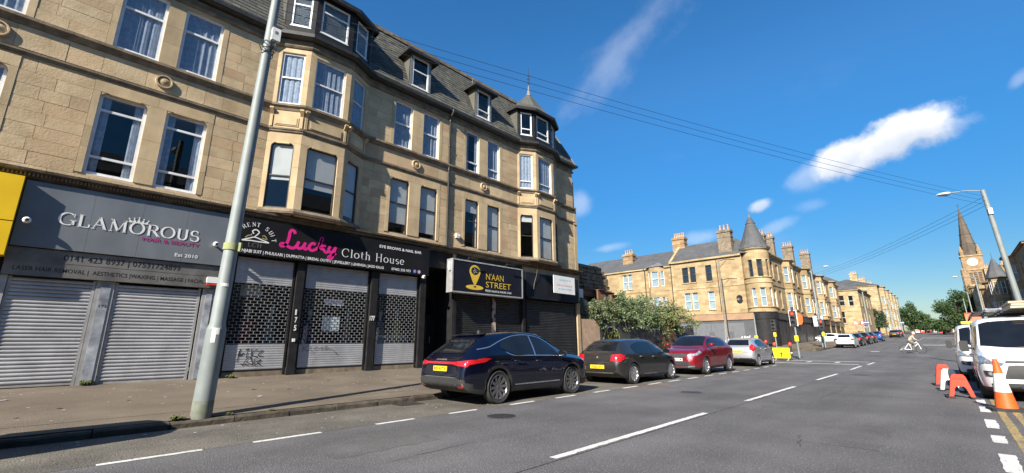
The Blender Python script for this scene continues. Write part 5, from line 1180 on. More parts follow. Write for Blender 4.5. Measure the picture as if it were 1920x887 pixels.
# --- charcoal hatchback
sp = hatch((.028, .027, .026), rim=.225, tire=.32); h = sp['h']
tl = [(.50, .72), (.80, .70), (.84, .84), (.80, .93), (.52, .91)]
sp['patches'] = [(tl, 'rear', 'tail', 'tail_light'), (mirror_poly(tl), 'rear', 'tail', 'tail_light')]
sp['side_patch'] = [([(-h+.02, .72), (-h+.30, .78), (-h+.34, .90), (-h+.05, .92)], 'tail', 'tail_light'), ([(h-.45, .66), (h-.16, .60), (h-.25, .74), (h-.5, .80)], 'head', 'headlight')]
sp['strips'] = [([(-.78, .66), (0, .665), (.78, .66)], .012, 'rear', 'trim', 'tailgate_seam'), ([(-.55, .36), (0, .36), (.55, .36)], .05, 'rear', 'chrome', 'bumper_trim')]
sp['plates'] = [('rear', .54, 'YG56 UHU', 'plate_y')]
bmw, bb = car('parked_car', 'charcoal hatchback parked between the blue SUV and the red car', 'car', sp, (15.10, 8.66, 0), 0, 1.05)
hh = bb.ray_cast(Vector((-5, 0, .83)), Vector((1, 0, 0)))[0]
m = MB(); m.lathe([(0, -.012), (.03, -.012), (.04, 0)], (hh.x, 0, .83), 16, 'X'); m.build('round_badge', M['chrome'], bmw, smooth=True)
# --- red crossover, facing the camera
sp = hatch((.21, .008, .016), L=4.38, Wd=.90, H=1.60, wb=2.65, fo=.90, belt=.97, tire=.35, rim=.235, nsp=10, style='one', sill=.24); h = sp['h']; k = sp['k']
sp['top'] = [(-h, .78), (-h+.06, 1.05), (-h+.18, 1.15), (-h+.5, 1.42), (-h+.72, 1.53), (-h+1.3, 1.58), (-.15, 1.60), (.30, 1.565), (.74, 1.36), (1.12, 1.12), (1.28, 1.08), (1.7, 1.02), (h-.16, .92), (h-.04, .78), (h, .60)]
sp['belt'] = [(-h, .7), (-h+.2, 1.05), (-.8, 1.04), (.4, 1.0), (1.2, .96), (h-.3, .84), (h, .52)]
sp['mat'] = lambda x, y, z, zb_: 1 if (z < zb_+.11) else 0
hl = [(.44, .80), (.72, .84), (.84, .90), (.78, .76), (.52, .72)]
sp['patches'] = [(hl, 'front', 'head', 'headlight'), (mirror_poly(hl), 'front', 'head', 'headlight'), ([(-.40, .70), (.40, .70), (.44, .82), (-.44, .82)], 'front', 'trim', 'grille'), ([(-.58, .36), (.58, .36), (.50, .52), (-.50, .52)], 'front', 'trim', 'lower_grille')]
sp['side_patch'] = [([(h-.52, .86), (h-.12, .74), (h-.2, .84), (h-.5, .96)], 'head', 'headlight'), ([(-h+.02, .86), (-h+.36, .92), (-h+.3, 1.02), (-h+.05, 1.02)], 'tail', 'tail_light')]
sp['strips'] = [([(-.26, .84), (-.10, .69), (0, .66), (.10, .69), (.26, .84)], .05, 'front', 'chrome', 'grille_chevron'), ([(-.7, .34), (0, .30), (.7, .34)], .05, 'front', 'chrome', 'skid_plate')]
sp['plates'] = [('front', .60, 'SD16 VLM', 'plate_w')]
car('parked_car', 'dark red crossover parked facing the charcoal hatchback', 'car', sp, (21.05, 8.58, 0), math.pi, 1.04)
# --- silver hatchback
sp = hatch((.52, .53, .55), L=3.95, Wd=.86, H=1.48, wb=2.49, fo=.78, belt=.93, tire=.305, rim=.205, nsp=8, metal=.6); h = sp['h']
tl = [(.58, .82), (.80, .78), (.80, 1.02), (.66, 1.14), (.60, .98)]
sp['patches'] = [(tl, 'rear', 'tail', 'tail_light'), (mirror_poly(tl), 'rear', 'tail', 'tail_light'), ([(-.62, .30), (.62, .30), (.66, .44), (-.66, .44)], 'rear', 'trim', 'rear_diffuser')]
sp['side_patch'] = [([(-h+.05, .84), (-h+.30, .86), (-h+.36, 1.05), (-h+.30, 1.14)], 'tail', 'tail_light')]
sp['plates'] = [('rear', .76, 'SA58 UPD', 'plate_y')]
car('parked_car', 'silver hatchback parked last in the bay behind the yellow road sign', 'car', sp, (28.5, 8.58, zr(28.5)), 0, 1.05)
# --- cars beyond the junction
def farcar(colr, X, Y, rz, label, H=1.48, L=4.1, metal=.35):
    sp = hatch(colr, L=L, Wd=.87, H=H, wb=2.55, belt=.93, tire=.31, rim=.21, n=36, metal=metal); h = sp['h']
    tl = [(.55, .80), (.82, .78), (.82, .98), (.60, .98)]; hl = [(.45, .66), (.76, .70), (.72, .80), (.46, .76)]
    sp['patches'] = [(tl, 'rear', 'tail', 'tail_light'), (mirror_poly(tl), 'rear', 'tail', 'tail_light'), (hl, 'front', 'head', 'headlight'), (mirror_poly(hl), 'front', 'head', 'headlight'), ([(-.35, .52), (.35, .52), (.38, .64), (-.38, .64)], 'front', 'trim', 'grille')]
    sp['plates'] = [('rear', .64, 'SH14 KTO', 'plate_y')]; sp['handles'] = []
    car('parked_car', label, 'car', sp, (X, Y, zr(X)), rz, 1.0, 'cars parked beyond the junction')
farcar((.72, .72, .71), 62, 8.35, 0, 'white hatchback nearest the junction beyond the traffic lights', 1.5, metal=0)
farcar((.02, .022, .03), 68, 8.35, 0, 'black hatchback parked just past the white one beyond the junction')
farcar((.035, .02, .022), 74.5, 8.3, 0, 'dark maroon car third in the row beyond the junction', 1.52)
farcar((.03, .035, .045), 80.5, 8.3, 0, 'dark grey car fourth in the row beyond the junction', 1.5)
farcar((.02, .09, .32), 89, 8.2, 0, 'bright blue hatchback at the end of the parked row', 1.55)
farcar((.70, .70, .69), 78, 12.6, 1.3, 'white car standing side-on by the building beyond the junction', 1.42, metal=0)
farcar((.03, .03, .035), 118, 7.9, 0, 'dark car parked far up the road by the trees', 1.5)
farcar((.05, .05, .06), 126, 7.9, 0, 'grey car parked far up the road past the dark one', 1.5)
# --- white vans on the right, facing the camera
def van(X, Y, label, roofcol=None):
    h = 2.485
    sp = dict(col=(.74, .75, .75), metal=0, rough=.35, n=60, arch=.385, zw=.335, wheels=(-1.35, 1.55), wheel=(.335, .215, .215, 5, 'one', M['alloyd']), h=h,
        top=[(-h, 1.70), (-h+.05, 1.88), (-h+.3, 1.95), (-1, 1.97), (.4, 1.965), (.80, 1.93), (.98, 1.86), (1.66, 1.28), (1.80, 1.20), (2.15, 1.09), (2.36, .98), (2.455, .82), (h, .62)],
        belt=[(-h, 1.1), (-1, 1.12), (1.0, 1.10), (1.7, 1.04), (2.2, .90), (2.42, .74), (h, .54)], bot=[(-h, .42), (-h+.3, .28), (-1, .24), (1.9, .22), (2.3, .24), (h, .32)],
        wid=[(-h, .92), (-h+.1, .96), (-1, .985), (1.2, .985), (1.8, .97), (2.2, .90), (2.4, .76), (h, .58)], roofw=[(-h, .80), (-1, .82), (.6, .80), (1.0, .77), (1.7, .84), (2.2, .78), (2.42, .62), (h, .46)],
        mat=lambda x, y, z, zb_: 1 if z < zb_+.10 else 0,
        glass_side=[[(.60, 1.20), (1.60, 1.12), (1.52, 1.30), (1.05, 1.72), (.60, 1.74)]], side_strips=[([(.55, 1.75), (.55, .4)], .012, 'seam'), ([(1.62, 1.12), (1.6, .7), (1.3, .4)], .012, 'seam'), ([(-1.9, .55), (.9, .55)], .09, 'trim')],
        handles=[(.68, 1.0)], mirror=(1.28, 1.22, .98), boxmir=True,
        screen=[(1.02, -.72), (1.70, -.80), (1.80, -.4), (1.82, 0), (1.80, .4), (1.70, .80), (1.02, .72), (.98, 0)],
        patches=[([(.50, .86), (.70, .90), (.84, 1.02), (.88, .96), (.80, .84), (.56, .80)], 'front', 'head', 'headlight'), ([(-.50, .86), (-.56, .80), (-.80, .84), (-.88, .96), (-.84, 1.02), (-.70, .90)], 'front', 'head', 'headlight'),
            ([(-.50, .86), (.50, .86), (.48, .91), (-.48, .91)], 'front', 'trim', 'grille'), ([(-.56, .52), (.56, .52), (.46, .80), (.34, .82), (-.34, .82), (-.46, .80)], 'front', 'trim', 'grille'),
            ([(-.72, .30), (.72, .30), (.76, .42), (-.76, .42)], 'front', 'trim', 'bumper'), ([(.60, .52), (.84, .56), (.86, .68), (.62, .66)], 'front', 'trim', 'fog_light_recess'), ([(-.60, .52), (-.62, .66), (-.86, .68), (-.84, .56)], 'front', 'trim', 'fog_light_recess'),
            ([(.70, .575), (.80, .58), (.80, .65), (.70, .645)], 'front', 'head', 'fog_light'), ([(-.70, .575), (-.70, .645), (-.80, .65), (-.80, .58)], 'front', 'head', 'fog_light')],
        side_patch=[([(1.92, .88), (2.32, .84), (2.2, .98), (1.86, 1.06)], 'head', 'headlight')],
        strips=[([(-.46, .60), (0, .60), (.46, .60)], .014, 'front', 'chrome', 'grille_bar'), ([(-.46, .66), (0, .66), (.46, .66)], .014, 'front', 'chrome', 'grille_bar'), ([(-.44, .72), (0, .725), (.44, .72)], .014, 'front', 'chrome', 'grille_bar'), ([(-.42, .885), (0, .89), (.42, .885)], .02, 'front', 'chrome', 'grille_bar')],
        plates=[('front', .47, 'SJ65 NVK', 'plate_w')])
    return car('parked_van', label, 'van', sp, (X, Y, zr(X)), math.pi, 1.0, 'white vans facing the camera')[0], h
v1, h = van(17.75, -1.28, 'white panel van with a loaded roof rack beside the tall traffic cone')
rack = MB()
for x in (-1.6, -.5, .6): rack.tube([(x, -.82, 1.93), (x, -.78, 2.08), (x, .78, 2.08), (x, .82, 1.93)], .022, 6)
for y in (-.74, .74): rack.tube([(-2.0, y, 2.10), (.75, y, 2.10)], .022, 6)
rack.build('roof_rack', M['trim'], v1)
def onroof(mb, name, mat, lab, cat): o = mb.build(name, mat); o.location = (17.75, -1.28, 0); o.rotation_euler = (0, 0, math.pi); return tag(o, lab, cat)
for y, z, lab in ((.28, 2.19, 'lowest cream plank on the van roof rack'), (.30, 2.25, 'middle cream plank on the van roof rack'), (.26, 2.31, 'topmost cream plank on the van roof rack')):
    m = MB(); m.box(-2.0, 1.0, y-.36, y+.36, z-.024, z+.024); onroof(m, 'plank', mk('cream_timber', (.55, .47, .33), (.45, .37, .25), scale=4), lab, 'plank')
m = MB()
for s in (-.5, -.25): m.tube([(-2.1, s, 2.16), (.9, s, 2.16)], .03, 6)
for k in range(11): m.tube([(-2.0+k*.28, -.5, 2.16), (-2.0+k*.28, -.25, 2.16)], .016, 6)
onroof(m, 'ladder', M['alloy'], 'metal ladder lying beside the planks on the van roof', 'ladder')
v2, h = van(24.4, -.98, 'white van with yellow beacon bar behind the nearest van')
m = MB(); m.box(.35, .60, -.62, .62, 1.97, 2.06); m.build('beacon_bar', M['plast_y'], v2)
m = MB(); m.prism([(.0, 2.02), (.55, 2.02), (.5, 2.36), (.28, 2.42), (.05, 2.3)], -.45, -.02, lambda u, n, z: (u-.8, n, z)); o = m.build('folded_road_sign', M['plast_o']); o.location = (24.4, -.98, 0); o.rotation_euler = (0, 0, math.pi); tag(o, 'orange folded road sign lying on the roof of the rear van', 'road sign')
# ================================================================== generic far tenements
M['stoneB'] = None
def coursed(name, c1, c2, mortar, bw=.8, bh=.34, axis='X'):
    """stone too far away to pick apart: courses in the material"""
    m = mk(name, c1, c2, scale=1.2, world=True, stain=.28, sscale=.4, rough=.9, spec=.2)
    t = m.node_tree; n = t.nodes; L = t.links; b = n['Principled BSDF']; src = b.inputs['Base Color'].links[0].from_socket
    ge = n.new('ShaderNodeNewGeometry'); sp = n.new('ShaderNodeSeparateXYZ'); L.new(ge.outputs['Position'], sp.inputs[0]); ad = n.new('ShaderNodeMath'); ad.operation = 'ADD'; L.new(sp.outputs[0], ad.inputs[0]); L.new(sp.outputs[1], ad.inputs[1])
    cb = n.new('ShaderNodeCombineXYZ'); L.new(ad.outputs[0], cb.inputs[0]); L.new(sp.outputs[2], cb.inputs[1])
    br = n.new('ShaderNodeTexBrick'); L.new(cb.outputs[0], br.inputs['Vector']); br.inputs['Scale'].default_value = 1; br.inputs['Brick Width'].default_value = bw; br.inputs['Row Height'].default_value = bh; br.inputs['Mortar Size'].default_value = .008
    br.inputs['Color1'].default_value = (1, 1, 1, 1); br.inputs['Color2'].default_value = (.70, .66, .60, 1); br.inputs['Mortar'].default_value = (*mortar, 1)
    mx = n.new('ShaderNodeMix'); mx.data_type = 'RGBA'; mx.blend_type = 'MULTIPLY'; mx.inputs['Factor'].default_value = 1; L.new(src, mx.inputs['A']); L.new(br.outputs[0], mx.inputs['B']); L.new(mx.outputs['Result'], b.inputs['Base Color']); return m
M['stoneB'] = coursed('yellow_sandstone', (.48, .365, .21), (.40, .30, .17), (.78, .74, .66))
M['stoneC'] = coursed('pale_sandstone', (.50, .39, .23), (.43, .33, .19), (.8, .76, .7))
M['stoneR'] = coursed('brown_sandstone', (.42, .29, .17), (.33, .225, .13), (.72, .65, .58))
M['slateB'] = mk('far_slate', (.07, .072, .075), (.095, .095, .095), scale=2, world=True, rough=.75, stain=.25)
def fwin(par, F, u0, u1, z0, z1, d=.12, fr='upvc', rail=.5, bg='room', mull=0):
    m = MB(); w_ = .055; m.box(u0, u0+w_, -d-.05, -d, z0, z1, F); m.box(u1-w_, u1, -d-.05, -d, z0, z1, F); m.box(u0+w_, u1-w_, -d-.05, -d, z0, z0+w_, F); m.box(u0+w_, u1-w_, -d-.05, -d, z1-w_, z1, F)
    z = z0+(z1-z0)*rail; m.box(u0+w_, u1-w_, -d-.045, -d-.005, z-.03, z+.03, F); wo_ = m.build('window', M[fr], par)
    m = MB(); m.box(u0+.03, u1-.03, -d-.035, -d-.03, z0+.03, z1-.03, F); m.build('pane', M['glass'], wo_)
    m = MB(); m.box(u0, u1, -d-.20, -d-.15, z0, z1, F); m.build('blind' if bg != 'room' else 'dark_room', M['refl_blind' if bg == 'blind' else bg], wo_)  # blind panels carry the painted-in window reflection tint
def sill(m, F, u0, u1, z): m.box(u0-.08, u1+.08, 0, .10, z-.12, z, F)
def stack(par, x, y, w_, d, z0, z1, pots, mat='stoneB', potm=None):
    m = MB(); m.box(x-w_/2, x+w_/2, y-d/2, y+d/2, z0, z1-.35); m.box(x-w_/2-.1, x+w_/2+.1, y-d/2-.1, y+d/2+.1, z1-.35, z1-.12); m.box(x-w_/2-.04, x+w_/2+.04, y-d/2-.04, y+d/2+.04, z1-.12, z1); m.box(x-w_/2-.05, x+w_/2+.05, y-d/2-.05, y+d/2+.05, z1-1.0, z1-.9)
    c = m.build('chimney', M[mat], par)
    for k in range(pots):
        t = (k+.5)/pots-.5; px_, py_ = (x, y+t*d*.9) if d > w_ else (x+t*w_*.9, y)
        m = MB(); m.lathe([(.13, z1), (.15, z1+.05), (.12, z1+.1), (.10, z1+.55), (.14, z1+.6), (.14, z1+.68), (.08, z1+.68)], (px_, py_, 0), 10); m.build('chimney_pot', potm or M['tanwall'], c, smooth=True)
# ---- corner building with the conical turret
XB, YB, EB = 56.0, 14.2, 11.45
B = thing('corner_tenement', 'yellow sandstone corner tenement with slate cone turret beyond the side street', 'building', (60, 20, .7))
side = lambda u, n, z: (XB-n, u, z)                   # u = Y, outward = -X
core = MB(); TY = 16.4
sw = [(22.0, 22.75, 5.27, 7.42), (22.95, 23.75, 5.27, 7.42), (19.98, 20.75, 5.22, 7.42), (22.0, 22.75, 8.75, 10.75), (22.95, 23.75, 8.75, 10.75), (19.98, 20.75, 8.72, 10.75)]
wallgrid(core, side, TY, 25.15, 4.7, EB, sw, -.35, 0)
wing = [(26.45, 27.15, 8.62, 10.68), (27.4, 28.3, 8.62, 10.68), (31.1, 31.75, 8.6, 10.75), (31.9, 32.55, 8.6, 10.75), (26.45, 27.15, 5.0, 7.2), (27.4, 28.3, 5.0, 7.2), (31.1, 31.75, 5, 7.2), (31.9, 32.55, 5, 7.2)]
core.build('wall', M['stoneB'], B)
m = MB(); wallgrid(m, side, 25.16, 41, .6, 11.1, wing, -.35, 0); m.build('wing_wall', M['stoneB'], B)
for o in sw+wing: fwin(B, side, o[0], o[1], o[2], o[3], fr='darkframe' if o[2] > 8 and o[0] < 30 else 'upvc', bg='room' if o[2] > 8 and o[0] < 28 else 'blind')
m = MB()
for o in sw+wing: sill(m, side, o[0], o[1], o[2])
m.box(TY, 25.15, 0, .06, 7.9, 8.08, side); m.box(TY, 25.15, 0, .12, 4.62, 4.82, side); m.box(TY, 25.15, 0, .28, EB, EB+.22, side); m.box(25.16, 41, 0, .22, 11.1, 11.3, side); m.box(25.16, 41, 0, .06, 8.05, 8.2, side)
m.box(24.85, 25.15, 0, .05, 4.8, EB, side)
m.build_parts('string_course', M['stoneC'], B)
# canted bay of the wing
bw = [(XB, 28.6), (XB-.5, 28.05), (XB-.5, 26.65), (XB, 26.1)]
# shop floor on the side street
m = MB(); m.box(TY-.6, 25.15, -.35, .03, .55, 3.82, side); m.build('shop_boarding', mk('dark_grey_boarding', (.085, .087, .092), (.065, .067, .072), scale=1.5, rough=.6, world=True, stain=.25), B)
for y in np.arange(17.0, 24.5, 1.9):
    m = MB(); m.box(y, y+1.84, .03, .05, .8, 3.5, side); m.build('boarding_panel', mk('grey_board', (.13, .135, .145), (.11, .115, .125), rough=.55, world=True), B)
for y in (18.2, 20.4, 22.6):
    m = MB(); m.box(y, y+.7, .05, .06, 1.8, 2.5, side)
    for k in range(4): m.box(y+.05, y+.65, .06, .068, 1.86+k*.15, 1.93+k*.15, side)
    m.build('vent_panel', mk('vent_paint', (.10, .105, .115)), B)
strokes([[(17.3, 1.9), (17.5, 1.7), (17.2, 1.65), (17.05, 1.95), (16.95, 1.7), (16.8, 1.9), (16.65, 1.75), (16.5, 2.0)]], side, .06, .07, M['white'], B, 'spray_tag')
m = MB(); m.box(TY-.6, 25.15, -.1, .16, 3.84, 4.58, side); m.build('shop_fascia', mk('brown_fascia', (.34, .21, .12), (.28, .17, .10), scale=1, rough=.7, world=True, stain=.3), B)
# main street front with bays
mainF = lambda u, n, z: (u, YB-n, z); X2 = 105.0; MX0 = XB+2.2
core = MB(); bays_ = [(64.5, 67.7), (74.5, 77.7), (84.5, 87.7), (95, 98.2)]; mops = []; x = 59.2
for x in (59.3, 61.6, 69.2, 71.6, 79.2, 81.6, 89.4, 91.8, 100, 102.3):
    for z0_, z1_ in ((5.3, 7.4), (8.75, 10.75)): mops.append((x, x+1.0, z0_+(x-56)*.004, z1_+(x-56)*.004))
cuts = [MX0]+[v for b in bays_ for v in b]+[X2]
for k in range(0, len(cuts), 2): wallgrid(core, mainF, cuts[k], cuts[k+1], 4.7, EB+.2, [o for o in mops if cuts[k] < o[0] < cuts[k+1]], -.35, 0)
for o in mops: fwin(B, mainF, o[0], o[1], o[2], o[3], fr='upvc' if random.random() < .5 else 'darkframe', bg='room')
mm = MB()
for o in mops: sill(mm, mainF, o[0], o[1], o[2])
path = [(MX0, YB)]
for a, b in bays_:
    pl = [(a, YB), (a+.8, YB-.75), (b-.8, YB-.75), (b, YB)]; path += pl
    for i in range(3):
        F, L = frame_of(pl[i], pl[i+1]); hw = .32 if i != 1 else .5; ops = [(L/2-hw, L/2+hw, 5.3, 7.4), (L/2-hw, L/2+hw, 8.75, 10.75)]
        wallgrid(core, F, 0, L, 4.7, EB+.2, ops, -.15, 0)
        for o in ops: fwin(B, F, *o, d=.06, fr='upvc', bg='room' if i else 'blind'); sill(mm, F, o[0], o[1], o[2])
path += [(X2, YB), (X2, YB+9)]
core.box(X2-.35, X2, YB+.36, YB+9, 1.2, EB+.2); core.box(XB+.5, X2-.4, YB+8.6, YB+9, 1.2, EB); core.build('front_wall', M['stoneB'], B)
mm.sweep(path, [(0, 7.9), (.07, 7.92), (.07, 8.06), (0, 8.08)]); mm.sweep(path, [(0, 4.6), (.14, 4.64), (.16, 4.8), (0, 4.82)]); mm.sweep(path, [(0, EB+.02), (.1, EB+.05), (.30, EB+.2), (.30, EB+.32), (0, EB+.34)])
mm.build_parts('cornice', M['stoneC'], B)
m = MB(); u = MX0
while u < X2-2:
    e = min(u+4.6, X2); m.box(u+.25, e-.05, -.3, .0, zr(u)-.3, 3.85, mainF); m.cm = 0; u = e
m.build('dark_shop_fronts', M['black'], B)
for k, u in enumerate(np.arange(MX0, X2-4, 4.65)):
    m = MB(); m.box(u+.3, u+4.3, .02, .16, 3.86, 4.56, mainF); m.build('fascia_sign', mk('fascia_paint', random.choice([(.03, .03, .035), (.10, .10, .11), (.05, .04, .05), (.12, .02, .02), (.08, .10, .13)]), rough=.4), B)
    m = MB(); m.box(u, u+.26, -.05, .12, zr(u)-.2, 4.5, mainF); m.build('pilaster', M['stoneC'] if k > 6 else M['black'], B)
    for j in range(3):
        m = MB(); m.box(u+.4+j*1.32, u+1.62+j*1.32, .002, .04, zr(u)+.35, 3.7, mainF); m.build('shutter_panel', M['blackslat'], B)
# turret
tc_, tr_ = (57.35, 15.25), 1.48; ang = [R_(a) for a in range(95, 400, 15)]
def cyl_wall(m, r0_, r1_, z0_, z1_, a0, a1, n):
    for k in range(n):
        a, b = a0+(a1-a0)*k/n, a0+(a1-a0)*(k+1)/n
        m.hexa([(tc_[0]+r*math.cos(t), tc_[1]+r*math.sin(t), z) for z in (z0_, z1_) for r, t in ((r0_, a), (r1_, a), (r1_, b), (r0_, b))])
TW = [(R_(171), R_(19)), (R_(210), R_(24)), (R_(249), R_(19)), (R_(285), R_(14))]   # window centres and half spans (deg -> x0.5)
m = MB(); edges = [R_(95)]
for c, s in TW: edges += [c-s/2, c+s/2]
edges.append(R_(330))
for k in range(len(edges)-1):
    n = max(1, int(abs(edges[k+1]-edges[k])/.15))
    if k % 2 == 0: cyl_wall(m, tr_-.25, tr_, .6, 12.0, edges[k], edges[k+1], n)
    else:
        for z0_, z1_ in ((.6, 5.27), (7.42, 8.72), (10.75, 12.0)): cyl_wall(m, tr_-.25, tr_, z0_, z1_, edges[k], edges[k+1], n)
m.build('turret_wall', M['stoneB'], B, smooth=True, angle=30)
for c, s in TW:
    a, b = c-s/2, c+s/2; p = lambda t: (tc_[0]+(tr_-.02)*math.cos(t), tc_[1]+(tr_-.02)*math.sin(t)); F, L = frame_of(p(a), p(b))
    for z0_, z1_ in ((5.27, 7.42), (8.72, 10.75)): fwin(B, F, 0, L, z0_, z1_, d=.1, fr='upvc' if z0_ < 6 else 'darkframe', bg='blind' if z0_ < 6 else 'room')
m = MB()
for prof in ([(tr_, 4.6), (tr_+.15, 4.65), (tr_+.15, 4.82), (tr_, 4.86)], [(tr_, 7.95), (tr_+.08, 8.0), (tr_+.08, 8.1), (tr_, 8.14)], [(tr_, 8.6), (tr_+.12, 8.62), (tr_+.12, 8.7), (tr_, 8.73)], [(tr_, 5.13), (tr_+.12, 5.15), (tr_+.12, 5.24), (tr_, 5.27)], [(tr_, 11.9), (tr_+.10, 11.95), (tr_+.22, 12.1), (tr_+.22, 12.2), (tr_-.2, 12.22)]): m.lathe(prof, (*tc_, 0), 40)
m.build_parts('turret_course', M['stoneC'], B, smooth=True, angle=30)
m = MB(); m.lathe([(tr_+.30, 12.18), (tr_+.02, 12.55), (tr_*.82, 13.3), (tr_*.52, 14.6), (tr_*.34, 15.35), (tr_*.38, 15.4)], (*tc_, 0), 16); m.lathe([(tr_*.36, 15.4), (tr_*.28, 15.7), (tr_*.14, 16.1), (.08, 16.3)], (*tc_, 0), 16); m.build('turret_roof', M['slateB'], B)
m = MB(); m.lathe([(.17, 16.1), (.06, 16.5), (.03, 16.75), (.06, 16.8), (.01, 16.9), (.008, 17.2)], (*tc_, 0), 10); m.build('finial', M['lead'], B, smooth=True)
m = MB()   # corner shop base under the turret
m.lathe([(tr_+.05, .5), (tr_+.05, 3.8), (tr_+.12, 3.84), (tr_+.12, 4.55), (tr_, 4.6)], (*tc_, 0), 24); m.build('corner_shop_base', M['black'], B, smooth=True, angle=30)
# roofs
RB = EB+.22
m = MB(); hip = 3.6; rz_ = 14.4
m.face([(XB-.28, TY-.5, RB), (XB-.28, 25.2, RB), (XB+hip, 25.2, rz_), (XB+hip, YB+hip, rz_)]); m.face([(XB+1.0, YB-.25, RB+.12), (XB+hip, YB+hip, rz_), (X2, YB+hip, rz_), (X2, YB-.25, RB+.12)])
m.face([(XB-.28, TY-.5, RB), (XB+hip, YB+hip, rz_), (XB+1.0, YB-.25, RB+.12)]); m.face([(XB+hip, YB+hip, rz_), (XB+hip, 25.2, rz_), (XB+9, 25.2, RB), (X2, YB+9, RB), (X2, YB+hip, rz_)])
m.face([(XB-.28, 25.2, RB), (XB+9, 25.2, RB), (XB+hip, 25.2, rz_)]); roofB = m.build('roof', M['slateB'], B, fix=False)
m = MB(); m.face([(XB-.25, 25.3, 11.3), (XB-.25, 41, 11.3), (XB+4.2, 41, 14.1), (XB+4.2, 25.3, 14.1)]); m.face([(XB+4.2, 25.3, 14.1), (XB+4.2, 41, 14.1), (XB+9, 41, 11.3), (XB+9, 25.3, 11.3)]); m.face([(XB-.25, 41, 11.3), (XB+9, 41, 11.3), (XB+4.2, 41, 14.1)]); m.build('wing_roof', M['slateB'], roofB, fix=False)
m = MB(); m.prism([(XB-.3, RB+.02), (XB+hip, rz_+.25), (XB+hip, rz_), (XB-.3, RB-.2)], 25.0, 25.35, lambda u, n, z: (u, n, z)); m.build('skew_coping', M['stoneC'], roofB)
m = MB(); m.face([(XB-.5, 28.7, 11.32), (XB-.62, 28.1, 11.32), (XB+.9, 27.35, 12.1)]); m.face([(XB-.62, 28.1, 11.32), (XB-.62, 26.6, 11.32), (XB+.9, 27.35, 12.1)]); m.face([(XB-.62, 26.6, 11.32), (XB-.5, 26.0, 11.32), (XB+.9, 27.35, 12.1)]); m.build('bay_roof', M['lead'], roofB, fix=False)
m = MB()
for i in range(3):
    F, L = frame_of(bw[i], bw[i+1]); wallgrid(m, F, 0, L, 4.5, 11.3, [(.12 if i != 1 else .2, L-.12 if i != 1 else L-.2, 8.62, 10.68), (.12 if i != 1 else .2, L-.12 if i != 1 else L-.2, 5.0, 7.2)], -.15, 0)
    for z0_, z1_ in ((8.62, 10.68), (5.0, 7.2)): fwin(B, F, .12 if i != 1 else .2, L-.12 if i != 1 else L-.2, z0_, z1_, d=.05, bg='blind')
m.build('wing_bay', M['stoneB'], B)
m = MB(); m.tube([(XB-.4, 29, 11.2), (XB-.12, 29, 11), (XB-.12, 29, .8)], .05, 6); m.tube([(XB-.3, 25.2, 11.3), (XB-.12, 25.2, 11.1), (XB-.12, 25.2, .8)], .05, 6); m.tube([(XB-.1, 19.3, 11.3), (XB-.1, 19.3, 4.8)], .045, 6); m.build_parts('drain_pipe', M['gutter'], B)
stack(roofB, XB+.9, 18.2, .95, 1.55, EB, 15.05, 3, 'sill'); stack(roofB, XB+hip, 25.2, 1.0, 1.7, 13.6, 15.7, 6, 'stoneR'); stack(roofB, XB+2.4, 32.6, 1.0, 1.6, 12.2, 14.2, 4, 'stoneR')
for x, z in ((68, 16.2), (72.5, 16.6), (84, 17.0), (97, 17.6)): stack(roofB, x, YB+3.0, .85, 1.5, 12.0, z, 4, 'sill')
m = MB(); m.lathe([(0, 0), (.28, .05), (.34, .10), (.34, .12)], (0, 0, 0), 14, 'X'); m.v = [(XB-.35-v[0], 17.0+v[1], 6.35+v[2]) for v in m.v]; m.build('satellite_dish', M['ink'], B, smooth=True)

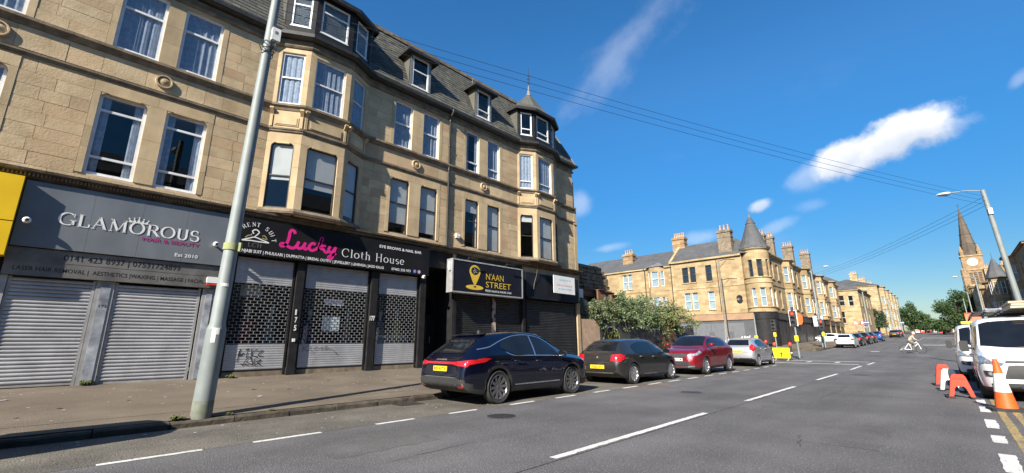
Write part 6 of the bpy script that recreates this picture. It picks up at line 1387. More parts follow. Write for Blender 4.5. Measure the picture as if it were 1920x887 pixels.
# ---- hip-roofed building further on
def block(name, label, xa, xb, ya, yb, z0, eave, ridge, mat, sidewins, frontwins, chims=(), bays=(), group=None):
    b = thing(name, label, 'building', ((xa+xb)/2, (ya+yb)/2, z0), group); sF = lambda u, n, z: (xa-n, u, z)
    fy = ya if ya > 0 else yb; fF = (lambda u, n, z: (u, ya-n, z)) if ya > 0 else (lambda u, n, z: (u, yb+n, z))
    m = MB(); wallgrid(m, sF, ya, yb, z0-.5, eave, sidewins, -.3, 0)
    segs = [xa+.301]+[v for q in bays for v in q]+[xb]
    for k in range(0, len(segs), 2): wallgrid(m, fF, segs[k], segs[k+1], z0-.5, eave, [o for o in frontwins if segs[k] < o[0] < segs[k+1]], -.3, 0)
    m.box(xb-.3, xb-.002, min(ya, yb)+.31, max(ya, yb)-.31, z0-.5, eave); 
    pth = [(xa, yb), (xa, ya), ] if ya > 0 else [(xa, yb)]
    tr = MB()
    for o in sidewins: fwin(b, sF, *o, fr='upvc', bg='room'); sill(tr, sF, o[0], o[1], o[2])
    for o in frontwins: fwin(b, fF, *o, fr='upvc', bg='room'); sill(tr, fF, o[0], o[1], o[2])
    for a, c in bays:
        s = -1 if ya > 0 else 1; pl = [(a, fy), (a+.8, fy+s*.9), (c-.8, fy+s*.9), (c, fy)]
        if s > 0: pl = pl[::-1]
        for i in range(3):
            F, L = frame_of(pl[i], pl[i+1]); hw = .36 if i != 1 else .55; zs_ = [z0+1.0, z0+4.4, z0+7.6]; ops = [(L/2-hw, L/2+hw, q, q+2.0) for q in zs_ if q+2.2 < eave]
            wallgrid(m, F, 0, L, z0-.5, eave, ops, -.15, 0)
            for o in ops: fwin(b, F, *o, d=.06, fr='upvc', bg='blind' if i != 1 else 'room'); sill(tr, F, o[0], o[1], o[2])
        tr.sweep(pl, [(0, eave-.1), (.25, eave), (.25, eave+.15), (0, eave+.16)])
    m.build('wall', M[mat], b)
    tr.box(xa-.2, xb+.1, min(ya, yb)-.2, max(ya, yb)+.2, eave+.002, eave+.18); zm = (z0+eave)/2+.6
    tr.box(ya, yb, 0, .06, zm, zm+.16, sF)
    tr.build_parts('cornice', M['stoneC'] if mat != 'stoneR' else M['stoneR'], b)
    e = eave+.19; my = (ya+yb)/2; q = min(abs(yb-ya), xb-xa)/2; x0_, x1_, y0_, y1_ = xa-.3, xb+.2, min(ya, yb)-.3, max(ya, yb)+.3
    rf = MB(); r1, r2 = (x0_+q, my, ridge), (x1_-q*.3, my, ridge)
    rf.face([(x0_, y0_, e), (x1_, y0_, e), r2, r1]); rf.face([(x0_, y1_, e), r1, r2, (x1_, y1_, e)]); rf.face([(x0_, y0_, e), r1, (x0_, y1_, e)]); rf.face([(x1_, y0_, e), (x1_, y1_, e), r2]); ro = rf.build('roof', M['slateB'], b, fix=False)
    for x, y, z in chims: stack(ro, x, y, .9, 1.6, eave, z, 4, mat)
    return b
block('sandstone_hall', 'pale sandstone building with hipped slate roof past the long tenement', 107, 126, 11.4, 22, 1.7, 10.9, 14.6, 'stoneC',
      [(12.3, 13.1, 7.9, 9.9), (13.7, 14.6, 8.0, 10.0), (14.75, 15.65, 8.0, 10.0), (14.0, 15.0, 4.6, 6.9), (15.1, 16.0, 4.6, 6.9), (17.4, 18.3, 8, 10), (18.6, 19.5, 8, 10), (17.4, 18.3, 4.6, 6.9)], [(110, 111, 8, 10), (114, 115, 8, 10), (118, 119, 8, 10), (122, 123, 8, 10), (110, 111, 4.6, 6.8), (114, 115, 4.6, 6.8), (118, 119, 4.6, 6.8)], [(123, 18, 14.2)])
block('far_tenement', 'tall sandstone tenement with bay windows farthest up the left side', 140, 195, 11.0, 24, 2.6, 14.6, 17.4, 'stoneC',
      [(13, 14, 4.6, 6.8), (15.5, 16.5, 4.6, 6.8), (13, 14, 8, 10.2), (15.5, 16.5, 8, 10.2), (13, 14, 11.4, 13.6), (15.5, 16.5, 11.4, 13.6)], [], [(148, 16, 19), (165, 16, 19.2), (180, 16, 19.4)], [(144, 148), (154, 158), (164, 168), (174, 178), (184, 188)])
# ---- right-hand side
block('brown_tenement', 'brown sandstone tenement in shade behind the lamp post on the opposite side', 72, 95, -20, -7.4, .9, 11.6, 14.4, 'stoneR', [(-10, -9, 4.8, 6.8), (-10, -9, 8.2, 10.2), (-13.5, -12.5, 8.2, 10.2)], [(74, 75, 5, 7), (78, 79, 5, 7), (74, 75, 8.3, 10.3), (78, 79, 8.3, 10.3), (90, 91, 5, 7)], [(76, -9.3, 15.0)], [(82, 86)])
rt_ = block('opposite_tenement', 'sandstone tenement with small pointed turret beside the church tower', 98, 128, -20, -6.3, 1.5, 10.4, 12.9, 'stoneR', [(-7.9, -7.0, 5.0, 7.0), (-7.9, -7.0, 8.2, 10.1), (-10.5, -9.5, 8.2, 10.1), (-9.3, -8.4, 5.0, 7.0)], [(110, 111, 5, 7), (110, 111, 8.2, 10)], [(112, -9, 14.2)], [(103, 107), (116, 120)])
m = MB(); m.lathe([(1.0, .9), (1.0, 10.3), (1.16, 10.4), (1.16, 10.55)], (98.2, -6.5, 0), 8); m.build('turret_wall', M['stoneB'], rt_)
m = MB(); m.lathe([(1.3, 10.5), (.75, 11.9), (.25, 13.1), (.02, 13.6)], (98.2, -6.5, 0), 8); m.lathe([(.05, 13.4), (.02, 14.4)], (98.2, -6.5, 0), 6); m.build('turret_roof', M['slateB'], rt_)
for a in (R_(157.5), R_(202.5), R_(112.5)):
    p = lambda t: (98.2+.99*math.cos(t), -6.5+.99*math.sin(t)); F, L = frame_of(p(a-.25), p(a+.25))
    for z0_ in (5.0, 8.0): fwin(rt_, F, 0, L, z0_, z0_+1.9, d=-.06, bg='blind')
block('gabled_house', 'sandstone house with white sash windows below the church tower', 140, 165, -22, -6.2, 2.4, 13.2, 16.6, 'stoneB', [(-8.2, -7.0, 5.2, 7.6), (-8.2, -7.0, 9.2, 11.6), (-11.5, -10.2, 9.2, 11.6)], [], [(150, -9, 18)], [(146, 150)])
block('opposite_terrace', 'sandstone tenement row across the road, outside the picture', -40, 68, -21, -9.2, .1, 13.0, 16.5, 'stoneC', [], [(x, x+1.1, z, z+2.1) for x in range(-10, 66, 4) for z in (5.6, 9.2)], [(-5, -14, 18.5), (20, -14, 18.5), (45, -14, 18.5)])
m = MB(); m.box(-39.9, 67.9, -9.199, -9.1, .1, 4.4); tag(m.build('opposite_shop_row', M['black'], None), 'dark shop fronts across the road, outside the picture', 'shop')
# ---- church tower with clock and spire
CT = thing('church_tower', 'dark sandstone church tower with white clock face and tall stone spire', 'church', (232, -10.3, 4.5)); tx, ty, hw = 233.2, -10.3, 2.75
m = MB(); m.box(tx-hw, tx+hw, ty-hw, ty+hw, 3.5, 31.6); m.build('tower', M['stoneR'], CT)
m = MB()
for sx_ in (-1, 1):
    for sy_ in (-1, 1):
        for d_, z in ((.55, 27), (.75, 18), (.95, 10)): m.box(tx+sx_*hw-.55, tx+sx_*hw+.55, ty+sy_*(hw+d_)-.5, ty+sy_*(hw+d_)+.2, 3.5, z); m.box(tx+sx_*(hw+d_)-.4, tx+sx_*(hw+d_)+.3, ty+sy_*hw-.55, ty+sy_*hw+.55, 3.5, z-.4)
m.build_parts('buttress', M['stoneR'], CT)
m = MB()
for z in (14, 20.5, 26.2, 31.4): m.box(tx-hw-.25, tx+hw+.25, ty-hw-.25, ty+hw+.25, z, z+.4)
m.build_parts('string_course', M['stoneC'], CT)
m = MB()
for sx_ in (-1, 1):
    for sy_ in (-1, 1): m.lathe([(.6, 31.5), (.6, 33.0), (.72, 33.1), (.05, 35.6)], (tx+sx_*(hw-.5), ty+sy_*(hw-.5), 0), 8)
m.build_parts('pinnacle', M['stoneR'], CT)
m = MB(); m.lathe([(hw*.98, 31.6), (hw*.80, 34.9), (hw*.50, 41.4), (hw*.22, 47), (.06, 50.3)], (tx, ty, 0), 8)
for z, r in ((36.2, .735), (39.9, .567), (43.5, .39)): m.lathe([(hw*r, z), (hw*r+.14, z+.1), (hw*r+.1, z+.3), (hw*r-.05, z+.4)], (tx, ty, 0), 8)
m.build('spire', mk('dark_spire_stone', (.13, .095, .065), (.09, .07, .05), scale=.6, world=True, stain=.3, sscale=.3), CT)
m = MB(); m.tube([(tx, ty, 50), (tx, ty, 52.2)], .07, 6); m.tube([(tx, ty-.5, 51.4), (tx, ty+.5, 51.4)], .06, 6); m.build('cross', M['gutter'], CT)
for ax in ('X', 'Y'):
    m = MB(); m.lathe([(0, .12), (1.25, .12), (1.4, .06), (1.4, 0)], (0, 0, 0), 24, 'X' if ax == 'X' else 'Y'); m.v = [(tx-hw-v[0], ty+v[1], 29.2+v[2]) if ax == 'X' else (tx+v[0], ty+hw+v[1], 29.2+v[2]) for v in m.v]; ck = m.build('clock_face', M['white'], CT)
    m = MB(); Fc = (lambda u, n, z: (tx-hw-.13-n, ty+u, 29.2+z)) if ax == 'X' else (lambda u, n, z: (tx+u, ty+hw+.13+n, 29.2+z))
    ribbon(m, [(0, 0), (.15, .95)], lambda d: .13, Fc, .02); ribbon(m, [(0, 0), (-.6, .2)], lambda d: .15, Fc, .03)
    for k in range(12): a = k*math.pi/6; ribbon(m, [(.98*math.cos(a), .98*math.sin(a)), (1.18*math.cos(a), 1.18*math.sin(a))], lambda d: .1, Fc, .02)
    m.build('clock_hands', M['ink'], ck, fix=False)
for k in range(3):
    m = MB()
    for z in range(7): m.box(ty-1.6+k*1.15, ty-.75+k*1.15, .02, .10, 21.4+z*.6, 21.4+z*.6+.34, lambda u, n, z: (tx-hw-n, u, z))
    m.build('belfry_louvre', M['ink'], CT)
m = MB(); m.prism([(-20, 4), (-6.8, 4), (-6.8, 12), (-13.4, 19.5), (-20, 12)], 236.5, 262, lambda u, n, z: (n, u, z)); m.build('nave', M['stoneR'], CT)

# ================================================================== vacant lot: hoarding, ruin, bushes
H = thing('hoarding', 'patchwork boundary hoarding with yellow graffiti below the overhanging bush', 'hoarding', (29, YF, .4))
m = MB(); m.box(21.50, 23.55, -.25, -.02, .3, 2.72, FF); m.build('rendered_wall', M['tanwall'], H)
x = 23.56; k = 0
while x < 37.5:
    w_ = 1.18+random.uniform(-.05, .05); m = MB(); m.box(x, x+w_-.012, -.09, -.05+random.uniform(-.015, .015), .38, 2.62+random.uniform(-.08, .12), FF); m.build('board', M['brown'] if k in (7, 8) else M['hoard'], H); x += w_; k += 1
m = MB()
for x in np.arange(23.6, 37.6, 1.18): m.box(x-.04, x+.04, -.2, -.095, .3, 2.6, FF)
m.build_parts('post', M['brown'], H)
strokes([[(23.7, .9), (23.95, 1.6), (24.3, 2.1), (24.55, 1.5), (24.6, 1.0), (24.8, 1.7), (25.15, 2.15), (25.4, 1.7), (25.7, 2.0), (25.9, 1.3), (26.3, 1.0)], [(24.0, 1.1), (24.9, 1.3), (25.8, .9)]], FF, -.02, .10, M['graff'], H, 'graffiti')
strokes([[(24.2, 2.0), (24.6, 2.3), (25.2, 2.25), (25.6, 2.1)]], FF, -.02, .06, M['white'], H, 'graffiti')
strokes([[(31.8, 1.0), (31.9, 1.35), (32.05, 1.0), (32.3, 1.3), (32.5, 1.05)]], FF, -.02, .06, M['gold'], H, 'graffiti')
RU = thing('ruined_wall', 'crumbling stone wall stub with rusty beams above the hoarding', 'ruin', (24.5, 17.2, .4))
m = MB(); rg = random.Random(11)
for r in range(7):
    x = 21.6
    while x < 27.6-r*.25: e = x+rg.uniform(.3, .7); m.box(x+.01, e-.01, 17+rg.uniform(-.06, .06), 17.6, 4.75+r*.26, 4.75+r*.26+.245-rg.uniform(0, .05)); x = e
    if r > 5: break
m.build_parts('rubble_stone', M['sill'], RU)
m = MB(); m.box(21.6, 27.2, 17.05, 17.6, .3, 4.74); m.build('lower_wall', M['sill'], RU)
for k, (x0_, x1_, y, z0_, z1_) in enumerate(((21.7, 27.4, 16.7, 4.35, 4.75), (24.6, 25.5, 16.2, 3.2, 4.75), (26.2, 27.0, 16.2, 3.2, 4.5))):
    m = MB(); m.box(x0_, x1_, y, y+.12, z0_, z1_); m.box(x0_, x1_, y-.12, y+.24, z1_, z1_+.03); m.box(x0_, x1_, y-.12, y+.24, z0_-.03, z0_); m.build('rusty_beam', M['rust'], RU)
m = MB(); m.lathe([(.55, 0), (.55, .2), (.42, .5), (.2, .68), (0, .74)], (23.0, 16.4, 3.35), 16); m.build('dome_cap', M['tanwall'], RU, smooth=True)
m = MB(); m.box(22.6, 23.4, 16.0, 16.8, .4, 3.35); m.box(22.3, 22.9, 16.2, 16.5, 4.1, 4.65); m.build_parts('pier', M['white'], RU)
def leaf_cloud(m, c, r, n, L, rg, droop=.2, flat=1.0):
    for _ in range(n):
        d = Vector((rg.gauss(0, 1), rg.gauss(0, 1), rg.gauss(0, 1)*flat)).normalized()*rg.random()**.4
        p = Vector(c)+Vector((d.x*r[0], d.y*r[1], d.z*r[2])); t = (d+Vector((rg.uniform(-1, 1), rg.uniform(-1, 1), rg.uniform(-1, .6)-droop))).normalized(); s = t.cross(Vector((rg.uniform(-1, 1), rg.uniform(-1, 1), rg.uniform(-1, 1)))).normalized(); l = L*rg.uniform(.6, 1.3)
        m.face([p, p+t*l*.5+s*l*.18, p+t*l, p+t*l*.5-s*l*.18])
def bush(name, label, base, arms, n, L, mat, rg, cat='bush'):
    o = thing(name, label, cat, base); st = MB(); lf = MB()
    for k in range(arms['n']):
        a = rg.uniform(*arms['az']); sp_ = rg.uniform(*arms['reach']); hh = rg.uniform(*arms['h']); dz = rg.uniform(*arms['drop']); bx = base[0]+rg.uniform(-1, 1)*arms['w']; by = base[1]+rg.uniform(-.5, .5)
        pts = []
        for i in range(9):
            t = i/8; pts.append(Vector((bx+math.cos(a)*sp_*t, by+math.sin(a)*sp_*t, base[2]+hh*math.sin(min(1, t*1.25)*math.pi/2)-dz*max(0, t-.45)**2*3.3)))
        st.tube(pts, [.03*(1-i/9)+.006 for i in range(9)], 5, False)
        for i in range(3, 9): leaf_cloud(lf, pts[i], (.21, .21, .17), n, L, rg, .3)
    st.build('stems', M['bark'], o); c = lf.build('foliage', mat, o, fix=False); return o
rg = random.Random(21)
bush('buddleia_bush', 'large silvery green bush arching over the dark hoarding', (28.3, 16.6, 1.0), dict(n=66, az=(2.6, 6.9), reach=(.6, 2.9), h=(2.2, 3.9), drop=(.3, 1.7), w=2.4), 32, .17, M['leaf'], rg)
bush('leafy_bush', 'green bush at the far end of the hoarding near the corner building', (32.8, 16.8, 1.0), dict(n=48, az=(2.8, 6.8), reach=(.8, 3.4), h=(2.0, 3.4), drop=(.4, 1.5), w=1.7), 30, .17, mk('green_leaf', (.085, .13, .03), (.13, .165, .05), rnd=.35, rough=.6, world=True, alt=(.20, .21, .08)), rg)
bush('ivy_bush', 'dark green bush spilling over the tan wall beside the black end unit', (24.2, 16.5, 1.0), dict(n=34, az=(3.0, 6.4), reach=(.4, 1.8), h=(2.0, 3.2), drop=(.5, 1.6), w=1.9), 42, .16, mk('ivy_leaf', (.055, .10, .028), (.085, .13, .04), rnd=.35, rough=.6, world=True, alt=(.16, .17, .11)), rg)
# ================================================================== trees
def tree(x, y, h, rx, rz_, mat, label, seed, n=120, L=.5, trunk=.3):
    rg = random.Random(seed); z0 = zr(x); o = thing('tree', label, 'tree', (x, y, z0), 'trees along the far road'); t = MB(); cz = z0+h-rz_
    t.tube([(x, y, z0-.3), (x+.1, y, z0+h*.25), (x-.1, y+.1, z0+h*.5), (x, y, z0+h*.8)], [trunk, trunk*.8, trunk*.55, trunk*.2], 8)
    lf = MB()
    for k in range(46):
        d = Vector((rg.gauss(0, 1), rg.gauss(0, 1), rg.gauss(0, 1)*.9)).normalized()*(.45+.55*rg.random()); c = Vector((x+d.x*rx, y+d.y*rx, cz+d.z*rz_))
        if k < 14: t.tube([(x, y, z0+h*rg.uniform(.3, .6)), tuple((Vector((x, y, z0+h*.55))+c)/2), tuple(c)], [trunk*.4, trunk*.22, .03], 5, False)
        leaf_cloud(lf, c, (rx*.26, rx*.26, rz_*.22), n, L, rg, .2)
    t.build('trunk', M['bark'], o, smooth=True); lf.build('crown', mat, o, fix=False)
tree(176, 7.4, 8.8, 3.2, 3.6, M['leaf2'], 'broad green tree beyond the lamp posts on the far side', 1, 130, .55); tree(186, 5.2, 5.2, 2.6, 2.0, M['leaf2'], 'lower green tree beside the broad one up the road', 2, 110, .55)
tree(150, -1.9, 10.2, 3.3, 4.4, M['leaf2'], 'tall green tree at the roadside opposite the broad one', 3, 140, .5); tree(162, -4.6, 11.6, 3.0, 4.0, M['leaf3'], 'dark tree in front of the church tower', 4, 130, .5)
tree(150, 1.0, 3.4, 1.8, 1.4, M['leaf2'], 'small tree low beside the tall roadside tree', 5, 90, .5); tree(240, 6.5, 4.6, 5.0, 2.4, M['leaf2'], 'distant tree closing the end of the road', 6, 120, .8); tree(246, 0.5, 3.8, 5.0, 2.0, M['leaf3'], 'distant dark tree closing the end of the road', 7, 120, .8)
tree(252, -6, 6.5, 5.0, 3.4, M['leaf3'], 'distant tree behind the road works at the end', 9, 110, .8)
tree(133, 11.6, 6.6, 2.0, 2.6, M['leaf3'], 'small dark tree between the hipped building and the far tenement', 8, 110, .4)

# ================================================================== lamp posts, wires, signals
def arm_lamp(o, p, q, lw=.7):
    m = MB(); p, q = Vector(p), Vector(q); mid = (p+q)/2+Vector((0, 0, .06)); m.tube([p, mid, q], .03, 6); m.build('arm', M['steel'], o, smooth=True)
    d = (q-p).normalized(); d.z = 0; d.normalize(); s = Vector((-d.y, d.x, 0)); m = MB()
    for k, (t, w_, h_) in enumerate(((0, .05, .05), (.15, .13, .09), (.45, .17, .10), (.8, .12, .07), (1, .03, .03))):
        c = q+d*lw*t; m.v += [tuple(c-s*w_-Vector((0, 0, h_*.2))), tuple(c-s*w_*.6-Vector((0, 0, h_))), tuple(c+s*w_*.6-Vector((0, 0, h_))), tuple(c+s*w_-Vector((0, 0, h_*.2))), tuple(c+s*w_*.7+Vector((0, 0, h_*.7))), tuple(c-s*w_*.7+Vector((0, 0, h_*.7)))]
    for k in range(4):
        for j in range(6): r = (j+1) % 6; m.f.append((k*6+j, k*6+r, k*6+6+r, k*6+6+j)); m.m.append(0)
    m.f.append(tuple(range(6))); m.m.append(0); m.f.append(tuple(range(24, 30))); m.m.append(0); m.build('lantern', M['lampglass'], o, smooth=True, angle=50)
LP = thing('lamp_post', 'tall pale grey lamp post in the foreground at the kerb', 'lamp post', (1.95, 9.62, .12)); lx, ly = 1.97, 9.66
top_ = Vector((2.20, 9.66, 9.6)); foot = Vector((lx, ly, .12)); ax_ = lambda t: foot+(top_-foot)*t
m = MB(); m.tube([ax_(.16), ax_(.172), ax_(.5), ax_(1.0)], [.155, .128, .112, .085], 24); m.build('shaft', M['steel'], LP, smooth=True, angle=25)
m = MB(); m.tube([ax_(.03), ax_(.16)], [.162, .157], 24); m.build('lower_shaft', M['steel'], LP, smooth=True, angle=25)
m = MB(); m.tube([ax_(-.02), ax_(.03)], [.168, .1625], 24); m.build('base', M['postbase'], LP, smooth=True, angle=25)
m = MB(); m.tube([ax_(.318), ax_(.332)], .139, 24); m.tube([ax_(.318)+Vector((.12, -.10, -.02)), ax_(.334)+Vector((.12, -.10, .0))], .04, 6); m.build('strap', mk('green_yellow_strap', (.34, .38, .16), (.25, .28, .14)), LP, smooth=True, angle=25)
c = ax_(.835); m = MB(); m.box(c.x+.00, c.x+.17, c.y-.19, c.y-.09, c.z-.17, c.z+.13); jb = m.build('junction_box', M['plast_w'], LP)
m = MB(); m.box(c.x+.05, c.x+.11, c.y-.194, c.y-.191, c.z-.02, c.z+.05); m.build('label_plate', M['greytext'], jb)
m = MB(); rg = random.Random(2)
for k in range(5):
    z = c.z-.25-k*.05; pts = [(c.x+.115*math.cos(t)+(.05 if k == 2 else 0)*math.cos(t), c.y+.115*math.sin(t)*(1+.3*(k == 2)), z+.06*math.sin(t*2+k)) for t in np.linspace(0, 6.28, 15)]; m.tube(pts, .008, 5, False)
m.tube([(c.x+.08, c.y-.12, c.z-.15), (c.x+.10, c.y-.16, c.z-.3), (c.x-.12, c.y-.14, c.z-.42), (c.x+.04, c.y-.13, c.z-.6)], .01, 5, False); m.build('cable_tangle', M['cable'], LP)
for z_, w_, h_, mt in ((.243, .10, .06, 'white'), (.135, .05, .22, 'plast_w'), (.15, .08, .12, 'white')):
    c2 = ax_(z_); m = MB(); rr_ = .1335 if z_ > .17 else .1605
    for k in range(4):
        a0_, a1_ = R_(235+k*w_*130), R_(235+(k+1)*w_*130); m.face([(c2.x+rr_*math.cos(a), c2.y+rr_*math.sin(a), c2.z+dz) for a, dz in ((a0_, 0), (a1_, 0), (a1_, h_), (a0_, h_))])
    m.build('sticker', M[mt], LP, fix=False)
arm_lamp(LP, ax_(.99), ax_(.99)+Vector((.05, -1.6, .35)))
LR = thing('lamp_post', 'grey lamp post rising behind the white vans with overhead cables', 'lamp post', (31, -2.95, .1))
m = MB(); m.tube([(31, -2.62, .15), (31, -2.58, 1.5), (31, -2.54, 3), (31, -2.36, 8.62)], [.15, .14, .115, .09], 16); m.build('shaft', M['steel'], LR, smooth=True, angle=30)
arm_lamp(LR, (31, -2.36, 8.58), (31, -1.25, 8.75), .55); m = MB(); m.box(30.85, 30.95, -2.5, -2.35, 7.35, 7.65); m.build('junction_box', M['plast_w'], LR)
def wire(a, b, sag, label, r=.011):
    m = MB(); a, b = Vector(a), Vector(b); m.tube([a+(b-a)*t+Vector((0, 0, -4*sag*t*(1-t))) for t in np.linspace(0, 1, 33)], r, 5, False); tag(m.build('overhead_cable', M['cable'], None), label, 'cable', 'overhead cables')
for k, nm in enumerate(('topmost', 'middle', 'lowest')): wire((2.18, 9.6, 8.95-k*.22), (31, -2.38, 8.28-k*.22), .30, f'{nm} of three thin cables crossing the street from the foreground post', .006)
def simple_post(name, label, x, y, z0, z1, r, arm=None, box=None, lean=0, group=None):
    o = thing(name, label, 'lamp post' if arm else 'post', (x, y, z0), group); m = MB(); m.tube([(x, y, z0), (x, y, z0+1.2), (x, y, z0+1.25), (x, y+lean, z1)], [r*1.5, r*1.4, r*1.1, r*.75], 10); m.build('shaft', M['steel'], o, smooth=True, angle=30)
    if arm: arm_lamp(o, (x, y+lean, z1-.05), (x+arm[0], y+arm[1], z1+arm[2]), .5)
    if box: m = MB(); m.box(x-.17, x-.05, y-.16, y+.16, box-.22, box+.22); m.build('control_box', M['plast_y'], o)
    return o
LB = simple_post('lamp_post', 'lamp post on the junction corner beside the round zone sign', 58, 9.95, .7, 9.1, .10, (0, -1.2, .25)); simple_post('post', 'slim post standing close beside the junction lamp post', 57.6, 9.75, .65, 4.8, .06)
for k, nm in enumerate(('upper', 'middle', 'lower')): wire((31, -2.38, 8.3-k*.22), (58, 9.95, 8.6-k*.2), .35, f'{nm} of three cables running from the van-side post to the junction', .008)
OP = simple_post('telegraph_pole', 'old brown lamp pole with side arm against the corner tenement', 53.2, 18.1, .7, 10.7, .13)
for ch_ in OP.children: ch_.data.materials[0] = mk('old_pole', (.24, .20, .15), (.17, .145, .11), scale=3)
m = MB(); m.tube([(53.2, 18.1, 10.6), (53.2, 17.3, 10.7), (53.2, 16.3, 10.55)], .04, 6); m.tube([(53.2, 18.05, 9.8), (53.2, 17.2, 10.6)], .025, 6); m.build('bracket_arm', M['gutter'], OP)
m = MB(); m.lathe([(.5, .7), (.4, 1.1), (.2, 1.6), (.14, 1.7)], (53.2, 18.1, 0), 12); m.build('base_skirt', M['plast_w'], OP, smooth=True)
simple_post('post', 'pale slim post in front of the boarded side street shop', 50.5, 17.3, .6, 3.5, .06); simple_post('post', 'tall slim signal post with yellow box beside the turret', 50.2, 14.2, .65, 4.1, .07, box=1.7)
def signal(x, y, z0, zt, label, red, back=True, s=1.0):
    o = thing('traffic_light', label, 'traffic light', (x, y, z0)); m = MB(); m.tube([(x+.1, y, z0), (x+.1, y, zt-.1)], .057, 10); m.build_parts('post', M['steel'], o, smooth=True, angle=30)
    w_, h_ = .20*s, .55*s; zc_ = zt-h_; F = lambda u, n, z: (x-n, y+u, zc_+z)
    if back: m = MB(); m.box(-w_*1.35, w_*1.35, -.02, .02, -h_*1.1, h_*1.1, F); m.build('backing_board', M['white'], o)
    m = MB(); m.box(-w_*1.12, w_*1.12, .021, .03, -h_, h_, F); m.box(-w_, w_, .03, .16, -h_*.96, h_*.96, F); m.build('signal_head', M['trim'], o)
    for k, zz in enumerate((.62*h_, 0, -.62*h_)):
        m = MB(); m.lathe([(0, .035), (.07*s, .03), (.10*s, .0)], (0, 0, 0), 16, 'X'); m.v = [F(v[1], .165+v[0], v[2]+zz) for v in m.v]; m.build('lamp', M['redlamp'] if k == 0 and red else M['lampoff'], o, smooth=True)
        m = MB(); m.lathe([(.115*s, 0), (.115*s, .17)], (0, 0, 0), 14, 'X', math.pi*-.1, math.pi*1.1); m.v = [F(v[1], .165+v[0], v[2]+zz) for v in m.v]; m.build('visor', M['trim'], o, smooth=True)
    m = MB(); m.box(x+.02, x+.20, y-.12, y+.12, z0+1.15, z0+1.55); m.build('push_button_box', M['plast_y'], o); return o
TL = signal(37.4, 7.98, .2, 3.52, 'traffic light showing red on the kerb corner beside the yellow sign', True, s=.95)
m = MB(); m.prism([(-.48, 2.55), (-.20, 2.5), (-.20, 3.3), (-.44, 3.3), (-.56, 3.1), (-.56, 2.75)], 37.5, 37.56, lambda u, n, z: (n, 7.98+u, z)); m.build('orange_backboard', M['plast_o'], TL)
m = MB(); m.box(37.35, 37.5, 7.9, 8.06, 3.52, 3.78); m.build('detector', M['trim'], TL)
signal(49.5, 12.35, .65, 3.45, 'unlit traffic light across the side street by the turret', False, False)
signal(56.8, 9.6, .7, 3.6, 'small traffic light half hidden behind the zone sign', True, False)
def plate_sign(name, label, x, y, z0, zs, w_, h_, mat, rz=0, rim=None, cat='road sign'):
    o = thing(name, label, cat, (x, y, z0)); m = MB(); m.tube([(x+.06, y, z0), (x+.06, y, zs+h_*.4)], .04, 8); m.build_parts('post', M['steel'], o, smooth=True)
    F = lambda u, n, z: (x-n, y-u, zs+z); m = MB(); m.box(-w_/2, w_/2, -.01, .012, -h_/2, h_/2, F); m.build('sign_plate', mat, o); return o, F
Z, F = plate_sign('zone_sign', 'white square zone sign with a ringed number on a slim pole', 58.6, 10.15, .7, 3.5, .92, 1.12, M['white'])
m = MB(); ribbon(m, arc(0, .08, .33, .33, 0, 360, 28), lambda d: .06, F, .02); m.build('ring', M['ink'], Z, fix=False); sans('20', -.19, .19, -.04, .24, F, .02, M['ink'], Z, .02); sans('ZONE', -.26, .26, -.46, .13, F, .02, M['ink'], Z, .01)
m = MB(); m.box(-.50, .50, -.05, -.02, -.60, .60, F); m.build('backing', M['trim'], Z)
DV = thing('diversion_sign', 'yellow diversion sign with black arrow standing on the road by the kerb', 'road sign', (35.3, 8.55, .05)); F = lambda u, n, z: (35.3-n, 8.56-u, .06+z)
m = MB(); m.box(-.52, .52, -.02, .02, .16, .86, F); m.build('sign_plate', mk('diversion_yellow', (.82, .66, .01), rough=.4), DV); m = MB(); m.box(-.545, .545, -.03, -.021, .13, .89, F); m.build('sign_frame', M['gutter'], DV)
sans('Diversion', -.40, .40, .66, .10, F, .024, M['ink'], DV, .01); m = MB(); m.face([F(-.035, .024, .24), F(.035, .024, .24), F(.035, .024, .44), F(-.035, .024, .44)]); m.face([F(-.13, .024, .40), F(0, .024, .58), F(.13, .024, .40), F(0, .024, .46)]); m.build('arrow', M['ink'], DV, fix=False)
for s in (-1, 1): m = MB(); m.box(s*.38-.05, s*.38+.05, -.3, .3, 0, .05, F); m.tube([F(s*.38, -.28, .04), F(s*.38, -.03, .6)], .02, 6); m.box(s*.38-.03, s*.38+.03, -.02, .0, .0, .2, F); m.build('stand', M['galvd'], DV)
def bollard(x, y, z, label):
    o = thing('bollard', label, 'bollard', (x, y, z), 'red topped bollards'); m = MB(); m.lathe([(.11, 0), (.09, .1), (.085, .75), (.085, .8)], (x, y, z), 14); m.build('shaft', M['trim'], o, smooth=True); m = MB(); m.lathe([(.10, .80), (.12, .84), (.12, .95), (.08, 1.04), (0, 1.07)], (x, y, z), 14); m.build('cap', M['plast_r'], o, smooth=True); m = MB(); m.lathe([(.0885, .25), (.0885, .36)], (x, y, z), 14); m.build('band', M['white'], o)
bollard(46.2, 12.35, .4, 'red topped bollard near the silver car'); bollard(37.0, 8.35, .22, 'red topped bollard beside the traffic light'); bollard(36.4, 9.2, .22, 'red topped bollard behind the yellow sign')
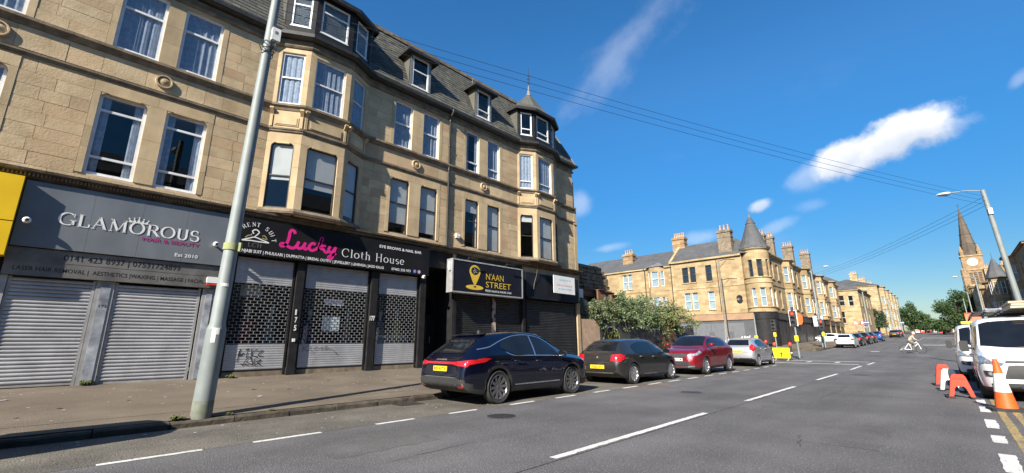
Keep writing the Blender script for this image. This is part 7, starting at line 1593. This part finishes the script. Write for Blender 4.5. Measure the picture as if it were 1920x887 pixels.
def rail(x0_, y0_, x1_, y1_, z, label):
    o = thing('guard_rail', label, 'guard rail', (x0_, y0_, z)); p, q = Vector((x0_, y0_, z)), Vector((x1_, y1_, z)); L = (q-p).length; n = int(L/.13)
    for z2 in (1.0, .85, .12): m = MB(); m.tube([p+Vector((0, 0, z2)), q+Vector((0, 0, z2))], .02, 6); m.build('rail', M['gutter'], o)
    m = MB()
    for k in range(n+1): m.tube([p+(q-p)*k/n+Vector((0, 0, .12)), p+(q-p)*k/n+Vector((0, 0, .85))], .008, 4)
    stuff(m.build('infill_bars', M['gutter'], o))
    for t in (0, .5, 1): m = MB(); c = p+(q-p)*t; m.tube([c, c+Vector((0, 0, 1.0))], .025, 6); m.build_parts('post', M['gutter'], o)
rail(39.0, 10.1, 40.7, 13.0, .22, 'dark pedestrian guard rail behind the yellow sign')
for x, y, zt, lab, ar in ((92, 9.2, 8.9, 'lamp post beside the blue sign beyond the parked cars', (0, -1, .2)), (128, 8.6, 9.2, 'distant pale lamp post before the broad tree', None), (134, 7.6, 9.2, 'distant pale lamp post just past the broad tree', None), (84, -3.6, 9.4, 'lamp post on the opposite pavement below the church tower', (0, 1.6, .2)), (118, -3.6, 9.2, 'second lamp post on the opposite pavement', None), (140, -3.4, 9.0, 'farthest lamp post on the opposite pavement', None)):
    simple_post('lamp_post', lab, x, y, zr(x), zr(x)+zt-1, .10, ar)
for x, y, lab in ((90.5, 9.3, 'blue direction sign on the pavement beyond the parked cars'), (124, 6.9, 'small blue sign up the road near the distant lamp posts')):
    o, F = plate_sign('blue_sign', lab, x, y, zr(x)+.1, zr(x)+2.9, .8, .5, M['bluesign']); m = MB(); m.box(-.35, .35, .013, .018, -.05, .05, F); m.build('sign_legend', M['white'], o)
for x, y, lab in ((96, 11.3, 'red bordered triangular warning sign before the hipped building'), (97.5, 10.6, 'second triangular warning sign before the hipped building')):
    o = thing('warning_sign', lab, 'road sign', (x, y, zr(x))); m = MB(); m.tube([(x+.06, y, zr(x)), (x+.06, y, zr(x)+3.4)], .04, 6); m.build_parts('post', M['steel'], o); F = lambda u, n, z: (x-n, y-u, zr(x)+2.6+z)
    m = MB(); m.prism([(-.5, 0), (.5, 0), (0, .88)], 0, .015, F); m.build('sign_plate', M['plast_r'], o); m = MB(); m.prism([(-.34, .1), (.34, .1), (0, .7)], .016, .022, F); m.build('sign_face', M['white'], o)
o, F = plate_sign('notice_board', 'grey rectangular sign back on a post before the hipped building', 100, 10.4, zr(100), zr(100)+2.6, .6, 1.1, M['steel'])
m = MB(); m.box(100, 106.8, 11.6, 11.68, zr(103), zr(103)+1.5); tag(m.build('garden_wall', M['stoneC'], None), 'low pale wall between the tenement and the hipped building', 'wall')
# ================================================================== cones, barriers, added shadow-casting bin, road works
def cone(x, y, z, h, label):
    o = lthing('traffic_cone', label, 'traffic cone', (x, y, z), R_(12)); b = h*.26; m = MB(); m.prism([(-b+.05, -b), (b-.05, -b), (b, -b+.05), (b, b-.05), (b-.05, b), (-b+.05, b), (-b, b-.05), (-b, -b+.05)], 0, .055, lambda u, n, z: (u, z, n)); m.build('base', M['rubber'], o)
    r = lambda t: .165*h*(1-t)+.035*h*t
    for a, c_, mt in ((0, .32, 'plast_o'), (.32, .70, 'plast_w'), (.70, 1.0, 'plast_o')): m = MB(); m.lathe([(r(a)+.003*(mt == 'plast_w'), .055+(h-.055)*a), (r(c_)+.003*(mt == 'plast_w'), .055+(h-.055)*c_)]+([(r(1)*.6, h)] if c_ == 1 else []), (0, 0, 0), 24); m.build('sleeve' if mt == 'plast_w' else 'cone_body', M[mt], o, smooth=True)
cone(13.55, -.56, .0, 1.0, 'tall red and white traffic cone in front of the white van')
def trestle(x, y, rz, mat, h, label, sc=1):
    o = lthing('barrier_foot', label, 'barrier', (x, y, 0), rz, 'plastic barrier frames'); F = lambda u, n, z: (n, u, z)
    m = MB(); m.prism([(-.24, 0), (-.16, 0), (-.10, .42*h), (-.06, .50*h), (.06, .50*h), (.10, .42*h), (.16, 0), (.24, 0), (.13, .9*h), (.09, h), (-.09, h), (-.13, .9*h)], -.05, .05, F); m.build('frame', M[mat], o)
    m = MB(); m.prism([(-.10, .82*h), (.10, .82*h), (.08, .96*h), (-.08, .96*h)], -.065, .065, F); m.build('top_grip', M[mat], o)
    m = MB(); m.box(-.22, .22, -.28, -.14, 0, .04); m.box(-.22, .22, .14, .28, 0, .04); m.build('foot', M['rubber'], o)
trestle(15.7, .05, .15, 'plast_r', .56, 'red plastic barrier foot beside the van wheel'); trestle(17.6, .22, -.1, 'plast_w', .60, 'white plastic barrier foot behind the red one'); trestle(19.6, .36, .2, 'plast_r', .64, 'second red barrier foot farther along beside the rear van')
BN = thing('shadow_bin', 'large commercial wheelie bin at the kerb just out of the picture', 'bin', (-1.3, 8.85, 0)); m = MB(); m.hexa([(-2.0, 8.46, .15), (-.86, 8.46, .15), (-.86, 9.2, .15), (-2.0, 9.2, .15), (-2.1, 8.38, 1.35), (-.76, 8.38, 1.35), (-.76, 9.3, 1.35), (-2.1, 9.3, 1.35)]); m.build('body', M['trim'], BN)  # unseen bin, added and sized to throw the dark shadow along the kerb
m = MB(); m.prism([(8.34, 1.36), (9.34, 1.36), (9.25, 1.5), (9.0, 1.6), (8.7, 1.6), (8.45, 1.5)], -2.12, -.74, lambda u, n, z: (n, u, z)); m.build('lid', M['trim'], BN)
for x in (-1.9, -.95):
    for y in (8.55, 9.1): m = MB(); m.lathe([(.02, -.03), (.09, -.03), (.09, .03), (.02, .03)], (x, y, .09), 12, 'Y'); m.build('castor', M['rubber'], BN)
rg = random.Random(9)
for k, nm in enumerate(('first', 'second', 'third', 'fourth', 'fifth', 'sixth', 'seventh')):
    x, y = 196+rg.uniform(-6, 10), 7.6-k*1.5; z = zr(x); o = thing('water_barrier', f'{nm} {"red" if k % 3 else "white"} plastic barrier across the far road works, counted from the trees', 'barrier', (x, y, z), 'barriers at the far road works')
    F = lambda u, n, z2: (x-n, y+u, z+z2); m = MB(); m.prism([(-.62, 0), (.62, 0), (.58, .8), (.5, 1.0), (-.5, 1.0), (-.58, .8)], -.2, .2, F); m.build('shell', M['plast_r' if k % 3 else 'plast_w'], o); m = MB(); m.box(-.45, .45, .2, .22, .5, .8, F); m.build('panel', M['plast_w' if k % 3 else 'plast_r'], o)
# ================================================================== cyclist
def skin_mesh(verts, edges, rad, mats, fn, sub=2):
    me = bpy.data.meshes.new('skin'); me.from_pydata(verts, edges, []); o = bpy.data.objects.new('skin', me); col.objects.link(o); o.modifiers.new('s', 'SKIN'); sd_ = o.modifiers.new('u', 'SUBSURF'); sd_.levels = sub; sd_.render_levels = sub
    for k, v in enumerate(me.skin_vertices[0].data): v.radius = (rad[k], rad[k]); v.use_root = (k == 0)
    dg = bpy.context.evaluated_depsgraph_get(); dg.update(); r = bpy.data.meshes.new_from_object(o.evaluated_get(dg)); bpy.data.objects.remove(o); r.materials.clear()
    for q in mats: r.materials.append(q)
    r.polygons.foreach_set('material_index', [fn(p.center) for p in r.polygons]); r.polygons.foreach_set('use_smooth', [True]*len(r.polygons)); return r
cx_, cy_ = 50.5, 2.45; cz = zr(cx_)   # rides across the road towards -Y, local x = direction of travel
RZ = R_(-78)
BK = lthing('bicycle', 'white framed bicycle being ridden across the junction', 'bicycle', (cx_, cy_, cz), RZ)
for x in (-.52, .53):
    m = MB(); n = 28
    for i in range(n):
        a = 2*math.pi*i/n
        for j in range(6): b = 2*math.pi*j/6; r = .335+.018*math.cos(b); m.v.append((x+r*math.cos(a), .018*math.sin(b), .345+r*math.sin(a)))
    for i in range(n):
        for j in range(6): m.f.append((i*6+j, ((i+1) % n)*6+j, ((i+1) % n)*6+(j+1) % 6, i*6+(j+1) % 6)); m.m.append(0)
    wl = m.build('wheel', M['rubber'], BK, smooth=True); m = MB()
    for i in range(14): a = 2*math.pi*i/14; m.tube([(x, 0, .345), (x+.32*math.cos(a), 0, .345+.32*math.sin(a))], .003, 3, False)
    m.build('spokes', M['alloy'], wl)
m = MB()
for a, b in (((-.52, 0, .345), (-.05, 0, .30)), ((-.52, 0, .345), (-.20, 0, .82)), ((-.05, 0, .30), (-.20, 0, .86)), ((-.05, 0, .30), (.38, 0, .80)), ((-.19, 0, .80), (.37, 0, .88)), ((.36, 0, .92), (.53, 0, .345))): m.tube([a, b], .024, 8)
m.build('frame', M['white'], BK, smooth=True)
m = MB(); m.tube([(.36, 0, .90), (.38, 0, 1.02)], .016, 6); m.tube([(.38, -.28, 1.04), (.40, 0, 1.02), (.38, .28, 1.04)], .014, 6); m.build('handlebar', M['gutter'], BK, smooth=True)
m = MB(); m.prism([(-.34, .90), (-.08, .92), (-.08, .95), (-.2, .96), (-.34, .95)], -.06, .06); m.build('saddle', M['rubber'], BK)
m = MB(); m.lathe([(0, -.02), (.09, -.02), (.09, -.01), (0, -.01)], (-.05, 0, .30), 14, 'Y'); m.tube([(-.05, -.06, .30), (.02, -.08, .15)], .012, 6); m.tube([(-.05, .06, .30), (-.12, .08, .45)], .012, 6); m.build('crank', M['gutter'], BK)
PS = lthing('person', 'cyclist in pale jacket and light trousers leaning over the handlebars', 'person', (cx_, cy_, cz), RZ)
V = [(-.20, 0, 1.00), (-.08, 0, 1.16), (.06, 0, 1.32), (.14, 0, 1.43), (.19, 0, 1.52),
     (-.16, -.10, .97), (.17, -.11, .78), (.00, -.10, .32), (.02, -.10, .20), (.15, -.10, .16), (-.16, .10, .97), (.24, .11, .94), (.00, .10, .56), (-.12, .10, .47), (.02, .10, .42),
     (.10, -.19, 1.38), (.20, -.25, 1.17), (.36, -.25, 1.07), (.10, .19, 1.38), (.20, .25, 1.17), (.36, .25, 1.07)]
E_ = [(0, 1), (1, 2), (2, 3), (3, 4), (0, 5), (5, 6), (6, 7), (7, 8), (8, 9), (0, 10), (10, 11), (11, 12), (12, 13), (13, 14), (2, 15), (15, 16), (16, 17), (2, 18), (18, 19), (19, 20)]
rad = [.15, .15, .16, .07, .06, .105, .075, .055, .045, .035, .105, .075, .055, .045, .035, .075, .05, .038, .075, .05, .038]
jac = mk('pale_jacket', (.44, .38, .28), (.38, .33, .24), rough=.9); tro = mk('light_trousers', (.15, .14, .13), (.11, .105, .10), rough=.9); skn = mk('skin', (.45, .27, .19), rough=.6)
link('body', skin_mesh(V, E_, rad, [jac, tro, skn], lambda c: 2 if (c.z > 1.46 and abs(c.y) < .1) else 1 if (c.z < .98 or (c.z < 1.04 and c.x < -.02)) else 0), PS)
m = MB(); m.lathe([(0, -.13), (.05, -.12), (.075, -.06), (.085, .0), (.085, .05), (.07, .10), (0, .125)], (.24, 0, 1.60), 16); m.tube([(.32, 0, 1.60), (.345, 0, 1.575)], [.018, .012], 6); m.build('head', skn, PS, smooth=True)
m = MB(); m.lathe([(.10, .0), (.105, .05), (.09, .11), (.05, .15), (0, .16)], (.235, 0, 1.615), 16); m.build('helmet', M['plast_w'], PS, smooth=True)
for s in (-1, 1):
    m = MB(); m.lathe([(0, -.03), (.02, -.02), (.024, .0), (.015, .03), (0, .04)], (.40, s*.265, 1.055), 8)
    for k in range(4): m.tube([(.41, s*.265+s*(k-1.5)*.017, 1.07), (.435, s*.265+s*(k-1.5)*.018, 1.05), (.425, s*.265+s*(k-1.5)*.018, 1.025)], .0085, 5)
    m.tube([(.40, s*.235, 1.05), (.395, s*.225, 1.03)], .009, 5); m.build('hand', skn, PS, smooth=True)
    m = MB(); fx, fz = (.06, .15) if s < 0 else (-.07, .40); m.prism([(fx-.10, fz-.02), (fx+.17, fz-.02), (fx+.16, fz+.03), (fx+.03, fz+.08), (fx-.09, fz+.08)], s*.10-.045, s*.10+.045); m.build('shoe', M['trim'], PS)
# small litter on the footway
rg = random.Random(4)
for k, (x, y) in enumerate(((-.3, 11.2), (.2, 11.9), (1.2, 12.3), (2.9, 13.8), (3.6, 12.6), (4.3, 12.2), (5.8, 13.4), (3.4, 11.4), (-.6, 13.5), (7.2, 12.6))):
    m = MB(); s = rg.uniform(.03, .06); a = rg.uniform(0, 3); z = zpave(x, y); m.face([(x+s*1.6*math.cos(a+q), y+s*math.sin(a+q)*1.2, z+.006+.01*(q > 2)) for q in (0, 1.3, 2.9, 4.4)]); tag(m.build('litter', M['plast_w'], None, fix=False), 'scrap of pale litter on the brown footway', 'litter', 'litter scraps on the footway')

m = MB(); rg = random.Random(14)
for k in range(420):
    x = rg.uniform(-4, 18); y = KY+.2+5.7*rg.random()**.7 if rg.random() < .75 else rg.uniform(7.6, KY-.1); z = (zpave(x, y) if y > KY else 0)+.005; s = rg.uniform(.008, .022); a = rg.uniform(0, 3)
    m.face([(x+s*1.5*math.cos(a+q), y+s*math.sin(a+q), z+.002*(q > 3)) for q in (0, 1.5, 3, 4.5)])
o = stuff(m.build('grit', M['plast_w'], None, fix=False)); tag(o, 'pale grit and specks scattered over the footway and gutter', 'grit')
